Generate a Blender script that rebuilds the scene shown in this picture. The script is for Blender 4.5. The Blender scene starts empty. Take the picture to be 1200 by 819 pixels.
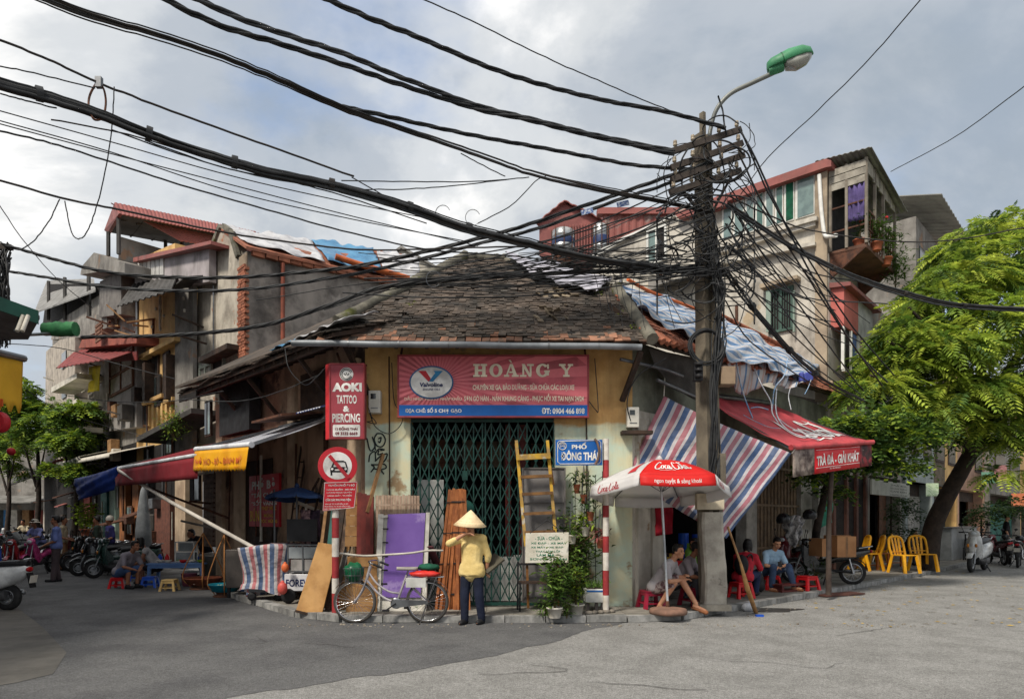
import bpy,math,random
import numpy as np
from mathutils import Vector,Matrix,Euler
rng=random.Random(11)
SC=bpy.context.scene
COL=SC.collection
rad=math.radians

# ---------------------------------------------------------------- camera, sky, sun, exposure
FL,CX,HY,EYE=780.0,600.0,608.0,1.6      # calibration of the photograph (focal length and horizon in its pixels)
cd=bpy.data.cameras.new('camera');cam=bpy.data.objects.new('camera',cd);COL.objects.link(cam)
cam.location=(0,0,EYE);cam.rotation_euler=(rad(90),0,0)
cd.sensor_width=36;cd.lens=36*FL/1200;cd.shift_y=(HY-409.5)/1200;cd.clip_end=3000;cd.clip_start=.1
SC.camera=cam
SUN_EL,SUN_AZ=rad(51),Vector((-.63,-.777))          # the sun stands up on the left, a little behind the camera
w=bpy.data.worlds.new('World');SC.world=w;w.use_nodes=True
def world_nodes():
    nt=w.node_tree;N=nt.nodes;L=nt.links;N.clear()
    out=N.new('ShaderNodeOutputWorld');bg=N.new('ShaderNodeBackground');bg.inputs[1].default_value=.15
    sky=N.new('ShaderNodeTexSky');sky.sky_type='NISHITA';sky.sun_disc=False
    sky.sun_elevation=SUN_EL;sky.sun_rotation=math.atan2(SUN_AZ.x,SUN_AZ.y);sky.dust_density=2.5
    tc=N.new('ShaderNodeTexCoord');sep=N.new('ShaderNodeSeparateXYZ');L.new(tc.outputs['Generated'],sep.inputs[0])
    ab=N.new('ShaderNodeMath');ab.operation='ABSOLUTE';L.new(sep.outputs[2],ab.inputs[0])
    ad=N.new('ShaderNodeMath');ad.operation='ADD';ad.inputs[1].default_value=.35;L.new(ab.outputs[0],ad.inputs[0])
    dv=N.new('ShaderNodeVectorMath');dv.operation='DIVIDE'
    cb=N.new('ShaderNodeCombineXYZ')
    for i in range(3): L.new(ad.outputs[0],cb.inputs[i])
    L.new(tc.outputs['Generated'],dv.inputs[0]);L.new(cb.outputs[0],dv.inputs[1])
    def noise(scale,det,rough,off,dist=0.0):
        mp=N.new('ShaderNodeMapping');mp.inputs['Location'].default_value=off;mp.inputs['Scale'].default_value=(1,1,1.6)
        L.new(dv.outputs[0],mp.inputs[0])
        n=N.new('ShaderNodeTexNoise');n.inputs['Scale'].default_value=scale;n.inputs['Detail'].default_value=det
        n.inputs['Roughness'].default_value=rough;n.inputs['Distortion'].default_value=dist
        L.new(mp.outputs[0],n.inputs['Vector']);return n.outputs[0]
    def ramp(src,stops):
        r=N.new('ShaderNodeValToRGB');L.new(src,r.inputs[0]);e=r.color_ramp.elements
        while len(e) < len(stops): e.new(.5)
        for k,(p,c) in enumerate(stops): e[k].position=p;e[k].color=(*c,1)
        r.color_ramp.interpolation='EASE'
        return r.outputs[0]
    mask=ramp(noise(1.5,7,.55,(3.1,.4,0),.25),[(.30,(.15,)*3),(.47,(.95,)*3),(.6,(1,)*3)])
    tone=ramp(noise(1.25,8,.57,(2.6,1.3,2),.3),[(.34,(1.55,1.8,2.1)),(.44,(2.1,2.28,2.5)),(.53,(2.95,3.05,3.12)),(.64,(5.0,4.9,4.75))])
    mx=N.new('ShaderNodeMix');mx.data_type='RGBA'
    L.new(mask,mx.inputs[0]);L.new(sky.outputs[0],mx.inputs[6]);L.new(tone,mx.inputs[7])
    L.new(mx.outputs[2],bg.inputs[0]);L.new(bg.outputs[0],out.inputs[0])
world_nodes()
sd=bpy.data.lights.new('sun','SUN');sd.energy=2.5;sd.angle=rad(9.0);sd.color=(1,.93,.82)
so=bpy.data.objects.new('sun',sd);COL.objects.link(so);so.location=(-20,-15,30)
_to=Vector((-SUN_AZ.x*math.cos(SUN_EL),-SUN_AZ.y*math.cos(SUN_EL),-math.sin(SUN_EL)))
so.rotation_euler=_to.to_track_quat('-Z','Y').to_euler()
SC.render.filter_size=1.0;SC.view_settings.view_transform='Standard';SC.view_settings.look='None';SC.view_settings.exposure=0.74;SC.view_settings.gamma=1

# ---------------------------------------------------------------- placing helpers
def at(px,py,d): return Vector(((px-CX)/FL*d,d,EYE+(HY-py)/FL*d))
def gr(px,py,z=0.0):                                   # the point of the level z that this place of the photograph shows
    d=FL*(EYE-z)/(py-HY);return Vector(((px-CX)/FL*d,d,z))
class Frame:                                             # a facade: t runs along it, o out of it, z up
    def __init__(s,o,u,flip):
        s.o=Vector(o).to_2d();s.u=Vector(u).normalized();s.n=Vector((s.u.y,-s.u.x))*flip
    def w(s,t,o,z): p=s.o+s.u*t+s.n*o;return Vector((p.x,p.y,z))
    def t(s,px,o=0.0):
        k=(px-CX)/FL;b=s.o+s.n*o;return (k*b.y-b.x)/(s.u.x-k*s.u.y)
    def tz(s,px,py,o=0.0):
        t=s.t(px,o);d=(s.o+s.n*o+s.u*t).y;return t,EYE+(HY-py)/FL*d
    def hit(s,px,py,o=0.0): t,z=s.tz(px,py,o);return s.w(t,o,z)
    def mat(s): return Matrix(((s.u.x,s.n.x,0,s.o.x),(s.u.y,s.n.y,0,s.o.y),(0,0,1,0),(0,0,0,1)))
YF=11.5
LF=Frame((-2.51,YF),(-.688,.726),-1)               # facades of the left street
RF=Frame((2.06,YF),(.69,.72),1)                    # facades of the right street
FF=Frame((0,YF),(1,0),1)                           # the front of the corner house: t = x
HL=Frame(RF.w(9.75,0,0),(-.72,.69),-1)            # the long side wall of the tall house on the right

# ---------------------------------------------------------------- mesh building
class MB:
    def __init__(s,M=None): s.V=[];s.F=[];s.UV={};s.M=M;s.sm=[]
    def add(s,vs,fs,smooth=False,uv=None):
        b=len(s.V)
        if s.M is not None: vs=[s.M @ Vector(v) for v in vs]
        s.V += [tuple(v) for v in vs]
        for f in fs: s.F.append(tuple(b+i for i in f));s.sm.append(smooth)
        if uv is not None:
            for i,q in enumerate(uv): s.UV[b+i]=q
        return s
    def box(s,a,b):
        x0,y0,z0=a;x1,y1,z1=b
        return s.add([(x0,y0,z0),(x1,y0,z0),(x1,y1,z0),(x0,y1,z0),(x0,y0,z1),(x1,y0,z1),(x1,y1,z1),(x0,y1,z1)],
                     [(0,3,2,1),(4,5,6,7),(0,1,5,4),(1,2,6,5),(2,3,7,6),(3,0,4,7)])
    def cbox(s,c,sz,rot=None):
        h=Vector(sz)/2;vs=[]
        R=Euler(rot).to_matrix() if rot is not None and not isinstance(rot,Matrix) else (rot.to_3x3() if rot is not None else Matrix.Identity(3))
        for z in (-1,1):
            for x,y in ((-1,-1),(1,-1),(1,1),(-1,1)): vs.append(Vector(c)+R @ Vector((x*h.x,y*h.y,z*h.z)))
        return s.add(vs,[(0,3,2,1),(4,5,6,7),(0,1,5,4),(1,2,6,5),(2,3,7,6),(3,0,4,7)])
    def bar(s,p,q,a,b=None,up=(0,0,1)):           # a square bar from p to q
        p,q=Vector(p),Vector(q);b=b or a;z=(q-p);Ln=z.length;z=z/Ln;up=Vector(up)
        if abs(z.dot(up)) > .98: up=Vector((0,1,0))
        x=up.cross(z).normalized();y=z.cross(x);vs=[]
        for e in (p,q):
            for i,j in ((-1,-1),(1,-1),(1,1),(-1,1)): vs.append(e+x*(i*a/2)+y*(j*b/2))
        return s.add(vs,[(0,3,2,1),(4,5,6,7),(0,1,5,4),(1,2,6,5),(2,3,7,6),(3,0,4,7)])
    def prism(s,poly,vec):                             # a flat outline (3-D points) pushed along vec
        n=len(poly);vec=Vector(vec);a=[Vector(p) for p in poly];vs=a+[p+vec for p in a]
        return s.add(vs,[tuple(range(n))[::-1],tuple(range(n,2*n))]+[(i,(i+1) % n,n+(i+1) % n,n+i) for i in range(n)])
    def loft(s,rings,caps=True,smooth=True,closed=True):
        n=len(rings[0]);vs=[p for r in rings for p in r];fs=[]
        for k in range(len(rings)-1):
            for i in range(n if closed else n-1): j=(i+1) % n;fs.append((k*n+i,k*n+j,(k+1)*n+j,(k+1)*n+i))
        s.add(vs,fs,smooth)
        if caps and closed:
            s.add(rings[0],[tuple(range(n))[::-1]]);s.add(rings[-1],[tuple(range(n))])
        return s
    def tube(s,pts,r,n=6,caps=True,smooth=True):
        pts=[Vector(p) for p in pts];rs=r if isinstance(r,(list,tuple)) else [r]*len(pts);rings=[]
        T=(pts[1]-pts[0]).normalized();X=T.orthogonal().normalized()
        for i,p in enumerate(pts):
            t=(pts[min(i+1,len(pts)-1)]-pts[max(i-1,0)])
            t=t.normalized() if t.length > 1e-9 else T
            X=(X-t*X.dot(t));X=X.normalized() if X.length > 1e-6 else t.orthogonal().normalized();Y=t.cross(X)
            rings.append([p+(X*math.cos(a)+Y*math.sin(a))*rs[i] for a in (2*math.pi*k/n for k in range(n))])
        return s.loft(rings,caps,smooth)
    def lathe(s,prof,n=16,c=(0,0,0),smooth=True,caps=True,axis=None):
        c=Vector(c);Q=Vector((0,0,1)).rotation_difference(Vector(axis)) if axis is not None else None;rings=[]
        for r,z in prof:
            ring=[Vector((r*math.cos(a),r*math.sin(a),z)) for a in (2*math.pi*k/n for k in range(n))]
            rings.append([c+(Q @ v if Q else v) for v in ring])
        return s.loft(rings,caps,smooth)
    def ell(s,c,r,n=10,m=7,rot=None):
        c=Vector(c);Rm=Euler(rot).to_matrix() if rot is not None else Matrix.Identity(3);rings=[]
        for j in range(m+1):
            f=math.pi*(.02+.96*j/m)-math.pi/2
            rings.append([c+Rm @ Vector((r[0]*math.cos(f)*math.cos(a),r[1]*math.cos(f)*math.sin(a),r[2]*math.sin(f))) for a in (2*math.pi*k/n for k in range(n))])
        return s.loft(rings)
    def grid(s,f,nu,nv,smooth=True,th=0.0):
        vs,uv=[],[]
        for j in range(nv+1):
            for i in range(nu+1): vs.append(Vector(f(i/nu,j/nv)));uv.append((i/nu,j/nv))
        fs=[(j*(nu+1)+i,j*(nu+1)+i+1,(j+1)*(nu+1)+i+1,(j+1)*(nu+1)+i) for j in range(nv) for i in range(nu)]
        return s.add(vs,fs,smooth,uv)
    def capsule(s,p,q,r1,r2,n=10):
        p,q=Vector(p),Vector(q);T=q-p;T=T.normalized() if T.length > 1e-6 else Vector((0,0,1));X=T.orthogonal().normalized();Y=T.cross(X);rings=[]
        for k in range(4):
            a=math.pi/2*(1-k/3.001)*.98;rings.append((p-T*r1*math.sin(a),r1*math.cos(a)))
        for k in range(4):
            a=math.pi/2*(k/3.001)*.98;rings.append((q+T*r2*math.sin(a),r2*math.cos(a)))
        return s.loft([[c+(X*math.cos(b)+Y*math.sin(b))*r for b in (2*math.pi*i/n for i in range(n))] for c,r in rings])
    def mesh(s,name):
        me=bpy.data.meshes.new(name);me.from_pydata(s.V,[],s.F)
        me.polygons.foreach_set('use_smooth',s.sm)
        if s.UV:
            ul=me.uv_layers.new(name='UV');li=np.zeros(len(me.loops),int);me.loops.foreach_get('vertex_index',li)
            tab=np.zeros((len(s.V),2))
            for k,q in s.UV.items(): tab[k]=q
            ul.data.foreach_set('uv',tab[li].ravel())
        return me
    def ob(s,name,mat,parent=None,bevel=0.0,world=False,solid=0.0,**kw):
        if world and parent is not None:
            inv=root_matrix(parent).inverted();s.V=[tuple(inv @ Vector(v)) for v in s.V]
        me=s.mesh(name);me.materials.append(mat);o=bpy.data.objects.new(name,me);COL.objects.link(o)
        if parent is not None: o.parent=parent
        if bevel: m=o.modifiers.new('bevel','BEVEL');m.width=bevel;m.segments=2;m.limit_method='ANGLE'
        if solid: m=o.modifiers.new('solid','SOLIDIFY');m.thickness=solid;m.offset=0
        if kw: tag(o,**kw)
        return o
def root_matrix(o):
    M=Matrix.LocRotScale(o.location,o.rotation_euler,o.scale)
    return root_matrix(o.parent) @ M if o.parent else M
def tag(o,label=None,cat=None,group=None,kind=None):
    if label: o['label']=label
    if cat: o['category']=cat
    if group: o['group']=group
    if kind: o['kind']=kind
    return o
def thing(name,label,cat,loc=(0,0,0),rz=0.0,group=None,scale=1.0):
    o=bpy.data.objects.new(name,None);COL.objects.link(o);o.empty_display_size=.1
    o.location=loc;o.rotation_euler=(0,0,rz);o.scale=(scale,)*3
    return tag(o,label,cat,group)
def piece(name,me,parent,loc=(0,0,0),rot=(0,0,0),sc=(1,1,1)):
    o=bpy.data.objects.new(name,me);COL.objects.link(o);o.parent=parent
    o.location=loc;o.rotation_euler=rot;o.scale=sc;return o
def dup(root,loc,rz,label=None,scale=None):
    kids={}
    for o in ALLKIDS(root): kids.setdefault(o.parent,[]).append(o)
    def rec(o,par):
        c=o.copy();COL.objects.link(c)
        if par is not None: c.parent=par
        for k in kids.get(o,[]): rec(k,c)
        return c
    r=rec(root,None);r.location=loc;r.rotation_euler=(0,0,rz)
    if scale: r.scale=(scale,)*3
    if label: r['label']=label
    return r
def ALLKIDS(root): return list(root.children_recursive)
TMP=bpy.data.scenes.new('tmp')
def evaluate(o):                                          # the finished mesh of an object with modifiers, or of a text
    TMP.collection.objects.link(o)
    with bpy.context.temp_override(scene=TMP,view_layer=TMP.view_layers[0]): dg=bpy.context.evaluated_depsgraph_get()
    me=bpy.data.meshes.new_from_object(o.evaluated_get(dg),depsgraph=dg);TMP.collection.objects.unlink(o);bpy.data.objects.remove(o);return me
def text_mesh(s,bold=0.0,shear=0.0,spacing=1.0):
    c=bpy.data.curves.new('t','FONT');c.body=s;c.offset=bold;c.shear=shear;c.space_character=spacing;c.resolution_u=3
    me=evaluate(bpy.data.objects.new('t',c));n=len(me.vertices);v=np.zeros(n*3);me.vertices.foreach_get('co',v);v=v.reshape(n,3)
    fs=[tuple(p.vertices) for p in me.polygons];bpy.data.meshes.remove(me);return v,fs
def text(s,mat,parent,org,ux,uy,w,h,bold=.02,shear=0,world=True,fn=None,name='lettering',spacing=1.0):
    """lettering s filling the w x h box whose lower left corner is org; ux, uy are its directions"""
    v,fs=text_mesh(s,bold,shear,spacing);lo,hi=v.min(0),v.max(0);k=np.where(hi-lo > 1e-6,hi-lo,1)
    mb=MB();P=[]
    for q in v:
        a,b=(q[0]-lo[0])/k[0]*w,(q[1]-lo[1])/k[1]*h
        P.append(fn(a,b) if fn else Vector(org)+Vector(ux)*a+Vector(uy)*b)
    mb.add(P,fs);return mb.ob(name,mat,parent,world=world)
def remesh(mb,name,mat,parent,voxel=.012,it=4,factor=.5):
    o=bpy.data.objects.new(name,mb.mesh(name));m=o.modifiers.new('r','REMESH');m.mode='VOXEL';m.voxel_size=voxel;m.use_smooth_shade=True
    s=o.modifiers.new('s','SMOOTH');s.iterations=it;s.factor=factor
    me=evaluate(o);me.name=name;me.materials.clear();me.materials.append(mat);r=bpy.data.objects.new(name,me);COL.objects.link(r);r.parent=parent
    return r
def spline(pts,n=8):                                     # Catmull-Rom
    P=[Vector(p) for p in pts];P=[P[0]*2-P[1]]+P+[P[-1]*2-P[-2]];out=[]
    for i in range(1,len(P)-2):
        a,b,c,d=P[i-1:i+3]
        for k in range(n):
            t=k/n;out.append(.5*((2*b)+(c-a)*t+(2*a-5*b+4*c-d)*t*t+(3*b-a-3*c+d)*t**3))
    return out+[P[-2]]

# ---------------------------------------------------------------- materials
def lin(c):
    f=lambda x: (x/255/12.92 if x/255 <= .04045 else ((x/255+.055)/1.055)**2.4);return tuple(f(x) for x in c)
MATS={}
def pm(name,col,col2=None,sc=3.0,lo=.42,hi=.62,rough=.8,metal=0.0,bump=.15,bs=60.0,streak=0.0,scol=(40,36,32),grime=0.0,rnd=0.0,isl=0.0,spec=.3,col3=None,sc3=1.2,t3=.6,trans=0.0,zsplit=None,coat=0.0,speck=0.0):
    """a weathered surface: two tones of noise, rain streaks, blotches of a third tone, grain, a shade of its own per piece"""
    if name in MATS: return MATS[name]
    m=bpy.data.materials.new(name);m.use_nodes=True;nt=m.node_tree;N=nt.nodes;L=nt.links;b=N['Principled BSDF']
    tc=N.new('ShaderNodeTexCoord');oi=N.new('ShaderNodeObjectInfo')
    va=N.new('ShaderNodeVectorMath');va.operation='MULTIPLY_ADD';va.inputs[1].default_value=(37,53,71)
    L.new(oi.outputs['Random'],va.inputs[0]);L.new(tc.outputs['Object'],va.inputs[2]);base=va.outputs[0]
    def noise(scale,det=5,scl=None,rough_=.6):
        n=N.new('ShaderNodeTexNoise');n.inputs['Scale'].default_value=scale;n.inputs['Detail'].default_value=det;n.inputs['Roughness'].default_value=rough_
        if scl: mp=N.new('ShaderNodeMapping');mp.inputs['Scale'].default_value=scl;L.new(base,mp.inputs[0]);L.new(mp.outputs[0],n.inputs['Vector'])
        else: L.new(base,n.inputs['Vector'])
        return n.outputs[0]
    def rng_(src,a,c,d=0.0,e=1.0):
        r=N.new('ShaderNodeMapRange');r.inputs[1].default_value=a;r.inputs[2].default_value=c;r.inputs[3].default_value=d;r.inputs[4].default_value=e;L.new(src,r.inputs[0]);return r.outputs[0]
    def mix(fac,a,c,mode='MIX'):
        x=N.new('ShaderNodeMix');x.data_type='RGBA';x.blend_type=mode
        for sck,val in ((x.inputs[0],fac),(x.inputs[6],a),(x.inputs[7],c)):
            if isinstance(val,(int,float)): sck.default_value=val
            elif isinstance(val,tuple): sck.default_value=(*lin(val),1)
            else: L.new(val,sck)
        return x.outputs[2]
    cur=mix(rng_(noise(sc),lo,hi),col,col2 or tuple(int(x*.78) for x in col))
    if zsplit:                                            # a paint band below a height: (z, soft, colour, second colour)
        z,soft,ca,cb2=zsplit;sp=N.new('ShaderNodeSeparateXYZ');L.new(tc.outputs['Object'],sp.inputs[0])
        nn=N.new('ShaderNodeMath');nn.operation='MULTIPLY_ADD';nn.inputs[1].default_value=soft*4;L.new(noise(1.3,6),nn.inputs[0]);L.new(sp.outputs[2],nn.inputs[2])
        cur=mix(rng_(nn.outputs[0],z+soft*1.7,z+soft*2.3),mix(rng_(noise(2.2),.4,.62),ca,cb2),cur)
    if col3: cur=mix(rng_(noise(sc3,7),t3,t3+.05),cur,col3)
    if streak: cur=mix(rng_(noise(1.0,7,(2.6,2.6,.3)),.5,.74,0,streak*.8),cur,scol)
    if grime: cur=mix(rng_(noise(.9,8,None,.68),.5,.7,0,grime),cur,scol)
    if speck: cur=mix(1.0,cur,rng_(noise(95,2),.35,.65,1-speck,1+speck),'MULTIPLY');cur=mix(1.0,cur,rng_(noise(24,4),.35,.65,1-speck*.35,1+speck*.35),'MULTIPLY')
    if rnd or isl:
        hs=N.new('ShaderNodeHueSaturation');src=oi.outputs['Random'];k=rnd
        if isl: g=N.new('ShaderNodeNewGeometry');src=g.outputs['Random Per Island'];k=isl
        L.new(rng_(src,0,1,1-k,1+k),hs.inputs['Value']);L.new(cur,hs.inputs['Color']);cur=hs.outputs[0]
    L.new(cur,b.inputs['Base Color'])
    b.inputs['Roughness'].default_value=rough;b.inputs['Metallic'].default_value=metal;b.inputs['Specular IOR Level'].default_value=spec
    if coat: b.inputs['Coat Weight'].default_value=coat;b.inputs['Coat Roughness'].default_value=.08
    if rough > .25:
        L.new(rng_(noise(sc*2.3,4),.3,.7,max(.05,rough-.12),min(1,rough+.1)),b.inputs['Roughness'])
    if bump:
        bp=N.new('ShaderNodeBump');bp.inputs['Strength'].default_value=bump;bp.inputs['Distance'].default_value=.02;L.new(noise(bs,5),bp.inputs['Height']);L.new(bp.outputs[0],b.inputs['Normal'])
    if trans:
        tr=N.new('ShaderNodeBsdfTranslucent');L.new(cur,tr.inputs[0]);ms=N.new('ShaderNodeMixShader');ms.inputs[0].default_value=trans
        L.new(b.outputs[0],ms.inputs[1]);L.new(tr.outputs[0],ms.inputs[2]);L.new(ms.outputs[0],N['Material Output'].inputs[0])
    MATS[name]=m;return m
def stripes(name,cols,n,axis=0,rough=.55,trans=.25,off=0.0,worn=.0):      # a woven striped tarpaulin; the stripes follow the cloth's own UV
    if name in MATS: return MATS[name]
    m=bpy.data.materials.new(name);m.use_nodes=True;nt=m.node_tree;N=nt.nodes;L=nt.links;b=N['Principled BSDF']
    uv=N.new('ShaderNodeUVMap');sp=N.new('ShaderNodeSeparateXYZ');L.new(uv.outputs[0],sp.inputs[0])
    mu=N.new('ShaderNodeMath');mu.operation='MULTIPLY_ADD';mu.inputs[1].default_value=n;mu.inputs[2].default_value=off;L.new(sp.outputs[axis],mu.inputs[0])
    fr=N.new('ShaderNodeMath');fr.operation='FRACT';L.new(mu.outputs[0],fr.inputs[0])
    r=N.new('ShaderNodeValToRGB');r.color_ramp.interpolation='CONSTANT';e=r.color_ramp.elements
    while len(e) < len(cols): e.new(.5)
    for k,(p,c) in enumerate(cols): e[k].position=p;e[k].color=(*lin(c),1)
    L.new(fr.outputs[0],r.inputs[0])
    n1=N.new('ShaderNodeTexNoise');n1.inputs['Scale'].default_value=3;n1.inputs['Detail'].default_value=6
    tc=N.new('ShaderNodeTexCoord');L.new(tc.outputs['Object'],n1.inputs['Vector'])
    mr=N.new('ShaderNodeMapRange');mr.inputs[1].default_value=.4;mr.inputs[2].default_value=.65;mr.inputs[3].default_value=0;mr.inputs[4].default_value=.22+worn;L.new(n1.outputs[0],mr.inputs[0])
    mx=N.new('ShaderNodeMix');mx.data_type='RGBA';L.new(mr.outputs[0],mx.inputs[0]);L.new(r.outputs[0],mx.inputs[6]);mx.inputs[7].default_value=(*lin((165,160,158)),1)
    L.new(mx.outputs[2],b.inputs['Base Color']);b.inputs['Roughness'].default_value=rough
    n2=N.new('ShaderNodeTexNoise');n2.inputs['Scale'].default_value=9;n2.inputs['Detail'].default_value=4;L.new(tc.outputs['Object'],n2.inputs['Vector'])
    bp=N.new('ShaderNodeBump');bp.inputs['Strength'].default_value=.8;bp.inputs['Distance'].default_value=.05;L.new(n2.outputs[0],bp.inputs['Height']);L.new(bp.outputs[0],b.inputs['Normal'])
    tr=N.new('ShaderNodeBsdfTranslucent');L.new(mx.outputs[2],tr.inputs[0]);ms=N.new('ShaderNodeMixShader');ms.inputs[0].default_value=trans
    L.new(b.outputs[0],ms.inputs[1]);L.new(tr.outputs[0],ms.inputs[2]);L.new(ms.outputs[0],N['Material Output'].inputs[0])
    MATS[name]=m;return m
# common materials
BLACK=pm('black_rubber',(24,24,26),(34,34,36),rough=.6,bump=.05)
CABLE=pm('cable_black',(28,29,31),(52,53,54),rough=.6,bump=.05,sc=4)
CABLES=[CABLE,CABLE,pm('cable_grey',(58,60,62),(40,41,43),sc=5,rough=.6,bump=0),pm('cable_brown',(52,46,42),(36,34,33),sc=5,rough=.65,bump=0)]
CHROME=pm('chrome',(190,190,192),rough=.22,metal=1,bump=0)
STEEL=pm('dull_steel',(120,122,124),(96,96,98),rough=.45,metal=.8,bump=.05)
WHITEP=pm('white_paint',(222,220,214),(196,194,188),rough=.5,bump=.05)
WOOD=pm('raw_wood',(150,115,78),(120,88,56),sc=6,rough=.75,bump=.2)
DARKWOOD=pm('dark_wood',(62,46,36),(40,31,26),sc=5,rough=.75,streak=.4)
REDPL=pm('red_plastic',(196,30,36),(176,26,32),rough=.38,bump=.03)
CONC=pm('old_concrete',(150,145,134),(112,107,98),sc=2.2,rough=.9,bump=.3,streak=.5,scol=(58,54,50),grime=.5)
RUST=pm('rusty_iron',(96,62,46),(64,44,36),sc=8,rough=.85,bump=.2)
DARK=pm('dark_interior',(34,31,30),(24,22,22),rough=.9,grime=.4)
GLASSD=pm('dark_glass',(40,48,50),(28,34,36),rough=.08,bump=0,spec=.6)

# ================================================================ THE SETTING
ASPH=pm('pale_asphalt',(134,133,130),(121,120,117),sc=1.6,rough=.93,bump=.6,bs=120,grime=.18,scol=(96,94,90),speck=.42)
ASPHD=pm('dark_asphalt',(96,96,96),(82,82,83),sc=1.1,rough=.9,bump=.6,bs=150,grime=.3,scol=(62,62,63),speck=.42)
PAVE=pm('pavement_concrete',(132,128,120),(104,101,95),sc=1.6,rough=.92,bump=.35,bs=90,grime=.7,scol=(66,62,58))
KERB=pm('kerb_stone',(150,149,146),(112,112,110),sc=4,rough=.9,bump=.3,grime=.5,rnd=.14,scol=(70,68,66))
SAND=pm('dusty_verge',(100,97,92),(86,84,80),sc=2,rough=.95,bump=.5,grime=.4)
MB().add([(-600,-200,-.02),(600,-200,-.02),(600,1000,-.02),(-600,1000,-.02)],[(0,1,2,3)]).ob('ground',SAND,kind='structure')
MB().add([(-60,-40,0),(80,-40,0),(80,120,0),(-60,120,0)],[(0,1,2,3)]).ob('road',ASPH,kind='structure')
def sheet(name,pts,z,mat):
    MB().add([(p[0],p[1],z) for p in pts],[tuple(range(len(pts)))]).ob(name,mat,kind='structure')
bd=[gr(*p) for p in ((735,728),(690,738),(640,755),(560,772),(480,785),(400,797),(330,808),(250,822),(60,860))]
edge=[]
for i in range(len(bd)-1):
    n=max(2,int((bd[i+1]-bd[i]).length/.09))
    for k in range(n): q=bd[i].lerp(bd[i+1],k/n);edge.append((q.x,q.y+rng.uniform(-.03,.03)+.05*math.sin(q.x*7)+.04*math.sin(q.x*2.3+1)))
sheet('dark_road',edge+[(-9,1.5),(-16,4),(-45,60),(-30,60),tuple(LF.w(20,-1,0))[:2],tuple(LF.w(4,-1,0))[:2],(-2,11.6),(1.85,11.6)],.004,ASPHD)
sheet('verge_strip',[tuple(gr(*p))[:2] for p in ((0,702),(20,712),(50,735),(78,765),(62,790),(20,800),(-160,830),(-160,702))],.008,SAND)
# the pavement round the corner with its kerb stones
ko=[LF.w(4.0,.95,0)]+[gr(px,py,.1) for px,py in ((277,697),(310,706),(345,716),(400,722),(735,722),(800,719.5),(870,708),(960,693))]+[RF.w(13.3,1.9,0),RF.w(60,2.4,0)]
inner=[RF.w(60,-3,0),RF.w(2,-3,0),LF.w(1,-3,0),LF.w(4.3,-1,0)]
def off_line(P,dlt):
    out=[]
    for i,p in enumerate(P):
        a=P[max(i-1,0)];b=P[min(i+1,len(P)-1)];t=(b-a).to_2d().normalized();out.append(Vector((p.x-t.y*dlt,p.y+t.x*dlt,0)))
    return out
ki=off_line(ko,.16)
pv=MB().prism([(p.x,p.y,-.01) for p in ki+inner],(0,0,.105)).ob('pavement',PAVE,kind='structure')
def stone():
    b=MB();h=.5;return b.prism([(-.496*1,-.08,0),(.496,-.08,0),(.496,.08,0),(-.496,.08,0)],(0,0,.1)).mesh('kerb_stone')
ks=stone();ks.materials.append(KERB)
mid=off_line(ko,.075)
nst=0
for a,b in zip(mid,mid[1:]):
    L_=(b-a).length;n=max(1,round(L_/.62));n=min(n,40)
    for k in range(n):
        c=a.lerp(b,(k+.5)/n);an=math.atan2(b.y-a.y,b.x-a.x)
        o=piece('kerb_stone',ks,pv,(c.x,c.y,rng.uniform(0,.012)),(rng.uniform(-.02,.02),rng.uniform(-.01,.01),an+rng.uniform(-.015,.015)),(L_/n*.985,.16/.16,1.02));nst += 1
# paving slabs that can be told apart at the front of the pavement
sl=MB().box((-.5,-.5,0),(.5,.5,.012)).mesh('paving_slab');sl.materials.append(pm('paving_slab',(136,131,122),(110,106,98),sc=2.5,rough=.92,bump=.3,rnd=.12,grime=.5,scol=(70,66,60)))
for i in range(11):
    for j in range(2):
        piece('paving_slab',sl,pv,(-2.4+i*.44,10.62+j*.44,.093+rng.uniform(0,.004)),(0,0,rng.uniform(-.006,.006)),(.43,.43,1))
crk=MB()
for px,py,n in ((560,790,16),(820,770,20),(300,745,14),(980,745,16),(690,800,12),(420,755,12)):
    p=gr(px,py);a=rng.uniform(-.6,.6);P=[]
    for i in range(n): P.append(Vector((p.x,p.y,.0068)));a += rng.gauss(0,.45);p=p+Vector((math.cos(a)*.11,math.sin(a)*.08,0))
    w_=rng.uniform(.004,.009);crk.add([q+Vector((0,w_*(.4+.6*math.sin(3.14*i/n)),.003)) for i,q in enumerate(P)]+[q-Vector((0,w_*(.4+.6*math.sin(3.14*i/n)),-.003)) for i,q in enumerate(P)],[(i,i+1,n+i+1,n+i) for i in range(n-1)])
tag(crk.ob('road_crack',pm('crack_dark',(60,58,56),rough=.95,bump=0)),'fine dark cracks running over the road surface','crack',kind='stuff')
def gravel(name,label_mat,pts,z):
    mb=MB()
    for x,y,s in pts:
        mb.cbox((x,y,z+s*.25),(s*rng.uniform(.6,1.4),s*rng.uniform(.6,1.4),s*.6),(rng.uniform(-.5,.5),rng.uniform(-.5,.5),rng.uniform(0,3)))
    return mb.ob(name,label_mat)
g=gravel('road_grit',pm('grit',(150,142,128),(110,100,88),isl=.3),[(rng.uniform(-4,6),10.05+rng.uniform(-.25,.1)+max(0,x_)*0,rng.uniform(.008,.03)) for x_ in range(140)]+
           [(p.x+rng.gauss(0,.25),p.y+rng.gauss(0,.2),rng.uniform(.01,.03)) for p in [gr(px,722-(px-860)*.19) for px in range(860,1060,4)]],0)
tag(g,'loose grit and crumbs along the kerb','grit',kind='stuff')
lv=MB()
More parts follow.
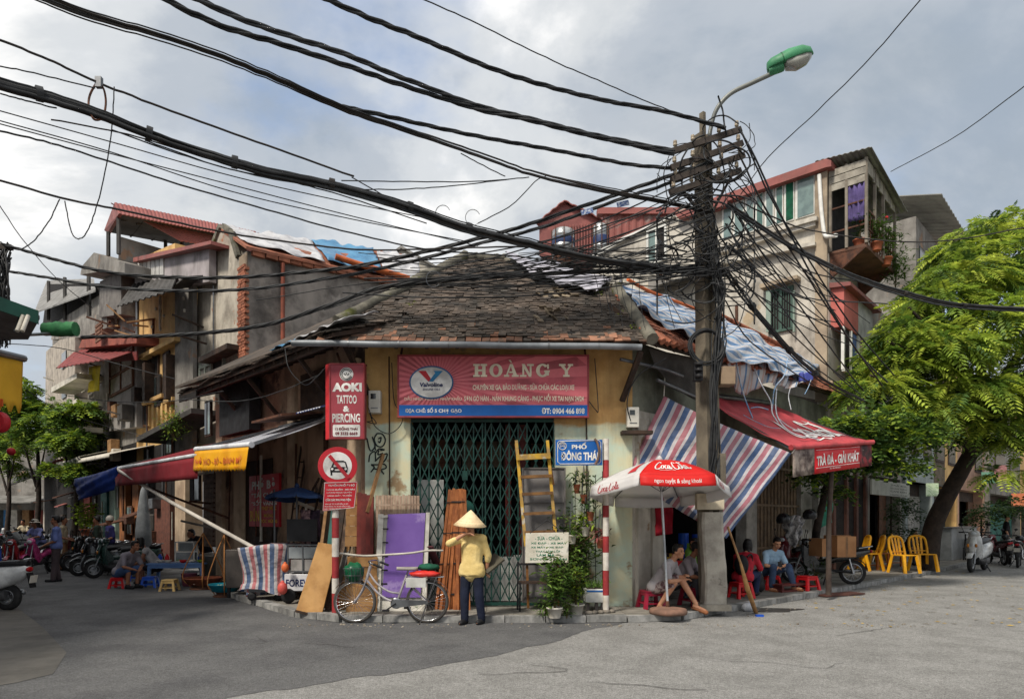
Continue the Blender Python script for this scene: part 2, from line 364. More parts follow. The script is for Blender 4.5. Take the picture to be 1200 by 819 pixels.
for k in range(150):
    p=gr(rng.uniform(940,1200),rng.uniform(668,735));a=rng.uniform(0,6.28);s=rng.uniform(.03,.06);c,d=math.cos(a)*s,math.sin(a)*s
    lv.add([(p.x-c,p.y-d,.012),(p.x-d*.45,p.y+c*.45,.02),(p.x+c,p.y+d,.014),(p.x+d*.45,p.y-c*.45,.012)],[(0,1,2,3)])
tag(lv.ob('fallen_leaves',pm('fallen_leaf',(176,146,60),(120,100,46),isl=.3)),'small yellow leaves scattered on the road by the tree','leaves',kind='stuff')
# water stain and litter by the pole
st=gr(905,716);sheet('wet_patch',[(st.x+math.cos(a)*(.55+.2*math.sin(3*a))*1.0,st.y+.15+math.sin(a)*.28,) for a in np.linspace(0,6.1,26)],.0052,pm('wet_asphalt',(52,50,48),(60,58,55),rough=.35,bump=.2))

# ================================================================ THE CORNER HOUSE
OCHRE=pm('ochre_plaster',(196,158,102),(176,136,84),sc=2,rough=.9,bump=.2,streak=.6,scol=(96,74,52),col3=(150,128,98),sc3=1.5,t3=.6,
           zsplit=(3.25,.1,(186,202,184),(202,196,162)),grime=.35)
PIERP=pm('grey_white_plaster',(196,190,178),(166,160,148),sc=1.7,rough=.9,bump=.2,streak=.5,scol=(92,84,74),col3=(150,128,104),sc3=1.6,t3=.63,grime=.3)
LWALL=pm('stained_brown_plaster',(178,150,126),(138,114,96),sc=1.4,rough=.92,bump=.25,streak=.75,scol=(58,46,40),col3=(96,84,76),sc3=.9,t3=.56,grime=.6,
           zsplit=(-9,.1,(0,0,0),(0,0,0)))
GREENM=pm('green_enamel',(24,66,58),(18,48,44),sc=6,rough=.5,bump=.05,grime=.4,scol=(48,40,34))
TILEM=pm('roof_tile',(84,74,66),(58,54,50),sc=2.2,rough=.95,bump=.3,isl=.42,grime=.6,scol=(44,43,38),col3=(68,68,46),sc3=.8,t3=.66)
TILEP=pm('roof_tile_eave',(142,100,78),(96,78,66),sc=2.2,rough=.95,bump=.3,rnd=.4,grime=.45,scol=(48,46,42))
TILEO=pm('roof_tile_orange',(156,98,76),(124,82,66),sc=2.2,rough=.95,bump=.3,isl=.3,grime=.3,scol=(64,54,46))
TILED=pm('roof_tile_dark',(88,77,68),(62,57,52),sc=2.2,rough=.95,bump=.3,rnd=.42,grime=.6,scol=(44,43,38))
MOSS=pm('moss',(96,104,42),(62,74,30),sc=9,rough=1,bump=.5)
HIPC=pm('hip_mortar',(118,114,102),(82,80,72),sc=3,rough=.95,bump=.5,grime=.6,scol=(52,50,46),col3=(84,86,46),sc3=1.4,t3=.6)

house=thing('corner_house','low old corner house with ochre front, green folding gate and mossy tiled roof','house',(0,YF,0))
W=dict(world=True)
def fbox(mb,F,t0,t1,o0,o1,z0,z1): mb.M=F.mat();mb.box((t0,o0,z0),(t1,o1,z1));mb.M=None;return mb
# front wall, butted pieces round the gate opening
GL,GR_,GT=-1.74,.72,3.36
m=MB();fbox(m,FF,-2.54,GL,-.22,0,.09,4.86);m.ob('front_wall',OCHRE,house,world=True)
m=MB();fbox(m,FF,GR_,2.08,-.22,0,.09,4.86);m.ob('front_wall',OCHRE,house,world=True)
m=MB();fbox(m,FF,GL+.002,GR_-.002,-.2,-.012,GT,4.86);m.ob('lintel',OCHRE,house,world=True)
m=MB();fbox(m,FF,GL-.1,GR_+.12,0,.1,GT-.02,GT+.06);m.ob('gate_hood',RUST,house,world=True)
for t in (-2.12,1.28):                                    # wall joints / conduit
    MB().tube([FF.w(t,.015,.6),FF.w(t+.01,.02,2.4),FF.w(t,.015,4.4)],.012,5).ob('conduit',DARKWOOD,house,world=True)
# the room behind the gate
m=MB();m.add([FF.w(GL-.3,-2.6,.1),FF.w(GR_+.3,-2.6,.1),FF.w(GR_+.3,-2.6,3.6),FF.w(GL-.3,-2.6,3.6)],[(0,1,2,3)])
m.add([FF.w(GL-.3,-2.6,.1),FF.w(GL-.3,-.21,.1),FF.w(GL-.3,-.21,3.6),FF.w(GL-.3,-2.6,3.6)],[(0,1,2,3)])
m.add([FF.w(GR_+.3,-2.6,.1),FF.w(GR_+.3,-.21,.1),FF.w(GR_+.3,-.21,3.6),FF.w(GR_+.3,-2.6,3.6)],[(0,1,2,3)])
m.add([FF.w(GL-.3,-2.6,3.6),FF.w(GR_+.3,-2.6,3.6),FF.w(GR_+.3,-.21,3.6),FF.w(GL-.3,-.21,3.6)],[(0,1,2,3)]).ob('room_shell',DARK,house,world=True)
SHEETW=pm('white_sheet_metal',(206,205,200),(182,182,178),sc=2,rough=.6,grime=.4,streak=.3)
for px0,px1,y0,y1,o in ((489,520,562,662,-.35),(524,602,652,704,-.3),(484,520,664,704,-.26),(602,612,650,704,-.3)):
    d=YF-o;a,b=at(px0,y0,d),at(px1,y1,d);fbox(MB(),FF,a.x,b.x,o-.015,o,b.z,a.z).ob('white_panel',SHEETW,house,bevel=.004,world=True)
for px,w_ in ((608,10),(592,7)): a=at(px,540,YF+.5);b=at(px+w_,705,YF+.5);fbox(MB(),FF,a.x,b.x,-.56,-.5,.1,3.3).ob('door_post',pm('dark_red_wood',(104,42,38),(78,34,32),rough=.6),house,world=True)
a,b=at(488,505,YF+.9),at(640,516,YF+.9)
MB().bar(a,Vector((b.x,a.y,a.z)),.07,.05).ob('shelf_rail',DARKWOOD,house,world=True)
for k in range(9):                                        # stored lumber and boxes up under the ceiling of the room
    px=494+k*16;d=YF+1.2;a=at(px,515+rng.uniform(-4,6),d);b=at(px+14,545+rng.uniform(-5,8),d)
    MB().box((a.x,d,b.z),(b.x,d+.3,a.z)).ob('storage_box',rng.choice([DARKWOOD,RUST,pm('dull_card',(110,96,80),rough=.9),DARK]),house,world=True)
# folding gate: a part of the house, each bar and strip a piece
gate=MB().bar(FF.w(GL,.0,GT-.06),FF.w(GR_,.0,GT-.06),.06,.06).ob('folding_gate',GREENM,house,world=True);MB().bar(FF.w(GL,.0,.14),FF.w(GR_,.0,.14),.07,.05).ob('sill_rail',GREENM,gate,world=True)
HB=GT-.2-.0
mv=MB().box((-.011,-.016,0),(.011,.016,GT-.26));mv=mv.mesh('gate_bar');mv.materials.append(GREENM)
NB=16;dx=(GR_-GL)/NB
for i in range(NB+1):
    o=piece('gate_bar',mv,gate,(GL+i*dx,0,.16));
    if i in (8,): piece('gate_bar',mv,gate,(GL+i*dx+.05,-.01,.16))
NR=9;dz=(GT-.3)/NR
ln=math.hypot(dx,dz*.98);ml=MB().cbox((0,0,0),(.02,.006,ln)).mesh('lattice_strip');ml.materials.append(GREENM)
for i in range(NB):
    for j in range(NR):
        for s in (-1,1):
            piece('lattice_strip',ml,gate,(GL+(i+.5)*dx,-.021*s,.19+(j+.5)*dz),(0,s*math.atan2(dx,dz*.98),0))
zl=at(548,597,YF).z;xl=at(545,597,YF).x
MB().lathe([(.001,-.012),(.16,-.012),(.17,0),(.16,.012),(.001,.012)],20,(xl,YF-.03,zl),axis=(0,1,0)).ob('lock_plate',pm('green_plate',(22,78,66),(18,60,52),rough=.45),gate,world=True)
for zz in (.9,2.35): MB().cbox((xl,YF-.03,zz),(.09,.03,.16)).ob('hinge_plate',GREENM,gate,world=True)
# left facade and right facade
m=MB();fbox(m,LF,.0,6.9,-.22,0,.0,4.75);m.ob('left_wall',LWALL,house,world=True)
PSP=pm('pale_stained_plaster',(196,174,148),(160,138,116),sc=1.6,rough=.92,bump=.25,streak=.6,scol=(70,58,48),grime=.4)
for q in ((.18,.5,0,.1,.1,4.4),(2.62,2.95,0,.07,.1,4.3),(5.2,5.75,0,.09,.1,4.4),(6.5,6.9,0,.09,.1,4.4)): fbox(MB(),LF,*q).ob('pilaster',PSP,house,world=True)
m=MB();fbox(m,LF,5.15,6.95,0,.2,3.15,3.4);m.ob('ledge',pm('mossy_ledge',(120,108,88),(88,84,58),sc=3,rough=.95,bump=.4,streak=.5),house,world=True)
m=MB();fbox(m,RF,.0,1.1,-.25,0,.09,3.5);m.ob('corner_pier',PIERP,house,world=True)
for q in ((.12,.5,0,.07,.09,3.35),(.62,1.02,0,.05,.09,3.35)): fbox(MB(),RF,*q).ob('pier_face',PIERP,house,world=True)
m=MB();fbox(m,RF,.0,9.6,-.25,-.01,3.502,4.7);m.ob('upper_wall',pm('grey_green_plaster',(120,122,108),(88,88,78),sc=1.5,rough=.92,streak=.6,grime=.6,scol=(48,46,42)),house,world=True)  # greyer and darker than the piers below
for a,b in ((4.55,5.1),(7.75,8.5),(9.0,9.6)): fbox(MB(),RF,a,b,-.25,0,.09,3.5).ob('pier',pm('grey_pier_plaster',(158,154,146),(130,126,120),rough=.9,streak=.5,grime=.4),house,world=True)
m=MB();M_=RF.mat();m.M=M_
m.add([(1.1,-3,.1),(9.6,-3,.1),(9.6,-3,3.6),(1.1,-3,3.6)],[(0,1,2,3)]);m.add([(1.1,-3,.1),(1.1,-.2,.1),(1.1,-.2,3.6),(1.1,-3,3.6)],[(0,1,2,3)])
m.add([(1.1,-3,3.55),(9.6,-3,3.55),(9.6,-.02,3.55),(1.1,-.02,3.55)],[(0,1,2,3)]);m.add([(5.0,-3,.1),(5.0,-.2,.1),(5.0,-.2,3.6),(5.0,-3,3.6)],[(0,1,2,3)])
m.ob('shop_shell',DARK,house,world=True)
# brown folding doors of the right side, each slat a piece
fd=MB(RF.mat()).box((5.1,-.14,3.3),(7.75,-.06,3.5)).ob('folding_door',pm('brown_iron',(116,96,74),(88,74,60),sc=6,rough=.7,grime=.4),house,world=True)
ms=MB().box((-.03,-.02,.1),(.03,.02,3.3)).mesh('door_slat');ms.materials.append(MATS['brown_iron'])
for i in range(26):
    p=RF.w(5.16+i*.1,-.1,0)-Vector((0,YF,0));piece('door_slat',ms,fd,p,(0,0,math.atan2(RF.u.y,RF.u.x)+(.35 if i % 2 else -.35)))
for z in (.9,1.9,2.8): MB(RF.mat()).box((5.1,-.07,z),(7.75,-.05,z+.05)).ob('door_rail',MATS['brown_iron'],fd,world=True)
# ---- main roof: tiles laid course by course
TH=math.atan(.84);ZE,DE=4.5,10.88
def rp(px,py,lift=0.0):                                  # the front slope where the photograph shows it
    k=(HY-py)/FL;d=(EYE-ZE+.84*DE)/(.84-k);p=at(px,py,d);return p+Vector((0,-math.sin(TH),math.cos(TH)))*lift
A_,B_,C_,D_,E_=rp(372,394),rp(545,303),rp(590,306),rp(716,338),rp(762,398)
roof=MB().prism([p for p in (A_,B_,C_,D_,E_)],(0,.05,-.07)).ob('roof',DARKWOOD,house,world=True)
BK=B_+Vector((.4,5.5,.1));LB=A_+Vector((-5.5,6.2,.4))
MB().prism([A_+Vector((-.05,.02,0)),B_+Vector((-.03,.03,0)),BK,LB],(0,0,-.06)).ob('roof_slope',TILEM,house,world=True)
def slope(p): return ((p.y-DE)/math.cos(TH))
poly=[(p.x,slope(p)) for p in (A_,B_,C_,D_,E_)]
def inside(x,y,P):
    c=False
    for i in range(len(P)):
        (x0,y0),(x1,y1)=P[i],P[i-1]
        if (y0 > y) != (y1 > y) and x < (x1-x0)*(y-y0)/(y1-y0)+x0: c=not c
    return c
def tile_mb(mb,c,ex,eg,en,w_,l_,th):
    vs=[]
    for k in (0,1):
        for a,b in ((-w_/2,0),(w_/2,0),(w_/2,l_),(-w_/2,l_)): vs.append(c+ex*a+eg*b+en*(k*th))
    return mb.add(vs,[(0,3,2,1),(4,5,6,7),(0,1,5,4),(1,2,6,5),(2,3,7,6),(3,0,4,7)])
EXP,TW=.085,.135
tmsh=[]
for v in range(3):
    b=MB();tile_mb(b,Vector((0,0,0)),Vector((1,0,0)),Vector((0,1,0)),Vector((0,0,1)),TW*(.92+.03*v),.2,.02);me=b.mesh('roof_tile');me.materials.append(TILEP);tmsh.append(me);me=me.copy();me.materials[0]=TILED;tmsh.append(me)
bulk=MB();npc=0;ex,eg,en=Vector((1,0,0)),Vector((0,math.cos(TH),math.sin(TH))),Vector((0,-math.sin(TH),math.cos(TH)))
for j in range(58):
    s0=-.06+j*EXP;sag=0
    for i in range(-3,48):
        x=-3.4+(i+(.5 if j % 2 else 0))*TW+rng.uniform(-.012,.012)
        if not inside(x,s0+.09,poly) and not (j == 0 and -3.15 < x < 2.2): continue
        if rng.random() < .02: continue
        lift=.012+.02*math.sin(x*1.7+j*.3)*.6+rng.uniform(-.006,.012);s1=s0+rng.uniform(-.016,.016);yaw,tl=rng.gauss(0,.035),rng.gauss(.115,.035)
        c=Vector((x,DE+math.cos(TH)*s1,ZE+math.sin(TH)*s1))+en*(lift+.012)
        if npc < 290 and j < 11:
            R3=Matrix.Rotation(TH-tl,4,'X') @ Matrix.Rotation(yaw,4,'Z') @ Matrix.Rotation(rng.gauss(0,.03),4,'Y')
            piece('roof_tile',tmsh[rng.randrange(3)*2+(0 if rng.random() < (.7,.42,.16,.07)[min(j,3)] else 1)],roof,c-Vector((0,YF,0)),R3.to_euler());npc += 1
        else:
            cy,sy=math.cos(yaw),math.sin(yaw);g2=(eg*math.cos(tl)-en*math.sin(tl));n2=(en*math.cos(tl)+eg*math.sin(tl))
            tile_mb(bulk,c,ex*cy+g2*sy,g2*cy-ex*sy,n2,TW*rng.uniform(.9,1),.2,.02)
tag(bulk.ob('upper_roof_tile',TILEM,roof,world=True),kind='stuff')
def ragged(a,b,r,n=22,amp=.014): return [a.lerp(b,i/n)+Vector((rng.uniform(-amp,amp),0,rng.uniform(-amp,amp))) for i in range(n+1)]
P=ragged(rp(395,380,.05),rp(546,303,.06),.1);MB().tube(P,[.09+.025*rng.random() for _ in P],8).ob('hip_ridge',HIPC,roof,world=True)
P=ragged(rp(722,342,.06),rp(764,400,.05),.1);MB().tube(P,[.095+.02*rng.random() for _ in P],8).ob('hip_ridge',HIPC,roof,world=True)
P=ragged(rp(546,303,.05),rp(592,306,.05),.1);MB().tube(P,[.07+.02*rng.random() for _ in P],8).ob('ridge',HIPC,roof,world=True)
P=ragged(rp(592,307,.03),rp(716,338,.04),.1);MB().tube(P,[.05+.02*rng.random() for _ in P],8).ob('ridge',HIPC,roof,world=True)
mo=MB()
for px,py,n,sp in ((476,361,26,6),(486,358,10,4),(702,346,16,7),(728,368,20,8),(735,352,10,5),(745,385,16,7),(470,338,8,8)):
    for k in range(n):
        p=rp(px+rng.gauss(0,sp*.55),py+rng.gauss(0,sp*.22),.04);s=rng.uniform(.015,.035);mo.cbox(p,(s,s,s*.8),(rng.random()*3,rng.random()*3,0))
tag(mo.ob('moss',MOSS,roof,world=True),kind='stuff')
dbr=MB()
for k in range(26):
    p=rp(rng.gauss(648,18),rng.choice([346,348,368,376])+rng.gauss(0,3),.06);dbr.cbox(p,(rng.uniform(.06,.16),rng.uniform(.06,.12),.015),(TH+rng.gauss(0,.15),rng.gauss(0,.15),rng.random()*3))
tag(dbr.ob('broken_tile',pm('broken_tile',(128,116,98),(104,92,78),isl=.25,rough=.95),roof,world=True),kind='stuff')
# gutter with joints and brackets, fascia, rafters
ga,gb=at(342,402,10.75),at(752,406.5,10.75)
gut=MB().tube([ga.lerp(gb,k/8)+Vector((0,0,.006*math.sin(k*2.1))) for k in range(9)],.052,10).ob('gutter',pm('zinc',(126,130,134),(98,102,106),sc=2,rough=.5,metal=.35,bump=.05,streak=.4),house,world=True)
for k in range(1,7): c=ga.lerp(gb,k/7+.02);MB().tube([c-Vector((.012,0,0)),c+Vector((.012,0,0))],.058,10).ob('gutter_joint',STEEL,gut,world=True)
for px in (432,566,606,645,720): p=at(px,400,10.9);MB().bar(p,p+Vector((0,.55,.12)),.03).ob('gutter_bracket',RUST,house,world=True)
m=MB()
for k in range(11): x=-2.9+k*.5;m.bar((x,10.9,4.42),(x,11.9,5.2),.06,.08)
m.ob('rafter',DARKWOOD,house,world=True)
for (p0,p1,d0,d1) in (((405,405),(432,462),10.95,11.45),((751,412),(729,470),10.95,11.42)):     # raking struts
    MB().bar(at(*p0,d0),at(*p1,d1),.085,.06).ob('strut',DARKWOOD,house,world=True)
# left lean-to roof
e0,e1=LF.w(-.35,.85,4.58),LF.w(7.15,.85,4.62);up=Vector((LF.n.x*-1,LF.n.y*-1,.34));
lr=MB().prism([e0,e1,e1+up*2.4,e0+up*2.4],(0,0,-.07)).ob('lean_to_roof',DARKWOOD,house,world=True)
lt=MB();le=(e1-e0).normalized();lu=up.normalized();lnn=le.cross(lu);lnn=lnn if lnn.z > 0 else -lnn;NL=int((e1-e0).length/.155)
for j in range(20):
    for i in range(NL+1):
        c=e0+le*(i*.155+(.07 if j % 2 else 0))+lu*(j*.115-.05)+lnn*(.02+rng.uniform(0,.02)+.03*math.sin(i*.6));tl=.1
        tile_mb(lt,c,le,(lu*math.cos(tl)-lnn*math.sin(tl)),lnn,.148,.19,.02)
tag(lt.ob('lean_to_tile',TILEM,lr,world=True),kind='stuff')
m=MB()
for k in range(16): t=.1+k*.46;m.bar(LF.w(t,.8,4.5),LF.w(t,-.1,4.8),.06,.08)
m.bar(LF.w(-.2,.75,4.47),LF.w(7.1,.75,4.5),.06,.09);m.ob('rafter',DARKWOOD,house,world=True)
for t in (1.1,3.4,5.0): MB().bar(LF.w(t,.05,3.75),LF.w(t,.7,4.45),.07).ob('strut',DARKWOOD,house,world=True)
m=MB().prism([LF.w(6.0,.82,4.42),LF.w(7.2,.82,4.42),LF.w(7.2,.82,4.62),LF.w(6.0,.82,4.62)],(-.02,-.02,0));m.ob('fascia_board',DARK,house,world=True)
# right roof
E2=E_.copy();F2=at(1016,472,20.4)
e=(F2-E2).normalized();dn=(D_-E2);nn=e.cross(dn).normalized();nn=nn if nn.z > 0 else -nn;g=nn.cross(e);g=g if g.z > 0 else -g
def rp2(px,py,lift=0.0):
    r=at(px,py,1.0)-Vector((0,0,EYE));o=Vector((0,0,EYE));k=(E2-o).dot(nn)/r.dot(nn);return o+r*k+nn*lift
G2,H2=rp2(1003,452),rp2(842,374)
rr=MB().prism([E2,F2,G2,H2,D_],(0,0,-.07)).ob('side_roof',DARKWOOD,house,world=True)
P2=[((p-E2).dot(e),(p-E2).dot(g)) for p in (E2,F2,G2,H2,D_)];tm_=MB();L2=(F2-E2).length
for j in range(34):
    for i in range(int(L2/.2)+1):
        a=i*.2+(.1 if j % 2 else 0);b=j*.14-.06
        if not inside(a,b+.1,P2): continue
        c=E2+e*a+g*b+nn*(.03+rng.uniform(0,.02));tl=.12
        tile_mb(tm_,c,e,g*math.cos(tl)-nn*math.sin(tl),nn,.18,.24,.028)
tag(tm_.ob('side_roof_tile',TILEO,rr,world=True),kind='stuff')
pr=MB().lathe([(.075,0),(.075,.3)],8,smooth=True).mesh('cap_tile');pr.materials.append(pm('cap_tile',(160,98,74),(132,84,66),rnd=.25,rough=.9,grime=.3))
n=40
for k in range(n):                                         # rounded tiles along the top and the near end
    c=H2.lerp(G2,(k+.5)/n)+nn*.09;piece('cap_tile',pr,rr,c-Vector((0,YF,0))-(G2-H2).normalized()*.15,(Vector((0,0,1)).rotation_difference((G2-H2).normalized())).to_euler())
for k in range(26):
    c=E2.lerp(F2,(k+.3)/60)+nn*.05;piece('cap_tile',pr,rr,c-Vector((0,YF,0))-g*.06,(Vector((0,0,1)).rotation_difference((g+e*rng.gauss(0,.12)).normalized())).to_euler(),(.85,.85,.8))
m=MB()
for k in range(18): a=E2+e*(.3+k*.62)-nn*.06;m.bar(a,a+g*1.3-nn*.02,.06,.08)
m.ob('rafter',DARKWOOD,rr,world=True)
MB().prism([E2-nn*.1+g*.1,F2-nn*.1+g*.1,F2-nn*.2+g*1.6-Vector((0,0,.2)),E2-nn*.2+g*1.4-Vector((0,0,.2))],(0,0,-.03)).ob('eave_board',pm('grey_eave_board',(92,88,84),(66,62,58),rough=.9,grime=.5),rr,world=True)
# small fixtures of the house
def meter(px0,px1,y0,y1,d,label):
    a,b=at(px0,y0,d),at(px1,y1,d);r=thing('electric_meter',label,'meter',((a.x+b.x)/2,d,b.z),group='electric meters on the wall')
    w_,h_=b.x-a.x,a.z-b.z;MB().box((-w_/2,-.02,0),(w_/2,.14,h_)).ob('case',pm('meter_case',(206,203,192),(186,182,170),rough=.5,grime=.2),r,bevel=.015)
    MB().box((-w_*.3,-.028,h_*.62),(w_*.12,-.018,h_*.85)).ob('window',GLASSD,r);MB().box((-w_*.3,-.026,h_*.2),(w_*.3,-.019,h_*.24)).ob('seam',STEEL,r);return r
meter(432,446,457.5,484,11.36,'pale electric meter box on the wall beside the tattoo sign')
meter(735,749,477,501,11.36,'pale electric meter box under the eave at the right corner')
# graffiti tag painted on the pale green pilaster: flat print
gm=pm('spray_paint',(40,50,50),rough=.7,bump=0)
def gp(x,y): return at(410+x/6.3,480+y/6.3,YF-.004)
gs=MB()
for st_ in ([(125,210),(150,300),(185,270),(165,200)],[(185,270),(190,300)],[(200,175),(180,215),(200,265),(240,270),(262,225),(240,180),(200,175)],[(210,215),(230,205),(222,240),(208,232)],[(140,385),(150,330),(185,310),(190,380)],[(190,320),(215,290),(255,295),(225,300)],[(185,380),(230,340),(275,325),(262,370),(225,400)],
            [(155,460),(180,425),(160,405),(200,405),(250,400),(270,425),(235,440),(180,435)],[(225,440),(252,475)],[(200,455),(197,520)],[(215,300),(208,330),(245,320)]):
    P=spline([gp(*q) for q in st_],6);gs.tube(P,.013,5)
gs.ob('graffiti',gm,house,world=True)
def wire(pts,r,name,mat,parent=None,n=8,**kw):
    o=MB().tube(spline(pts,n),r,5).ob(name,mat,parent,world=True)
    if kw: tag(o,**kw)
    return o
wire([at(433,484,11.35),at(440,500,11.36),at(455,508,11.4),at(468,500,11.4),at(472,486,11.4),at(462,470,11.42),at(459,425,11.42)],.008,'wall_wire',CABLE,house)
wire([at(432,478,11.35),at(436,492,11.3),at(430,494,11.3),at(441,496,11.3),at(434,486,11.3)],.008,'wall_wire',CABLE,house)
wire([at(690,470,11.42),at(698,480,11.42),at(701,478,11.4),at(697,420,11.42)],.008,'wall_wire',CABLE,house)
wire([at(741,501,11.36),at(735,470,11.3),at(748,440,11.2),at(780,420,11.1)],.01,'wall_wire',CABLE,house)
fbox(MB(),FF,at(728,500,11.4).x,at(764,500,11.4).x,0,.2,at(0,509,11.4).z,at(0,505,11.4).z).ob('shelf',DARKWOOD,house,world=True)
wire([at(727,421,11.0),at(775,432,11.5),at(800,441,12)],.03,'rail',STEEL,house);wire([at(770,445,11.5),at(825,470,12.6)],.035,'rail',STEEL,house,2)
MB().prism([at(760,408,11.3),at(818,420,12.4),at(816,470,12.4),at(790,455,12.0),at(768,430,11.5)],(.03,.04,0)).ob('eave_cloth',pm('dusty_dark_cloth',(74,70,66),(56,53,50),rough=.95,grime=.4),house,world=True)

# ================================================================ THE OTHER HOUSES
def windowp(parent,F,px0,px1,y0,y1,o,frame,glass,n=1,m_=1,fw=.05,dep=.06,pref=None,bars=0,name='window'):
    """a framed window where the photograph shows it on facade F; panes are its sub-parts"""
    t0,t1=F.t(px0,o),F.t(px1,o);pr_=pref or px0;za,zb=F.tz(pr_,y0,o)[1],F.tz(pr_,y1,o)[1]
    if t0 > t1: t0,t1=t1,t0
    mb=MB(F.mat());
    for i in range(n+1): x=t0+(t1-t0)*i/n;mb.box((x-fw/2,o,zb),(x+fw/2,o+dep,za))
    for j in range(m_+1): z=zb+(za-zb)*j/m_;mb.box((t0-fw/2,o+.004,z-fw/2),(t1+fw/2,o+dep-.004,z+fw/2))
    for k in range(bars): x=t0+(t1-t0)*(k+.5)/bars;mb.box((x-.008,o+.02,zb),(x+.008,o+.036,za))
    w_=mb.ob(name,frame,parent,world=True)
    for i in range(n):
        for j in range(m_):
            a,b=t0+(t1-t0)*i/n+fw/2,t0+(t1-t0)*(i+1)/n-fw/2;c,d=zb+(za-zb)*j/m_+fw/2,zb+(za-zb)*(j+1)/m_-fw/2
            g_=glass[(i+j) % len(glass)] if isinstance(glass,list) else glass
            MB(F.mat()).box((a,o+.015,c),(b,o+.025,d)).ob('pane',g_,w_,world=True)
    return w_
def fpoly(F,pts,o,th):                                  # an outline traced on facade F at depth o, with a thickness behind it
    P=[F.hit(px,py,o) for px,py in pts];return MB().prism(P,(-F.n.x*th,-F.n.y*th,0))
def fquad(F,px0,px1,y0,y1,o,th,pref=None):
    t0,t1=sorted((F.t(px0,o),F.t(px1,o)));pr_=pref if pref is not None else px0;za,zb=F.tz(pr_,y0,o)[1],F.tz(pr_,y1,o)[1]
    return MB(F.mat()).box((t0,o-th,zb),(t1,o,za))
def hbase(F,t,o=0): p=F.w(t,o,0);return p
def corrugated(mb,a,b,c,d,n=24,amp=.025):            # a ribbed sheet a-b (one edge), d-c (other edge); ribs run from a to d
    a,b,c,d=map(Vector,(a,b,c,d));nr=(b-a).cross(d-a).normalized()
    k=n*4
    vs=[]
    for e0,e1 in ((a,b),(d,c)):
        for i in range(k+1): vs.append(e0.lerp(e1,i/k)+nr*amp*(0,1,1,0)[i % 4])
    mb.add(vs,[(i,i+1,k+2+i,k+1+i) for i in range(k)]);return mb
GREYP=pm('grey_plaster',(140,136,130),(108,104,99),sc=1.2,rough=.92,bump=.25,streak=.6,scol=(64,60,56),grime=.7,col3=(150,122,100),sc3=1.3,t3=.61)
GABLE=pm('weathered_gable',(182,174,160),(146,138,126),sc=1.4,rough=.92,bump=.3,streak=.9,scol=(70,64,58),grime=.75,col3=(150,104,80),sc3=1.7,t3=.62)
SIDEP=pm('side_plaster',(150,142,134),(112,106,100),sc=.9,rough=.92,bump=.25,streak=.4,scol=(60,56,54),grime=.8,col3=(168,160,152),sc3=.6,t3=.6)
YELP=pm('yellow_plaster',(206,170,112),(182,146,96),sc=1.5,rough=.9,streak=.5,scol=(110,88,62),grime=.3)
TALLP=pm('tall_house_plaster',(196,190,178),(166,160,150),sc=.9,rough=.92,bump=.2,streak=.85,scol=(84,78,70),grime=.55,col3=(176,158,132),sc3=.8,t3=.62)
TALLC=pm('tan_pilaster',(168,152,130),(138,124,108),sc=1.5,rough=.92,streak=.6,scol=(84,74,64),grime=.4)
BRICK=pm('red_brick',(158,100,76),(128,80,62),sc=4,rough=.95,bump=.3,rnd=.3,grime=.4,scol=(84,60,48))
REDTIN=pm('red_tin',(148,88,82),(126,74,70),sc=1.2,rough=.6,bump=.03,streak=.35,scol=(110,92,84),grime=.3)
REDRUST=pm('rusted_red_tin',(140,82,76),(114,70,66),sc=1.4,rough=.7,col3=(132,112,106),sc3=1.6,t3=.54,streak=.5,scol=(110,96,92))
GREYTIN=pm('grey_tin',(132,130,126),(104,102,98),sc=1.5,rough=.6,metal=.2,streak=.5,grime=.4)
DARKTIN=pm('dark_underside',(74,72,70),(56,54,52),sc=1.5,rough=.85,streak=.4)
GLS=[pm('window_glass',(112,132,128),(92,110,108),rough=.12,bump=0,spec=.6),pm('window_glass_green',(70,104,94),(58,86,80),rough=.12,bump=0,spec=.6)]
CURT=pm('green_curtain',(20,84,60),(14,62,46),sc=5,rough=.9);PURP=pm('purple_cloth',(96,84,132),(74,64,104),sc=4,rough=.95)
FRW=pm('white_window_frame',(214,214,208),(190,190,184),rough=.6);SHUT=pm('green_shutter',(136,152,140),(108,124,114),rough=.8,streak=.4)
REDWALL=pm('red_painted_wall',(184,104,96),(170,94,86),sc=1.4,rough=.85,grime=.25)
# ---- tall house on the right
tall=thing('tall_house','tall pale plastered house with red roof edge and a long band of windows','house',HL.w(0,0,0))
fpoly(HL,[(968,470),(968,192),(845,234),(795,246),(728,281),(696,302),(688,360),(720,420)],0,.3).ob('side_wall',TALLP,tall,world=True)
m=MB();P=[HL.hit(968,470,0),HL.hit(968,192,0)];q=HL.hit(968,192,0)
m.M=RF.mat();m.box((9.76,-.3,0),(13.2,0,9.0));m.M=None;m.ob('front_wall',TALLP,tall,world=True)
fpoly(HL,[(955,470),(955,205),(969,200),(969,470)],.08,.08).ob('corner_pilaster',TALLC,tall,world=True)
rfm=fpoly(HL,[(838,238),(845,229),(968,186),(974,188),(974,195),(968,196),(845,238)],.25,2.2).ob('roof',REDTIN,tall,world=True)
fpoly(HL,[(790,250),(846,228),(852,233),(852,240),(795,256)],.3,3.0).ob('roof_wing',REDTIN,tall,world=True)
fpoly(HL,[(838,291),(955,257),(955,264),(838,298)],.16,.2).ob('sill_ledge',TALLP,tall,world=True)
fpoly(HL,[(838,287),(957,253),(957,257.5),(838,291.5)],.24,.26).ob('sill_cap',TALLP,tall,world=True)
fpoly(HL,[(740,340),(838,306),(955,283),(955,287),(838,311),(740,347)],.2,.2).ob('cornice',TALLP,tall,world=True)
edges=[845,858,872,884,895,907,918,931,955]
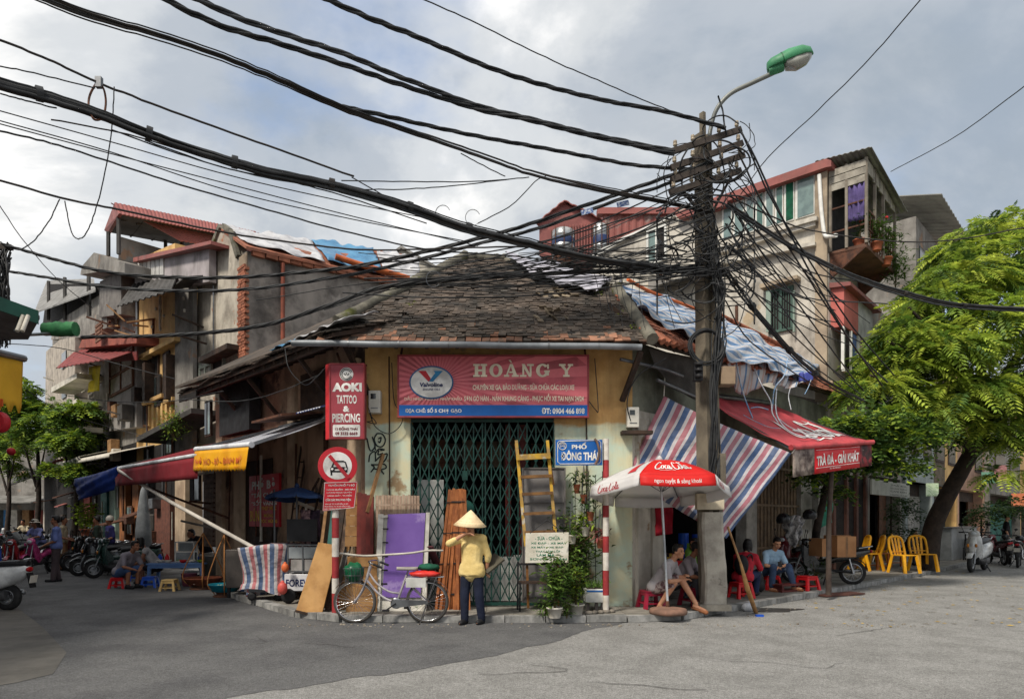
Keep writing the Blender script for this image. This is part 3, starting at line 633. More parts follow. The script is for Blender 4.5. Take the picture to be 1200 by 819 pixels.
for i in range(len(edges)-1):                              # the window band follows the sloping roof: each light is a window of its own
    a,b=edges[i]+1,edges[i+1]-.5
    top=lambda p: 244-(p-845)*.395;bot=lambda p: 282-(p-845)*.285
    P=[(a,bot(a)),(b,bot(b)),(b,top(b)),(a,top(a))]
    wn=fpoly(HL,[(a,bot(a)),(b,bot(b)),(b,top(b)),(a,top(a))],.03,.05).ob('window',FRW,tall,world=True)
    i_=2.0 if i < 7 else 2.5
    gl=CURT if i == 6 else GLS[1] if i in (3,5) else GLS[0]
    fpoly(HL,[(a+i_,bot(a)-1.8),(b-1.2,bot(b)-1.6),(b-1.2,top(b)+2),(a+i_,top(a)+2)],.045,.013).ob('pane',gl,wn,world=True)
wn=windowp(tall,HL,903,929,340,388,.0,pm('green_frame',(74,98,88),(58,78,70),rough=.7),DARK,2,1,.07,.08,pref=914,bars=9)
for a,b in ((897.5,903),(929,931)): fquad(HL,a,b,341,389,.2,.05,pref=a).ob('shutter',SHUT,wn,world=True)
fpoly(HL,[(890,333),(934,322),(934,326),(890,338)],.3,.3).ob('window_hood',TALLC,tall,world=True)
windowp(tall,HL,760,781,268,307,.0,FRW,[DARK,GLS[0]],2,1,.08,.08,pref=770)
fpoly(HL,[(690,300),(728,278.5),(779,256),(790,250),(790,253),(728,283),(692,305)],.12,.2).ob('coping',WHITEP,tall,world=True)
MB().tube(spline([HL.hit(960,205,.16),HL.hit(962,240,.16),HL.hit(965,268,.16),HL.hit(968,277,.16),HL.hit(980,276,.5)],5),.055,7).ob('downpipe',WHITEP,tall,world=True)
# balcony at the top of its front
def rf(px,py,o): return RF.hit(px,py,o)
tb0,tb1=9.85,12.6;zf=9.05;oB=.95
m=MB(RF.mat());m.box((tb0,.0,zf-.12),(tb1,oB,zf));m.ob('balcony_floor',pm('brown_board',(104,74,60),(78,58,48),sc=3,rough=.9,streak=.4),tall,world=True)
for t,o in ((tb0,.03),(tb0,.45),(tb0,oB),(10.6,oB),(11.4,oB),(tb1,oB)): MB(RF.mat()).box((t-.035,o-.035,zf),(t+.035,o+.035,11.35)).ob('balcony_post',pm('grey_post',(132,124,112),(108,100,90),rough=.9),tall,world=True)
for k in range(3): MB(RF.mat()).box((tb0-.03-.01*k,0,10.72+k*.2),(tb0-.01*k,oB,10.9+k*.2)).ob('siding_board',pm('grey_board',(158,152,140),(128,122,112),sc=4,rough=.9,rnd=.12,streak=.4),tall,world=True)
for k in range(5): MB(RF.mat()).box((tb0+.05+k*.55,oB-.01,10.95-.05*k),(tb0+.56+k*.55,oB+.02,11.3-.05*k)).ob('siding_board',MATS['grey_board'],tall,world=True)
for z in (9.45,9.95): MB(RF.mat()).box((tb0-.02,oB-.02,z),(tb1,oB+.02,z+.045)).ob('rail',RUST,tall,world=True)
for z in (9.55,10.2): MB(RF.mat()).box((tb0-.02,0,z),(tb0+.02,oB,z+.04)).ob('rail',RUST,tall,world=True)
for k in range(12): t=tb0+.12+k*.22;MB(RF.mat()).box((t-.012,oB-.012,zf),(t+.012,oB+.012,9.97)).ob('baluster',RUST,tall,world=True)
def cloth(a,b,c,d,name,mat,parent,amp=.04,fq=4,nu=14,nv=8,solid=.006):
    a,b,c,d=map(Vector,(a,b,c,d));nr=(b-a).cross(d-a).normalized()
    return MB().grid(lambda u,v: a.lerp(b,u).lerp(d.lerp(c,u),v)+nr*amp*(math.sin(u*fq*6.28+v*1.5)+.5*math.sin(u*fq*11+v*4)),nu,nv).ob(name,mat,parent,world=True,solid=solid)
cloth(RF.w(tb0+.02,.42,10.7),RF.w(tb0+.02,.93,10.7),RF.w(tb0+.02,.9,9.7),RF.w(tb0+.02,.45,9.75),'curtain',PURP,tall)
MB(RF.mat()).add([(tb0+.1,.02,zf),(tb1,.02,zf),(tb1,.02,11.3),(tb0+.1,.02,11.3)],[(0,1,2,3)]).ob('balcony_back',DARK,tall,world=True)
a,b=RF.w(9.6,-.3,11.6),RF.w(9.6,1.15,11.45);c,d=RF.w(13.0,1.2,10.85),RF.w(13.0,-.3,11.0)
corrugated(MB(),a,b,c,d,10,.02).ob('balcony_roof',GREYTIN,tall,world=True,solid=.015)
for t in (9.85,12.3): MB().prism([RF.w(t,.02,9.0),RF.w(t,oB,8.95),RF.w(t,.02,8.3)],tuple((RF.u*.08).to_3d())).ob('balcony_bracket',RUST,tall,world=True)
# red enclosure below it
t0,t1,t2=9.95,11.2,12.6;oe=.35
MB(RF.mat()).box((t0,0,6.95),(t1,oe,8.05)).ob('red_panel',REDWALL,tall,world=True)
MB(RF.mat()).box((t1+.003,0,6.95),(t2,oe-.01,7.95)).ob('grey_panel',pm('pale_panel',(186,186,182),(160,160,158),sc=3,rough=.7,grime=.4),tall,world=True)
m=MB(RF.mat());m.prism([(t0-.1,0,8.2),(t0-.1,.55,8.1),(t0-.1,.55,8.0),(t0-.1,0,8.06)],(t2-t0+.3,0,-.1));m.ob('red_canopy',REDTIN,tall,world=True)
w2=MB(RF.mat())
for k in range(5): x=t0+.02+(t2-t0-.04)*k/4;w2.box((x-.04,oe-.07,5.75),(x+.04,oe+.01,6.94))
w2.box((t0,oe-.06,5.7),(t2,oe+.02,5.8));w2=w2.ob('window',FRW,tall,world=True)
for k in range(4): x=t0+.02+(t2-t0-.04)*k/4;MB(RF.mat()).box((x+.05,oe-.05,5.81),(x+.56,oe-.04,6.93)).ob('pane',[DARK,pm('blue_cloth',(96,120,180),(80,102,156),rough=.9),pm('pink_cloth',(198,170,166),rough=.9),GLS[0]][k],w2,world=True)
MB(RF.mat()).box((9.8,0,5.2),(13.2,.1,5.45)).ob('string_course',TALLC,tall,world=True)
MB(RF.mat()).box((10.2,0,.1),(12.9,.02,2.9)).ob('shopfront',DARK,tall,world=True)
for t in (10.0,11.1,12.0,12.9): MB(RF.mat()).box((t-.09,.0,.1),(t+.09,.1,3.1)).ob('shop_post',pm('brown_paint',(96,62,52),(78,52,44),rough=.7,streak=.3),tall,world=True)
# balcony plants, each a thing
LEAFG=pm('leaf_green',(86,112,48),(52,78,32),sc=3,rough=.55,bump=0,isl=.4,trans=.3)
LEAFD=pm('leaf_dark',(56,84,38),(36,58,28),sc=3,rough=.5,bump=0,isl=.35,trans=.25)
LEAFY=pm('leaf_yellow_green',(150,168,52),(112,140,44),sc=3,rough=.55,bump=0,isl=.3,trans=.35)
LEAFR=pm('leaf_dull_red',(120,62,60),(92,52,50),sc=3,rough=.6,bump=0,isl=.3,trans=.2)
TERRA=pm('terracotta',(164,94,66),(138,78,56),sc=4,rough=.85);POTW=pm('white_pot',(206,200,188),(178,172,160),sc=4,rough=.7,grime=.3)
def leaf(mb,p,dr,up,ln,wd,bend=.25):
    dr=Vector(dr).normalized();s=dr.cross(Vector(up));s=s.normalized() if s.length > 1e-3 else Vector((1,0,0));n_=s.cross(dr);P=Vector(p)
    a=P+dr*ln*.45+n_*ln*.06;tip=P+dr*ln-Vector((0,0,1))*ln*bend
    mb.add([P,a+s*wd/2,tip,a-s*wd/2],[(0,1,2,3)])
def bush(name,label,cat,loc,r,h,n,mat,ln=.12,wd=.05,stems=5,pot=None,group=None,narrow=False,potr=.16,poth=.22,mat2=None):
    t=thing(name,label,cat,loc,group=group);z0=0
    if pot is not None:
        MB().lathe([(potr*.72,0),(potr*.95,poth*.85),(potr*1.06,poth*.86),(potr*1.06,poth),(potr*.94,poth),(potr*.9,poth*.8)],16).ob('pot',pot,t);z0=poth*.85
    st_,lf=MB(),MB();lf2=MB()
    for k in range(stems):
        a=rng.uniform(0,6.28);e_=Vector((math.cos(a)*r*.8*rng.random(),math.sin(a)*r*.8*rng.random(),z0+h*rng.uniform(.6,1)))
        P=spline([(0,0,z0-.03),(e_.x*.35,e_.y*.35,z0+(e_.z-z0)*.5),e_],4);st_.tube(P,[.012*(1-.7*i/len(P)) for i in range(len(P))],5)
        for i in range(n//stems):
            q=P[rng.randrange(len(P)//4,len(P))];a=rng.uniform(0,6.28);dr=Vector((math.cos(a),math.sin(a),rng.uniform(-.2,.8)))
            q=q+Vector((rng.gauss(0,r*.3),rng.gauss(0,r*.3),rng.gauss(0,h*.08)))
            leaf(lf2 if (mat2 is not None and rng.random() < .3) else lf,q,dr,(0,0,1),ln*rng.uniform(.6,1.3),wd*rng.uniform(.7,1.2))
    st_.ob('stem',pm('stem',(96,84,56),(72,70,44),rough=.9),t);tag(lf.ob('foliage',mat,t),kind='stuff')
    if lf2.V: tag(lf2.ob('light_foliage',mat2,t),kind='stuff')
    return t
bush('balcony_plant','leafy green pot plant at the near corner of the roof balcony','plant',RF.w(10.1,.7,9.05),.35,.8,130,LEAFD,pot=TERRA)
t=bush('balcony_plant','red flowering plant on the roof balcony above the red panel','plant',RF.w(11.0,.8,9.05),.3,1.0,120,LEAFG,pot=TERRA)
m=MB()
for k in range(9): m.ell((rng.gauss(0,.18),rng.gauss(0,.15),1.0+rng.gauss(0,.12)),(.05,.05,.045),6,4)
m.ob('flower',pm('red_flower',(200,40,52),rough=.7,bump=0),t)
bush('balcony_plant','trailing shrub at the far end of the roof balcony','plant',RF.w(12.5,1.0,8.5),.6,1.3,420,LEAFG,ln=.24,pot=None)
bush('balcony_plant','dense green plant in the middle of the roof balcony','plant',RF.w(11.6,.98,8.9),.45,1.0,320,LEAFG,ln=.18,pot=TERRA);bush('balcony_plant','thin leafy plant hanging out over the near rail of the roof balcony','plant',RF.w(10.5,1.02,9.0),.4,.8,260,LEAFG,ln=.16,pot=TERRA)
# ---- what stands behind the corner house on the right: tin sheds, tanks
shed=thing('tin_shed','small red corrugated tin shed with a pitched roof behind the corner house','shed',at(668,330,27))
g0=[at(632,300,27),at(632,258,27),at(660,238,27),at(704,258,27),at(704,300,27)]
MB().prism(g0,(1.2,3,0)).ob('wall',REDTIN,shed,world=True)
m=MB();corrugated(m,at(628,262,26.8),at(661,235,26.8),at(661,235,26.8)+Vector((1.4,3.2,0)),at(628,262,26.8)+Vector((1.4,3.2,0)),4,.03);corrugated(m,at(661,235,26.8),at(709,259,26.8),at(709,259,26.8)+Vector((1.4,3.2,0)),at(661,235,26.8)+Vector((1.4,3.2,0)),5,.03)
m.ob('roof',REDTIN,shed,world=True,solid=.04)
for k in range(12): x=664+k*3.4;MB().box((at(x,0,26.97).x,26.93,at(0,298,27).z),(at(x+1.2,0,27).x,26.98,at(0,262-(0 if x > 690 else (690-x)*-.1),27).z)).ob('rib',REDTIN,shed,world=True)
sh2=thing('tin_wall','long rusted red tin wall with a red capping above the old roofs','tin wall',at(745,285,25))
a,b=at(706,300,25),at(800,300,25);ta,tb=at(706,250,25),at(800,248,25)
corrugated(MB(),a,b,tb,ta,11,.035).ob('sheet',REDRUST,sh2,world=True,solid=.02);MB().box(tuple(ta+Vector((-.2,-.15,-.08))),tuple(tb+Vector((.3,.2,.09)))).ob('capping',REDTIN,sh2,world=True)
def tank(px,py0,py1,w_,d,label):
    c=at(px,py1,d);h=(py1-py0)*d/FL;r=w_*d/FL/2;t=thing('water_tank',label,'water tank',c,group='water tanks on the roofs')
    MB().lathe([(r*.9,0),(r,.05),(r,h*.32),(r*1.02,h*.33),(r*1.02,h*.36),(r,h*.37),(r,h*.7),(r*1.02,h*.71),(r,h*.74),(r,h*.9),(r*.6,h*.98),(.05,h)],18).ob('drum',pm('tank_steel',(176,178,178),(150,152,152),sc=2,rough=.3,metal=.6,bump=0,streak=.3),t)
    MB().lathe([(r*1.015,h*.42),(r*1.025,h*.43),(r*1.025,h*.62),(r*1.015,h*.63)],18,caps=False).ob('band',pm('tank_blue',(44,62,104),rough=.5),t)
    m=MB()
    for k in range(8): a_=k*.785;m.bar((r*1.06*math.cos(a_),r*1.06*math.sin(a_),-.3),(r*1.06*math.cos(a_),r*1.06*math.sin(a_),h*.95),.03)
    m.ob('cage_bar',RUST,t);MB().lathe([(r*.9,-.6),(r*.95,0)],12).ob('stand',RUST,t)
tank(660,268,303,26,25.5,'steel water tank with a blue band beside the red tin shed')
tank(704,262,305,18,24.5,'slim steel water tank in front of the rusted tin wall')
far_g=thing('far_house','pale grey house with a peaked roof far behind the tarpaulin roof','house',at(480,330,42))
MB().prism([at(438,340,42),at(438,312,42),at(470,290,42),at(517,316,42),at(517,345,42)],(1,5,0)).ob('wall',pm('pale_far_wall',(178,172,160),(160,154,142),rough=.9,streak=.4),far_g,world=True)
MB().prism([at(434,314,41.8),at(470,287.5,41.8),at(521,317,41.8),at(521,319.5,41.8),at(470,290.5,41.8),at(434,317,41.8)],(1,5.4,0)).ob('roof',GREYTIN,far_g,world=True)
far_r=thing('far_house','grey concrete house with a corrugated roof behind the plant balcony','house',RF.w(21,0,0))
MB(RF.mat()).box((19.4,-4,3),(24.4,0,13.2)).ob('wall',GREYP,far_r,world=True)
corrugated(MB(),RF.w(19.0,.9,13.6),RF.w(24.8,.9,13.5),RF.w(24.8,-3,14.6),RF.w(19.0,-3,14.7),14,.03).ob('roof',pm('pale_tin',(170,168,160),(146,144,138),sc=1.5,rough=.6,streak=.4),far_r,world=True,solid=.03)
for k in range(3): MB(RF.mat()).box((19.9+k*1.5,.0,10.6),(20.8+k*1.5,.03,12.2)).ob('window',GLASSD,far_r,world=True)
# shops along the right street behind the trees, each a house of its own
def shop_row(F,t0,t1,h,wall,label,o=0.0,kind=0,door=DARK,name='shop_house'):
    s=thing(name,label,'house',F.w((t0+t1)/2,o,0));tw=t1-t0
    MB(F.mat()).box((t0+.01,o-5,3.0),(t1-.01,o,h)).ob('upper_wall',wall,s,world=True);MB(F.mat()).box((t0+.01,o-5,.05),(t1-.01,o-.8,3.0)).ob('shop_back',DARK,s,world=True)
    for t in (t0+.02,t1-.32): MB(F.mat()).box((t,o-.8,.05),(t+.3,o+.01,2.998)).ob('pier',wall,s,world=True)
    MB(F.mat()).box((t0+.35,o-.5,2.5),(t1-.35,o-.45,2.99)).ob('transom',DARKWOOD,s,world=True)
    n=4
    for k in range(n):
        a=t0+.35+(tw-.7)*k/n
        if kind == 0 or (kind == 1 and k in (0,3)): MB(F.mat()).box((a+.02,o-.48,.06),(a+(tw-.7)/n-.02,o-.42,2.5)).ob('door_leaf',door,s,world=True)
    for k in range(2):
        a=t0+tw*(.15+.45*k)
        if h > 5:
            wi=MB(F.mat()).box((a,o-.02,4.0),(a+tw*.28,o+.04,5.4)).ob('window',DARKWOOD,s,world=True);MB(F.mat()).box((a+.08,o+.03,4.1),(a+tw*.28-.08,o+.05,5.3)).ob('pane',GLASSD,wi,world=True)
    return s
DOORB=pm('brown_door',(98,66,46),(74,52,38),sc=4,rough=.7,rnd=.1);TEAL=pm('teal_door',(46,104,96),(36,84,78),rough=.7)
shop_row(RF,13.2,17.4,8.5,GREYP,'grey house with brown posts and an open dark shop behind yellow chairs',0,1,DOORB)
shop_row(RF,17.4,21.8,7.5,pm('pale_blue_plaster',(150,158,156),(128,136,134),rough=.9,streak=.4),'pale house with white door posts behind the leaning tree',.1,0,pm('white_slat_door',(166,162,154),(140,136,128),rough=.8,rnd=.1))
shop_row(RF,21.8,27,8.2,YELP,'yellow house with dark doors beyond the leaning tree',0,0,pm('dark_teal_door',(44,58,58),(34,46,46),rough=.7,rnd=.1))
shop_row(RF,27,34,9,pm('rose_plaster',(176,140,118),(150,120,104),rough=.9,streak=.4),'rose brown house at the far right of the street',0,1,DOORB)
shop_row(RF,34,46,8,GREYP,'far grey house closing the right street',.2,0,TEAL);shop_row(RF,46,62,9,YELP,'farthest ochre house of the right street',.2,1,DOORB)
cl_=thing('end_house','dim house closing the far end of the right street','house',RF.w(70,6,0));MB(RF.mat()).box((66,-3,0),(76,40,10)).ob('wall',GREYP,cl_,world=True)
for k in range(9): MB(RF.mat()).box((65.9,1+k*3,1),(66.05,2.6+k*3,3.2)).ob('window',GLASSD,cl_,world=True)
# ---- left street: gable house
gh=thing('gable_house','weathered grey house with a steep bare gable and torn tarpaulin roof','house',LF.w(8.5,-1.0,0))
OG=-1.0
fpoly(LF,[(291,470),(280,300),(270,272),(263,266),(256,266),(250,276),(240,311),(232,336),(227,455),(222,520),(292,520)],OG,.3).ob('gable_wall',GABLE,gh,world=True)
for a,b in (((279,301),(270,271)),((270,271),(262,265)),((258,265),(240,311)),((240,311),(232,337))): MB().bar(LF.hit(*a,OG+.02),LF.hit(*b,OG+.02),.1,.14).ob('gable_coping',HIPC,gh,world=True)
tc0=LF.t(290,OG);cx_,cy_=(LF.w(tc0,OG,0)).xy;SD=Frame((cx_,cy_),(.69,.72),1)           # its side wall
zc=LF.tz(280,301,OG)[1]
sw=MB().prism([SD.w(0.002,0,2),SD.w(5.2,0,2),SD.w(5.2,0,9.15),SD.w(2,0,zc+.05),SD.w(.002,0,zc)],tuple((-SD.n*.3).to_3d()));sw.ob('side_wall',SIDEP,gh,world=True)
for k in range(14): t=.1+k*.36;MB(SD.mat()).box((t,0,zc-.12+.08*t),(t+.33,.1+rng.uniform(0,.05),zc+.02+.08*t)).ob('eave_brick',BRICK,gh,world=True)
# exposed brick quoin
bq=MB().box((-.12,-.055,-.034),(.12,.055,.034)).mesh('brick');bq.materials.append(BRICK)
qd=MB(LF.mat()).box((tc0-.02,OG+.001,4.6),(tc0+.5,OG+.03,zc-.05)).ob('brick_quoin',pm('mortar',(140,124,106),(112,98,84),rough=.95),gh,world=True)
la=math.atan2(LF.u.y,LF.u.x);base=gh.location
for j in range(46):
    z=4.66+j*.082
    for i in range(2):
        t=tc0+.12+i*.25+(0 if j % 2 else -.06);p=LF.w(t,OG+.025+rng.uniform(0,.018),z)-base;piece('brick',bq,qd,p,(0,0,la))
for j in range(30):                                        # thin orange brick edge at the far side of the gable
    p=LF.w(LF.t(226,OG)+rng.uniform(-.02,.02),OG+.03,4.4+j*.1)-base;piece('brick',bq,qd,p,(0,0,la),(.8,1,1.2))
w3=windowp(gh,LF,236,249,420,456,OG,pm('grey_green_frame',(150,156,144),(120,126,116),rough=.85,streak=.5),GREYP,2,3,.09,.07)
windowp(gh,LF,250,264,415,452,OG,MATS['grey_green_frame'],[DARK,DARK],1,1,.1,.08)
fquad(LF,232,266,410,416,OG+.4,.4,pref=250).ob('window_hood',DARKWOOD,gh,world=True)
MB().tube([SD.w(.95,.1,zc-.1),SD.w(.95,.1,5.0)],.06,8).ob('downpipe',pm('rust_pipe',(136,74,56),(108,62,50),rough=.8),gh,world=True)
apx=LF.hit(258,267,OG);rend=at(480,299,23.8)
ev0,ev1=SD.w(-.1,.15,zc+.05),SD.w(5.4,.15,9.2)
MB().prism([ev0,ev1,rend,apx],(0,0,-.08)).ob('roof',TILEO,gh,world=True)
SILV=pm('silver_tarp',(186,186,188),(150,150,154),sc=2.5,rough=.55,bump=.6,bs=14,grime=.5,scol=(110,104,100));BLUT=pm('blue_tarp',(84,136,170),(66,112,148),sc=2,rough=.55,bump=.5,bs=12,grime=.25,scol=(150,160,166))
def drape(a,b,c,d,name,mat,label,cat,amp=.05,nu=24,nv=10,group=None,lift=.06,solid=.008):
    a,b,c,d=map(Vector,(a,b,c,d));nr=(b-a).cross(d-a).normalized();nr=nr if nr.z > 0 else -nr;ph=rng.uniform(0,6)
    f=lambda u,v: a.lerp(b,u).lerp(d.lerp(c,u),v)+nr*(lift+amp*(math.sin(u*13+v*4+ph)*math.sin(v*7+u*3)+.6*math.sin(u*29+ph)*math.sin(v*17)))+(b-a)*.01*math.sin(v*20+ph)+(d-a)*.02*math.sin(u*23+ph)
    return tag(MB().grid(f,nu,nv).ob(name,mat,solid=solid),label,cat,group)
def bl(u,v): return ev0.lerp(ev1,u).lerp(apx.lerp(rend,u),v)
drape(bl(.02,.12),bl(.42,.0),bl(.42,.98),bl(.02,1.0),'tarpaulin',SILV,'crumpled silver tarpaulin over the gable house roof beside the bare gable','tarpaulin',group='tarpaulins on old roofs')
drape(bl(.44,.06),bl(.80,.03),bl(.76,.95),bl(.42,1.0),'tarpaulin',BLUT,'blue tarpaulin sheet on the gable house roof','tarpaulin',group='tarpaulins on old roofs',lift=.09)
drape(bl(.80,.1),bl(1.05,.0),bl(1.05,.9),bl(.78,.9),'tarpaulin',SILV,'pale silver tarpaulin right of the blue sheet on the roof','tarpaulin',group='tarpaulins on old roofs',lift=.1)
OT=pm('orange_tarp',(190,100,52),(160,82,44),sc=3,rough=.6,bump=.4,bs=14);P=[bl(.5,.12),bl(.58,.05),bl(.68,.0),bl(.82,-.03),bl(.97,-.06)]
tag(MB().tube([p+Vector((0,-.1,.18)) for p in spline(P,4)],.09,7).ob('tarpaulin_roll',OT),'rolled orange tarpaulin lying along the edge of the blue sheet','tarpaulin')
# ---- left street: yellow house
yh=thing('yellow_house','narrow yellow plastered house with dark upper windows in the left street','house',LF.w(LF.t(190,-.9),-.9,0));OY=-.9
fpoly(LF,[(224,540),(222,300),(205,300),(205,285),(158,305),(160,540)],OY,3).ob('wall',YELP,yh,world=True)
fpoly(LF,[(226,545),(226,330),(205,335),(205,545)],OY+.12,.12).ob('pier',GREYP,yh,world=True)
fpoly(LF,[(245,330),(245,285),(158,305),(158,345)],OY+.15,.2).ob('upper_storey',pm('lilac_grey_plaster',(170,162,164),(140,134,134),sc=1.3,rough=.92,streak=.5,grime=.4),yh,world=True)
fpoly(LF,[(247,286),(247,282),(156,302),(156,307)],OY+.4,.6).ob('roof_edge',REDTIN,yh,world=True)
for k in range(6): a=162+k*5;fpoly(LF,[(a,322),(a+4.2,322),(a+4.2,303-k*1.1),(a,304-k*1.1)],OY+.2,.05).ob('white_panel',pm('white_slat',(196,194,190),(172,170,166),rough=.6,rnd=.06),yh,world=True)
a,b=LF.hit(138,360,OY+1.5),LF.hit(200,342,OY+1.5);c,d=LF.hit(208,322,OY),LF.hit(158,332,OY)
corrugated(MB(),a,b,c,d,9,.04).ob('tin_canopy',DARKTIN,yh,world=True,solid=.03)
fpoly(LF,[(163,416),(204,394),(204,399),(163,421)],OY+.3,.3).ob('cornice',YELP,yh,world=True)
for px0,px1,y0,y1 in ((168,187,426,470),(193,199.5,416,468)):
    wi=windowp(yh,LF,px0,px1,y0,y1,OY,DARKWOOD,DARK,2 if px0 < 180 else 1,1,.08,.06)
    fquad(LF,px0-1.5,px0+1.5,y0,y1,OY+.35,.33).ob('shutter',DARKWOOD,wi,world=True)
    fquad(LF,px0-2,px1+2,y1+1,y1+5,OY+.2,.2).ob('sill',YELP,wi,world=True)
for k in range(7): a=167+k*5.2;fquad(LF,a,a+2.4,477-k*1.2,500-k*.6,OY+.08,.08).ob('baluster',YELP,yh,world=True)
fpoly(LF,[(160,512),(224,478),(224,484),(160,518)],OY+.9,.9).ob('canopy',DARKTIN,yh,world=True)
MB().tube([LF.hit(161,345,OY+.2),LF.hit(161,490,OY+.2)],.06,7).ob('downpipe',STEEL,yh,world=True)
for k,(px,py) in enumerate(((183,364),(192,372),(178,385),(188,388),(215,352),(216,366))): p=LF.hit(px,py,OY+.25);MB().lathe([(.02,0),(.045,.02),(.03,.05),(.05,.08),(.01,.11)],8,p).ob('insulator',POTW,yh,world=True)
fquad(LF,168,214,520,668,OY+.005,.02,pref=190).ob('opening_shade',DARK,yh,world=True)  # flat dark sheet: the shade inside the open shop put into colour
fquad(LF,205,217,530,662,OY+.5,.5,pref=210).ob('pale_pier',MATS['pale_stained_plaster'],yh,world=True)
fquad(LF,181,199,585,660,OY+.25,.2,pref=190).ob('brick_pier',pm('dark_brick',(110,70,58),(88,58,50),sc=7,rough=.95),yh,world=True)
# red tin roof over its roof terrace
rt=thing('roof_shelter','red corrugated shelter roof on posts above the yellow house','shelter',at(200,300,25))
a,b=at(130,238,23.0),at(336,280,30.0);c,d=at(252,308,27.0),at(124,271,21.5)
corrugated(MB(),a,b,b+Vector((1.5,1.8,-.55)),a+Vector((1.5,1.8,-.55)),40,.03).ob('roof_sheet',REDTIN,rt,world=True,solid=.03)
corrugated(MB(),at(139,251,22.6),at(300,283,27.6),at(300,272,28.2),at(134,238,23.0),40,.02).ob('front_sheet',pm('red_tin_front',(148,86,80),(126,72,68),sc=1.2,rough=.6),rt,world=True,solid=.03)
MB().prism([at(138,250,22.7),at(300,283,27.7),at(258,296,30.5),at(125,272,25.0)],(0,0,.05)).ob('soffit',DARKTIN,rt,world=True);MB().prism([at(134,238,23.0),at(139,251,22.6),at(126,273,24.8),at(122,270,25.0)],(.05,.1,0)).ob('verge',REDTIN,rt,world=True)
for k in range(5): MB().bar(at(139+k*28,253+k*5.6,22.9+k*.95),at(128+k*25,273+k*4.2,25+k*.95),.06).ob('purlin',DARK,rt,world=True)
for px,y0,y1,dd in ((127,272,300,24.5),(139,252,298,23),(213,268,300,26.5),(194,282,300,27)): MB().bar(at(px,y0,dd),at(px,y1,dd),.1).ob('post',DARKTIN,rt,world=True)
for k in range(6): a_=at(140+k*20,258+k*4.4,23.4+k*.6);MB().bar(a_,a_+Vector((.4,1.2,.5)),.06).ob('brace',DARKTIN,rt,world=True)
MB().prism([at(138,315,24),at(140,277,24),at(205,296,25.5),at(205,320,25.5)],(.3,.6,0)).ob('parapet',GREYP,rt,world=True)
# ---- left street: terrace house with awnings
th=thing('terrace_house','dark cluttered house with an open roof terrace and red tin canopy in the left street','house',LF.w(LF.t(110,-.9),-.9,0));OT_=-.9
fpoly(LF,[(160,560),(160,330),(118,345),(62,380),(58,560)],OT_,4).ob('wall',GREYP,th,world=True)
fpoly(LF,[(160,500),(160,405),(128,415),(128,505)],OT_+.3,.3).ob('bay',pm('bay_plaster',(150,146,142),(126,122,118),sc=1.4,rough=.92,streak=.4,grime=.3),th,world=True)
windowp(th,LF,130,157,424,465,OT_+.3,pm('brown_frame',(112,76,54),(90,62,46),rough=.8),pm('white_curtain',(190,186,180),(160,156,150),sc=6,rough=.9),2,2,.1,.07)
a,b=LF.hit(66,432,OT_+1.7),LF.hit(130,421,OT_+1.7);c,d=LF.hit(160,411,OT_+.2),LF.hit(90,410,OT_+.2)
corrugated(MB(),a,b,c,d,12,.03).ob('red_canopy',pm('maroon_tin',(126,56,54),(104,48,46),rough=.7),th,world=True,solid=.03)
fpoly(LF,[(130,420),(160,411),(160,422),(131,424)],OT_+.5,.05).ob('canopy_side',MATS['maroon_tin'],th,world=True)
fpoly(LF,[(125,384),(125,366),(62,381),(60,398),(100,395)],OT_+.4,.4).ob('terrace_parapet',GREYP,th,world=True)
fpoly(LF,[(160,402),(160,392),(96,398),(92,408)],OT_+.7,.7).ob('red_slab',pm('red_wash',(150,84,70),(124,70,60),rough=.9,streak=.5),th,world=True)
fpoly(LF,[(116,372),(116,332),(56,333),(50,380)],OT_-.6,.3).ob('terrace_back',DARK,th,world=True)
a,b=LF.hit(44,366,OT_+.6),LF.hit(102,352,OT_+.6)
MB().prism([LF.hit(40,368,OT_+.8),LF.hit(112,342,OT_+.3),LF.hit(110,328,OT_-2),LF.hit(55,330,OT_-2)],(0,0,.08)).ob('terrace_roof',GREYTIN,th,world=True)
for px in (57,76,104): p=LF.hit(px,375,OT_+.1);MB().bar(p,p+Vector((0,0,2.2)),.12).ob('terrace_post',DARKTIN,th,world=True)
fpoly(LF,[(142,368),(142,318),(117,330),(116,372)],OT_+.5,1.5).ob('roof_room',pm('dark_grey_plaster',(116,112,108),(92,88,86),rough=.92,streak=.5),th,world=True)
fpoly(LF,[(146,322),(146,308),(110,296),(96,312),(94,322),(118,318)],OT_+1.0,2).ob('roof_slab',GREYP,th,world=True)
cr=MB();
for k in range(5): p=LF.hit(112,401-k*4.4,OT_+.9);cr.bar(p,p+Vector(((LF.n*-.05).x,0,0))+(LF.u*-1.0).to_3d()*1.0,.05,.1)
cr.ob('crate',pm('crate_wood',(120,84,66),(96,68,54),rough=.85),th,world=True)
for k in range(9): p=LF.hit(126+rng.uniform(0,28),372+rng.uniform(0,26),OT_+rng.uniform(.6,1.1));q=p+Vector((rng.uniform(-1,1),rng.uniform(-.6,.6),rng.uniform(-.3,.6)));MB().bar(p,q,.08,.05).ob('loose_plank',rng.choice([RUST,DARKWOOD,WOOD]),th,world=True)
fquad(LF,60,160,530,655,OT_+.005,.02,pref=120).ob('opening_shade',DARK,th,world=True)  # dark sheet on the wall stands for the shaded shop inside
for px,mat_ in ((140,pm('orange_brown_door',(150,96,56),(120,76,46),rough=.8)),(118,TEAL),(128,pm('mint_panel',(150,170,156),rough=.8)),(98,REDWALL),(72,REDTIN),(155,MATS['orange_brown_door'])):
    fquad(LF,px,px+7,555,645,OT_+.25,.2).ob('shop_panel',mat_,th,world=True)
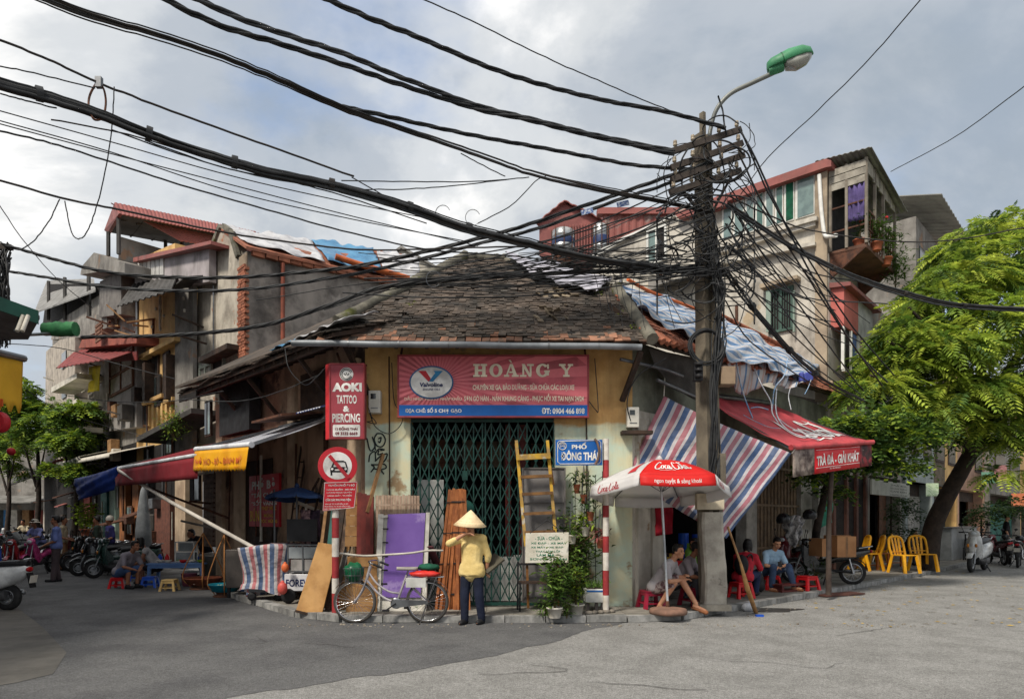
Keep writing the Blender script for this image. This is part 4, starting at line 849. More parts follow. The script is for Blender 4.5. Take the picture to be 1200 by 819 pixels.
cloth(LF.hit(104,430,OT_+.9),LF.hit(118,428,OT_+.9),LF.hit(115,458,OT_+.8),LF.hit(102,460,OT_+.8),'hanging_cloth',pm('yellow_cloth',(196,176,40),(166,150,36),rough=.9),th,.03,2)
m=MB()
for k in range(5): p=LF.hit(92+k*1.2,440+k*5,OT_+.3);m.bar(p,p+(LF.u*-.9).to_3d(),.12,.04)
m.ob('louvre',POTW,th,world=True)
for px,py in ((88,500),(96,492)): p=LF.hit(px,py,OT_+.6);MB().cbox(p,(.8,.7,.6),(0,0,la)).ob('air_conditioner',POTW,th,bevel=.03,world=True)
def clutter(h,F,o,px0,px1,y0,y1,n,seed):          # pipes, boxes, brackets and small shelters that crowd these fronts
    r_=random.Random(seed);la_=math.atan2(F.u.y,F.u.x)
    for k in range(n):
        px,py=r_.uniform(px0,px1),r_.uniform(y0,y1);p=F.hit(px,py,o+.03);q=r_.random();m_=r_.choice([GREYP,RUST,DARKWOOD,POTW,STEEL,DARKTIN,WOOD])
        if q < .25: MB().tube([p,p-Vector((0,0,r_.uniform(.8,2.4)))],r_.uniform(.025,.05),6).ob('pipe',r_.choice([STEEL,POTW,RUST]),h,world=True)
        elif q < .45: MB().cbox(p+F.n.to_3d()*.15,(r_.uniform(.3,.7),r_.uniform(.25,.4),r_.uniform(.3,.6)),(0,0,la_)).ob('wall_box',m_,h,world=True,bevel=.02)
        elif q < .6: a=p;b=p+(F.u*r_.uniform(.7,1.6)).to_3d();n3=F.n.to_3d()*r_.uniform(.5,1.0)-Vector((0,0,r_.uniform(.1,.35)));MB().prism([a,b,b+n3,a+n3],(0,0,.04)).ob('small_canopy',r_.choice([DARKTIN,GREYTIN,REDTIN,RUST]),h,world=True)
        elif q < .8: w_,hh=r_.uniform(.4,.8),r_.uniform(.6,1.1);f=MB(F.mat());t,z=F.tz(px,py,o);f.box((t,o,z),(t+w_,o+.05,z+hh));f=f.ob('window',r_.choice([DARKWOOD,MATS['brown_frame'],SHUT]),h,world=True);[MB(F.mat()).box((t+.05+i*(w_/2),o+.04,z+.05),(t+w_/2-.03+i*(w_/2),o+.06,z+hh-.05)).ob('pane',r_.choice([GLASSD,DARK,GLS[0]]),f,world=True) for i in (0,1)]
        else: MB().bar(p,p+F.n.to_3d()*r_.uniform(.4,1)+Vector((0,0,r_.uniform(-.2,.3))),.05).ob('bracket',m_,h,world=True)
clutter(th,LF,-.85,66,126,425,540,26,3);clutter(th,LF,-.55,130,158,470,545,8,4);clutter(yh,LF,-.85,166,204,345,520,9,5);clutter(gh,LF,-.98,236,268,320,470,5,6);clutter(th,LF,-.6,62,158,540,640,34,7);clutter(yh,LF,-.75,168,214,520,640,14,8);clutter(house,LF,.02,225,400,470,640,12,9);clutter(tall,HL,.0,720,890,300,360,8,10)
# far house of the left street
fh=thing('far_house','far grey house with white balconies beyond the terrace house','house',LF.w(LF.t(70,-.5),-.5,0))
fpoly(LF,[(88,640),(88,395),(70,398),(54,412),(50,640)],-.4,3).ob('wall',pm('far_wall',(172,162,150),(140,132,124),rough=.9,streak=.5),fh,world=True)
for y in (440,470,502): fpoly(LF,[(90,y+3),(90,y-3),(60,y+14),(60,y+20)],.5,.9).ob('balcony',POTW,fh,world=True)
for y in (415,450,482): fquad(LF,72,77,y,y+18,-.35,.1).ob('window',GLASSD,fh,world=True)
fquad(LF,52,88,545,640,-.38,.03,pref=70).ob('opening_shade',DARK,fh,world=True)  # shade of the far shop's inside, painted as a dark sheet

# ================================================================ SIGNS
X1,Z1=Vector((1,0,0)),Vector((0,0,1))
CREAM=pm('cream_lettering',(226,214,190),(206,194,172),rough=.6,bump=0);WHITEL=pm('white_lettering',(226,224,220),rough=.6,bump=0)
YELL=pm('yellow_lettering',(226,182,40),rough=.6,bump=0);SIGNR=pm('sign_red',(182,34,46),(162,30,42),sc=1.5,rough=.5,bump=.02,grime=.4,scol=(128,70,70))
BLUES=pm('sign_blue',(16,92,168),(14,80,150),sc=2,rough=.45,bump=.02,grime=.3,scol=(70,96,130));NAVY=pm('navy_print',(24,40,92),rough=.5,bump=0)
def board(name,label,cat,px0,px1,y0,y1,d,mat,th=.05,frame=None,fw=.025,**k):
    a,b=at(px0,y0,d),at(px1,y1,d);r=thing(name,label,cat,((a.x+b.x)/2,d,b.z),**k);w_,h=b.x-a.x,a.z-b.z
    MB().box((-w_/2,0,0),(w_/2,th,h)).ob('board',mat,r)
    if frame: 
        f=MB();f.box((-w_/2-.004,-.012,-.004),(w_/2+.004,th+.004,fw));f.box((-w_/2-.004,-.012,h-fw),(w_/2+.004,th+.004,h+.004))
        f.box((-w_/2-.004,-.0115,fw),(-w_/2+fw,th+.003,h-fw));f.box((w_/2-fw,-.0115,fw),(w_/2+.004,th+.003,h-fw));f.ob('frame',frame,r)
    def T(s,x0,x1,ya,yb,m=WHITEL,bold=.02,shear=0,lift=.004,sp=1.0):   # the box in pixels of the photograph
        p=at(x0,yb,d)-Vector((0,lift,0));return text(s,m,r,p,X1,Z1,(x1-x0)*d/FL,(yb-ya)*d/FL,bold,shear,spacing=sp)
    return r,T
d=11.3
r,T=board('shop_sign','wide red shop sign with sunburst, oval emblem and blue strip above the green gate','sign',466,690,416,489,d,pm('sign_rose',(212,112,120),(200,100,108),sc=1.2,rough=.5,bump=.02,streak=.4,grime=.3,scol=(130,76,76)),.1,pm('sign_edge',(150,62,66),rough=.5))
a,b=at(467,474.5,d),at(689,488,d);MB().box((a.x,d-.006,b.z),(b.x,d-.001,a.z)).ob('blue_strip',BLUES,r,world=True)
ry=MB();c0=(514,447)
for k in range(44):                                        # the printed rays
    an=k*2*math.pi/44;P=[c0]
    for e_ in (-.035,.035):
        dx_,dy_=math.cos(an+e_),math.sin(an+e_);L_=min([(x-c0[0])/dx_ for x in ((688 if dx_ > 0 else 468),) if abs(dx_) > 1e-6]+[(y-c0[1])/dy_ for y in ((474 if dy_ > 0 else 418),) if abs(dy_) > 1e-6]);P.append((c0[0]+dx_*L_,c0[1]+dy_*L_))
    ry.add([at(x,y,d-.002) for x,y in P],[(0,1,2)])
ry.ob('sunburst',pm('ray_print',(188,86,96),rough=.5,bump=0),r,world=True)
def disc(c,rx,rz,th,n=32): return MB().prism([Vector(c)+Vector((rx*math.cos(t),0,rz*math.sin(t))) for t in np.linspace(0,6.2832,n,endpoint=False)],(0,th,0))
c=at(505.5,448,d-.012);s=d/FL
disc(c,26*s,19.5*s,.01).ob('emblem_rim',pm('emblem_blue',(42,92,140),rough=.5,bump=0),r,world=True);disc(c-Vector((0,.004,0)),24.2*s,17.8*s,.004).ob('emblem_oval',WHITEL,r,world=True)
def flat(pts,dd,name,mat,par): return MB().prism([at(x,y,dd) for x,y in pts],(0,.003,0)).ob(name,mat,par,world=True)
flat([(490,434.5),(499,434.5),(507,447),(502,447)],d-.021,'emblem_mark',SIGNR,r);flat([(508,434.5),(519,434.5),(507.5,447),(502.5,447),(510,437)],d-.0215,'emblem_mark',pm('emblem_cyan',(40,130,180),rough=.5,bump=0),r)
T('Valvoline',492,519,448.5,453.5,NAVY,.035,.1,.022);T('ENGINE OILS',496,516,455.3,457.8,NAVY,.01,0,.022)
def slab(x0,y1,u,h,mat):                               # heavy slab-serif capitals of the shop name
    mb=MB()
    def end(): nonlocal mb;mb.ob('letter',mat,r,world=True);mb=MB()
    q=lambda x,z,o: at(x0+(o+x)*u,y1-z*h,d-.009)
    def poly(o,*p): mb.add([q(x,z,o)-Vector((0,.0003*(len(mb.F) % 9),0)) for x,z in p],[tuple(range(len(p)))])
    def bx_(o,a,b,c,e): poly(o,(a,c),(b,c),(b,e),(a,e))
    def ring(o,a0,a1):
        A=np.linspace(rad(a0),rad(a1),30);mb.add([q(.5+.5*math.cos(a),.5+.52*math.sin(a),o) for a in A]+[q(.5+.22*math.cos(a),.5+.37*math.sin(a),o) for a in A],[(i,i+1,31+i,30+i) for i in range(29)])
    def ser(o,x,z,w_=.25): bx_(o,x-w_,x+w_,*((0,.15) if z == 0 else (.85,1)))
    for x in (.22,.78): bx_(0,x-.13,x+.13,.151,.849);ser(0,x,0);ser(0,x,1)
    bx_(0,.351,.649,.42,.58);end();ring(1.2,0,360);end()
    o=2.35;poly(o,(.12,.151),(.25,.151),(.55,1),(.42,1));poly(o,(.451,1),(.62,1),(.95,.151),(.66,.151));bx_(o,.36,.68,.3,.42);ser(o,.16,0,.2);ser(o,.82,0,.26);end();poly(o,(.3,1.32),(.46,1.32),(.58,1.1),(.48,1.1));end()
    o=3.55;bx_(o,.16,.3,.151,.849);bx_(o,.72,.86,.1,.849);poly(o,(.1,1),(.34,1),(.86,0),(.66,0));ser(o,.22,0);ser(o,.78,1);end()
    o=4.75;ring(o,40,345);bx_(o,.62,1.04,.36,.5);bx_(o,.8,.98,.1,.36);bx_(o,.84,.98,.62,.98);end()
    o=6.55;poly(o,(.06,.86),(.34,.86),(.62,.42),(.42,.42));poly(o,(.72,.86),(.88,.86),(.6,.42),(.45,.42));bx_(o,.39,.63,.15,.43);ser(o,.51,0);ser(o,.2,1);ser(o,.82,1,.2)
    end()
slab(555,441.5,15.4,15,CREAM)
T('CHUYÊN XE GA, BẢO DƯỠNG - SỬA CHỮA CÁC LOẠI XE',554,673,449,458.5,CREAM,.025);T('SƠN GÒ HÀN - NẮN KHUNG CÀNG - PHỤC HỒI XE TAI NẠN 24/24',544,684,461,471.5,CREAM,.025)
T('DẦU NHỚT HOA KỲ NHẬP KHẨU',474,541,464,470,CREAM,.015);T('ĐỊA CHỈ: SỐ 5 CHỢ GẠO',475,541,477,484.5,WHITEL,.03,0,.01);T('ĐT: 0904 466 898',635,685,478,485,WHITEL,.03,0,.01)
for px in (470,686): p=at(px,416,d+.05);MB().bar(p,p+Vector((0,.2,.25)),.03).ob('bracket',RUST,r,world=True)
d=10.98
r,T=board('tattoo_sign','tall dark red tattoo and piercing sign box on the left corner','sign',386,427,426,514,d,pm('sign_maroon',(150,60,70),(134,52,62),sc=1.5,rough=.45,bump=.02),.14,pm('sign_maroon_edge',(150,54,60),rough=.5),.018)
MB().prism([at(381.5,427.5,d+.06),at(386,426,d),at(386,514,d),at(381.5,515,d+.06)],(0,.1,0)).ob('bright_side',pm('sign_side_red',(200,54,60),rough=.4,bump=0),r,world=True)  # side face in a brighter red than the front
c=at(406,438.5,d-.003);s=d/FL;disc(c,8*s,8*s,.004).ob('emblem',WHITEL,r,world=True)
gmk=MB()
for ring in (6.9,5.2):
    P=[c+Vector((ring*s*math.cos(t),-.002,ring*s*math.sin(t))) for t in np.linspace(.3,5.9,24)];gmk.tube(P,.007,4)
gmk.tube([c+Vector((x*s,-.002,z*s)) for x,z in ((-3,1),(-1,-1),(0,1.5),(1.5,-1),(3,1))],.008,4);gmk.ob('emblem_mark',pm('black_print',(24,24,26),rough=.6,bump=0),r,world=True)
T('AOKI',389.5,424,448.5,459,WHITEL,.06);T('TATTOO',394.5,418,463,473,WHITEL,.025);T('&',402,410,475.5,482.5,WHITEL,.05);T('PIERCING',389.5,422,484.5,495,WHITEL,.03)
flat([(391,497.5),(421,497.5),(422,499),(422,510),(421,511.5),(391,511.5),(390,510),(390,499)],d-.005,'address_plate',WHITEL,r)
T('12 ĐỒNG THÁI',393,419,499.5,504,pm('maroon_print',(110,34,44),rough=.6,bump=0),.03,0,.01);T('09 3332 6669',393,419,506,509.7,MATS['maroon_print'],.03,0,.01)
MB().bar(at(400,428,d+.1),at(395,414,11.4),.03).bar(at(426,430,d+.1),at(429,428,11.45),.03).ob('bracket',RUST,r,world=True)
# post with the no-cars sign
RW_R,RW_W=pm('post_red',(158,54,56),(136,46,48),sc=6,rough=.6,grime=.3,scol=(90,50,46)),pm('post_white',(214,208,198),(190,182,170),sc=6,rough=.6,grime=.4,scol=(110,100,88))
def banded_post(root,p0,z0,z1,rr,bands,first):
    k=first
    for a,b in zip(bands,bands[1:]):
        MB().lathe([(rr,0),(rr,b-a-.002)],14,Vector(p0)+Vector((0,0,a))).ob('band',(RW_R,RW_W)[k],root,world=True);k ^= 1
d=10.62;r=thing('no_cars_sign','round no cars road sign with a red plate on a red and white post','road sign',gr(394,722,.1).to_tuple()[:2]+(.1,));r.location.y=d;r.location.x=(393-600)*d/FL
zz=lambda py: EYE+(HY-py)*d/FL
banded_post(r,(r.location.x,d,0),.1,3,.055,[.1,.42,.66,1.0,1.3,1.62,2.0,2.5],0)
c=at(395.5,545.5,d-.07);s=d/FL;disc(c,23*s,22*s,.015).ob('sign_face',SIGNR,r,world=True);disc(c-Vector((0,.004,0)),16.8*s,16*s,.003).ob('sign_ground',WHITEL,r,world=True)
BLK=pm('black_print',(24,24,26),rough=.6,bump=0);dd=d-.078
def cp(x,y): return (365+x/9.1,515+y/9.1)
for pts in ([(200,300),(235,290),(345,290),(385,300),(383,348),(200,348)],[(203,345),(222,345),(222,380),(203,380)],[(350,345),(372,345),(372,362),(350,362)]): flat([cp(*q) for q in pts],dd,'car_symbol',BLK,r)
MB().tube([at(*cp(*q),dd) for q in ((215,300),(240,238),(262,230),(340,230),(362,240),(380,300))],.011,5).ob('car_symbol',BLK,r,world=True)
for x in (220,365): disc(at(*cp(x,312),dd-.004),.02,.018,.003,12).ob('car_lamp',WHITEL,r,world=True)
flat([cp(250,316),cp(330,316),cp(330,330),cp(250,330)],dd-.004,'car_grille',WHITEL,r)
flat([cp(175,180),cp(205,158),cp(412,402),cp(382,424)],dd-.008,'slash',SIGNR,r)
dd=d-.075
MB().prism([at(380,565,dd),at(419,564,dd),at(415.5,595,dd),at(378,599,dd)],(0,.012,0)).ob('plate',SIGNR,r,world=True)
fl=[at(380.5,565.6,dd-.002),at(418.5,564.6,dd-.002),at(415,594.4,dd-.002),at(378.5,598.4,dd-.002)];MB().tube(fl+[fl[0]],.006,4).ob('plate_border',WHITEL,r,world=True)
def TP(s,x0,x1,ya,yb,m=WHITEL,bold=.02): 
    p=at(x0,yb,dd-.004);q=at(x1,yb-.4,dd-.004);text(s,m,r,p,(q-p).normalized(),Z1,(x1-x0)*d/FL,(yb-ya)*d/FL,bold)
TP('TUYẾN PHỐ ĐI BỘ',384.5,415.5,566.5,570.5);TP('HÀNG BUỒM - MÃ MÂY',383,416,572,574.6,bold=.01);TP('LƯƠNG NGỌC QUYẾN',383,412,575.6,578.3,bold=.01);TP('HÀNG GIẦY - TẠ HIỆN',384,412,579.3,582,bold=.01)
TP('CẤM CÁC PHƯƠNG TIỆN',381.5,411,583.3,587.6,bold=.03);TP('MÙA HÈ: TỪ 19 GIỜ ĐẾN 24 GIỜ',381,408,589.2,591.2,bold=.01);TP('MÙA ĐÔNG: TỪ 18 GIỜ ĐẾN 24 GIỜ',380.5,410,592,594,bold=.01);TP('NGÀY THỨ SÁU, THỨ BẢY',380,400,595,597,bold=.01)
# street name post
d=10.62;px=710;r=thing('street_name_post','red and white banded post carrying the blue street name plate','street sign',((px-600)*d/FL,d,.1))
zz=lambda py: EYE+(HY-py)*d/FL
banded_post(r,(r.location.x,d,0),.1,3,.05,[.1,zz(697),zz(668),zz(647),zz(628),zz(606),zz(592),zz(560),zz(539),zz(514)],1)
dd=d-.07;a,b=at(651,515,dd),at(706,545,dd)
MB().box((a.x,dd,b.z),(b.x,dd+.02,a.z)).ob('name_plate',BLUES,r,bevel=.004,world=True)
br=[(653.5,518.5),(655.5,516.8),(701.5,515.8),(704,518.2),(704,540.5),(702,543),(656.5,543.6),(653.5,541)]
P=[at(x,y,dd-.002) for x,y in br];MB().tube(P+[P[0]],.007,4).ob('plate_border',WHITEL,r,world=True)
c=at(659.2,522.5,dd-.003);s=d/FL;m=MB();m.tube([c+Vector((4.4*s*math.cos(t),0,4.4*s*math.sin(t))) for t in np.linspace(0,6.28,20)],.008,4);m.tube([c+Vector((x*s,0,z*s)) for x,z in ((-2,-2),(-2,1.5),(2,1.5),(2,-2))],.007,4);m.tube([c+Vector((-1.6*s,0,-.4*s)),c+Vector((1.6*s,0,-.4*s))],.006,4);m.tube([c+Vector((x*s,0,z*s)) for x,z in ((-2.8,2.2),(0,3.4),(2.8,2.2))],.007,4)
m.ob('city_emblem',WHITEL,r,world=True)
def TS(s_,x0,x1,ya,yb,bold): text(s_,WHITEL,r,at(x0,yb,dd-.005),X1,Z1,(x1-x0)*dd/FL,(yb-ya)*dd/FL,bold)
TS('PHỐ',670,687.5,518.2,526,.04);TS('ĐÔNG THÁI',657.5,701,527.5,539.3,.04)
MB().tube(spline([at(697,514,dd-.03),at(700,519,dd-.04),at(702,528,dd-.05),at(701,537,dd-.04),at(697.5,544,dd-.02)],5),.02,6).ob('tied_strap',pm('brown_strap',(128,100,84),(96,78,68),rough=.8),r,world=True)
# hand painted repair board
d=10.75;r=thing('repair_board','white hand painted repair notice board hanging by strings in front of the ladder','sign',at(641,660,d))
a=[at(616,624.5,d),at(666.5,623.5,d),at(666,659,d),at(615.5,659.5,d)]
MB().prism(a,(0,.025,0)).ob('board',pm('notice_white',(214,210,198),(194,188,172),sc=4,rough=.7,grime=.4,scol=(120,110,90),col3=(150,160,130),sc3=5,t3=.66),r,bevel=.004,world=True)
GRL=pm('green_lettering',(24,108,78),(40,128,96),sc=9,rough=.7,bump=0)
for s_,x0,x1,ya,yb in (('- SỬA - CHỮA -',627,659,627,632.5),('XE ĐẠP - XE MÁY',622,664,634.5,638),('XE MÁY - XE ĐẠP',622,660,639.5,642.5),('- THAY SĂM LỐP -',625,659,643.5,647),('LÀM MÁ',629,650,648,651.5),('SƠN GÒ HÀN',621,664,653,656)):
    text(s_,GRL,r,at(x0,yb,d-.004),X1,Z1,(x1-x0)*d/FL,(yb-ya)*d/FL,.01)
for x in (621,661): MB().tube([at(641,609,d+.12),at(x,624.5,d)],.008,4).ob('string',CABLE,r,world=True)
# noodle sign on the left wall
O=.06;def_t=lambda px: LF.t(px,O);r=thing('noodle_sign','red noodle sign with white and yellow lettering on the stained left wall','sign',LF.hit(310,617,0))
t0,z1=LF.tz(292,558,O);t1=LF.t(327,O);z0=LF.tz(292,616.5,O)[1]
MB(LF.mat()).box((t1,.01,z0),(t0,O,z1)).ob('board',SIGNR,r,world=True)
UL=-Vector((LF.u.x,LF.u.y,0));w_,h_=t0-t1,z1-z0
def TL(s_,u0,u1,v0,v1,m_,bold=.03): text(s_,m_,r,LF.w(t0-u0*w_,O+.004,z1-v1*h_),UL,Z1,(u1-u0)*w_,(v1-v0)*h_,bold)
TL('PHỞ BÒ',.1,.92,.06,.28,WHITEL,.05);TL('*TÁI CHÍN',.08,.93,.33,.44,WHITEL);TL('*SỐT VANG',.08,.93,.48,.59,WHITEL);TL('BÚN',.04,.36,.64,.9,YELL,.02);TL('THỊT MỌC',.44,.92,.61,.70,YELL);TL('MÙNG',.52,.84,.74,.82,YELL);TL('DỌC MÙNG',.4,.95,.85,.94,YELL)

# ================================================================ AWNINGS AND TARPAULINS
TARP=stripes('striped_tarp',[(0,(180,110,122)),(.30,(206,200,202)),(.46,(72,98,140)),(.80,(206,200,202))],8.6,0,off=.05)
def sheet4(a,b,c,d,name,mat,label,cat,sag=.1,nu=40,nv=26,wr=.035,group=None,parent=None,th=.004):
    a,b,c,d=map(Vector,(a,b,c,d));nr=(b-a).cross(d-a).normalized();nr=-nr if nr.y > 0 else nr;ph=rng.random()*6
    def f(u,v): return a.lerp(b,u).lerp(d.lerp(c,u),v)+nr*(sag*math.sin(math.pi*u)*math.sin(math.pi*v)+wr*(math.sin(u*34+v*9+ph)*.6+math.sin(v*15-u*8)*.7)*(math.sin(math.pi*min(1,max(0,v)))*.7+.3))-Vector((0,0,sag*.35*math.sin(math.pi*u)*(1-v)))
    o=MB().grid(f,nu,nv).ob(name,mat,parent,world=parent is not None,solid=th)
    return tag(o,label,cat,group) if label else o
sheet4(at(778,464,11.75),at(928,531,12.0),at(851,631,11.45),at(733,560,11.5),'striped_tarpaulin',TARP,'pink white and blue striped tarpaulin hung as a sunshade behind the concrete pole','tarpaulin',.12)
rp_=MB().tube(spline([at(778,464,11.75),at(779,440,11.8),at(775,425,11.8)],4),.01,5);rp_.tube([at(928,531,12),at(933,524,12)],.01,5);tag(rp_.ob('tie_rope',POTW),'thin ropes tying the striped sunshade to the eave and awning','rope')
# draped tarp over the right roof
TARPB=stripes('blue_white_tarp',[(0,(200,202,208)),(.3,(84,128,174)),(.56,(206,206,210)),(.78,(128,164,198))],6,1,off=.1,worn=.12)
TARPC=stripes('pale_striped_tarp',[(0,(204,202,204)),(.34,(96,132,172)),(.5,(208,204,200)),(.78,(196,168,156))],17,0,off=.1,worn=.1)
A1,B1,C1,D1=rp2(719,338,.08),rp2(846,380,.1),rp2(840,425,.1),rp2(742,368,.08)
drape(A1,B1,C1,D1,'roof_tarpaulin',TARPB,'blue and white tarpaulin strip laid along the upper right roof left of the pole','tarpaulin',.065,60,24,'tarpaulins on old roofs')
A2,B2,C2,D2=rp2(842,381,.12),rp2(952,436,.16),rp2(938,452,.12),rp2(836,424,.12)
drape(A2,B2,C2,D2,'roof_tarpaulin',TARPB,'pale blue tarpaulin strip on the right roof to the right of the pole','tarpaulin',.08,56,24,'tarpaulins on old roofs')
low=[at(836,428,13.2),at(868,462,13.6),at(900,449,14.4),at(925,455,15.0),at(952,440,15.6)];top_=[rp2(836,416,.1),rp2(868,428,.12),rp2(900,434,.12),rp2(925,438,.12),rp2(953,436,.1)]
tl_,ll_=spline(top_,8),spline(low,8);n_=len(tl_)-1
def fr_(u,v):
    i=min(n_,u*n_);k=int(i);f=i-k;k2=min(k+1,n_);p=tl_[k].lerp(tl_[k2],f);q=ll_[k].lerp(ll_[k2],f);return p.lerp(q,v)+Vector((.05*math.sin(u*50),-.08*math.sin(v*3.1)+.06*math.sin(u*43+v*2),0))
rt_=thing('tarpaulin_skirt','hanging end of the pale striped tarpaulin over the red awning','tarpaulin',low[1]);MB().grid(fr_,60,12).ob('sheet',TARPC,rt_,world=True,solid=.006)
MB().grid(lambda u,v: Vector(at(936+u*16,437+v*11-u*2,15.3))+Vector((0,-.1*math.sin(u*9),0)),8,6).ob('blue_corner',pm('blue_corner_tarp',(74,84,160),(60,70,140),rough=.6),rt_,world=True,solid=.006)
STR=stripes('strand',[(0,(206,206,206)),(.5,(96,140,180))],1.0,0)
for k,P in enumerate((((862,420,13.2),(868,450,13),(874,470,12.9),(882,490,12.8)),((884,432,13.8),(893,452,13.5),(903,470,13.3),(905,484,13.1),(912,496,12.9)),((923,420,14.5),(919,440,14),(908,455,13.6),(905,480,13.2)),((910,456,13.4),(909,478,13.1),(914,494,12.8),(930,508,12.6),(960,515,12.7)),((900,480,13.1),(889,477,13),(880,478,13)),((926,455,15),(924,465,14.8),(927,480,14.5)),((952,440,15.4),(948,452,15),(943,462,14.8)),((912,490,12.9),(925,500,12.7),(945,508,12.6),(975,512,12.9)),((871,486,12.9),(882,492,12.8),(900,500,12.7),(915,502,12.7)))):
    MB().tube(spline([at(*q) for q in P],5),.014 if k < 5 else .009,4).ob('hanging_strand',pm('strand_white' if k % 2 else 'strand_blue',(204,206,210) if k % 2 else (108,146,184),(170,176,184),sc=9,rough=.6),rt_,world=True)
drape(rp(590,304,.1),rp(716,337,.12),rp(696,352,.1),rp(622,331,.1),'roof_tarpaulin',pm('lilac_white_tarp',(182,180,190),(146,146,158),sc=2.5,rough=.55,bump=.5,bs=14,grime=.35,scol=(120,112,108)),'crumpled whitish tarpaulin over the top right of the mossy tiled roof','tarpaulin',.05,34,12,'tarpaulins on old roofs')
for k,(x0,y0,x1,y1,mt,lab) in enumerate(((365,392,400,378,SILV,'folded pale sheet at the left end of the old roof'),(318,418,345,402,BLUT,'small blue sheet on the edge of the left lean-to roof'),(335,405,366,388,SILV,'small silver sheet on the lean-to roof above the left street'))):
    o=.75;tA,tB=LF.t(x0,o),LF.t(x1,o);z=4.72
    drape(LF.w(tA,o,z),LF.w(tB,o,z),LF.w(tB,o-.7,z+.3),LF.w(tA,o-.7,z+.3),'roof_sheet',mt,lab,'tarpaulin',.03,14,8)
orw=MB().tube(spline([rp2(727,341,.25),rp2(755,352,.2),rp2(800,368,.2),rp2(838,383,.2)],5),.035,6);tag(orw.ob('orange_hose',pm('orange_hose',(206,104,52),(180,90,48),rough=.6)),'orange hose lying along the top of the blue roof tarpaulin','hose')
# red drink awning on the right
AWR=pm('awning_red',(190,76,82),(172,66,72),sc=1.5,rough=.6,bump=.35,bs=6,trans=.15,grime=.45,scol=(150,90,90))
aw=thing('red_awning','red shop awning with a printed tea stall valance under the draped tarpaulin','awning',RF.w(3.8,1,2.9))
wl,wr_=RF.w(2.35,.02,4.05),RF.w(5.9,.02,4.3);bl_,br_=at(929,524,12.0),at(1021,518,13.7)
nr=(wr_-wl).cross(bl_-wl).normalized();nr=nr if nr.z > 0 else -nr
fa=lambda u,v: wl.lerp(wr_,u).lerp(bl_.lerp(br_,u),v)-Vector((0,0,.06*math.sin(math.pi*v)))+nr*.012*math.sin(u*40)
fa0=fa;fa=lambda u,v: fa0(u,v)+nr*.02*(math.sin(u*31+v*7)*math.sin(v*11+u*5))
MB().grid(fa,44,22).ob('canopy',AWR,aw,world=True,solid=.006)
MB().tube([bl_-(br_-bl_)*.02,br_+(br_-bl_)*.02],.05,10).ob('front_bar',pm('bar_red',(190,70,74),rough=.45),aw,world=True);MB().tube([wl+Vector((0,0,.02)),wr_+Vector((0,0,.02))],.06,10).ob('roller',STEEL,aw,world=True)
for u in (.02,.98): MB().bar(fa(u,.02)-Vector((0,0,.07)),fa(u,.98)-Vector((0,0,.05)),.04).ob('arm',STEEL,aw,world=True)
vx=(br_-bl_).normalized();vl=(br_-bl_).length;vh=32*12.0/FL;vd=Vector((0,0,-1));yo=vx.cross(Vector((0,0,1))).normalized();yo=yo if yo.y < 0 else -yo
def vf(a,b,lift=0.0): return bl_+vx*a*vl+vd*(.05+b*vh*(1-.12*a))+yo*lift
def vq(a0,a1,name,mat,lift=.0): return MB().grid(lambda u,v: vf(a0+(a1-a0)*u,v,lift+.008*math.sin(u*14)),10,4).ob(name,mat,aw,world=True,solid=.004)
vq(0,.245,'photo_print',pm('brown_photo_print',(150,136,126),(62,44,40),sc=5,lo=.38,hi=.6,rough=.6,bump=0,col3=(196,46,48),sc3=4,t3=.66));vq(.247,.83,'valance',pm('valance_red',(200,30,38),(184,26,34),sc=1,rough=.5,bump=0));vq(.832,1.0,'photo_print',pm('dark_photo_print',(130,40,46),(54,34,34),sc=6,lo=.4,hi=.58,rough=.6,bump=0,col3=(170,150,140),sc3=6,t3=.68))
tf=lambda a,b: vf(a,1-b,.016)
text('TRÀ ĐÁ - GIẢI KHÁT',WHITEL,aw,(0,0,0),X1,Z1,.545,.52,.035,fn=lambda a,b: tf(.27+a,.3+b),world=True)
text('ĐC: 16A CHỢ GẠO',WHITEL,aw,(0,0,0),X1,Z1,.14,.08,.01,fn=lambda a,b: tf(.43+a,.1+b),world=True)
MB().bar(tf(.262,.22),tf(.82,.22),.008).bar(tf(.262,.93),tf(.82,.93),.006).ob('print_line',WHITEL,aw,world=True)
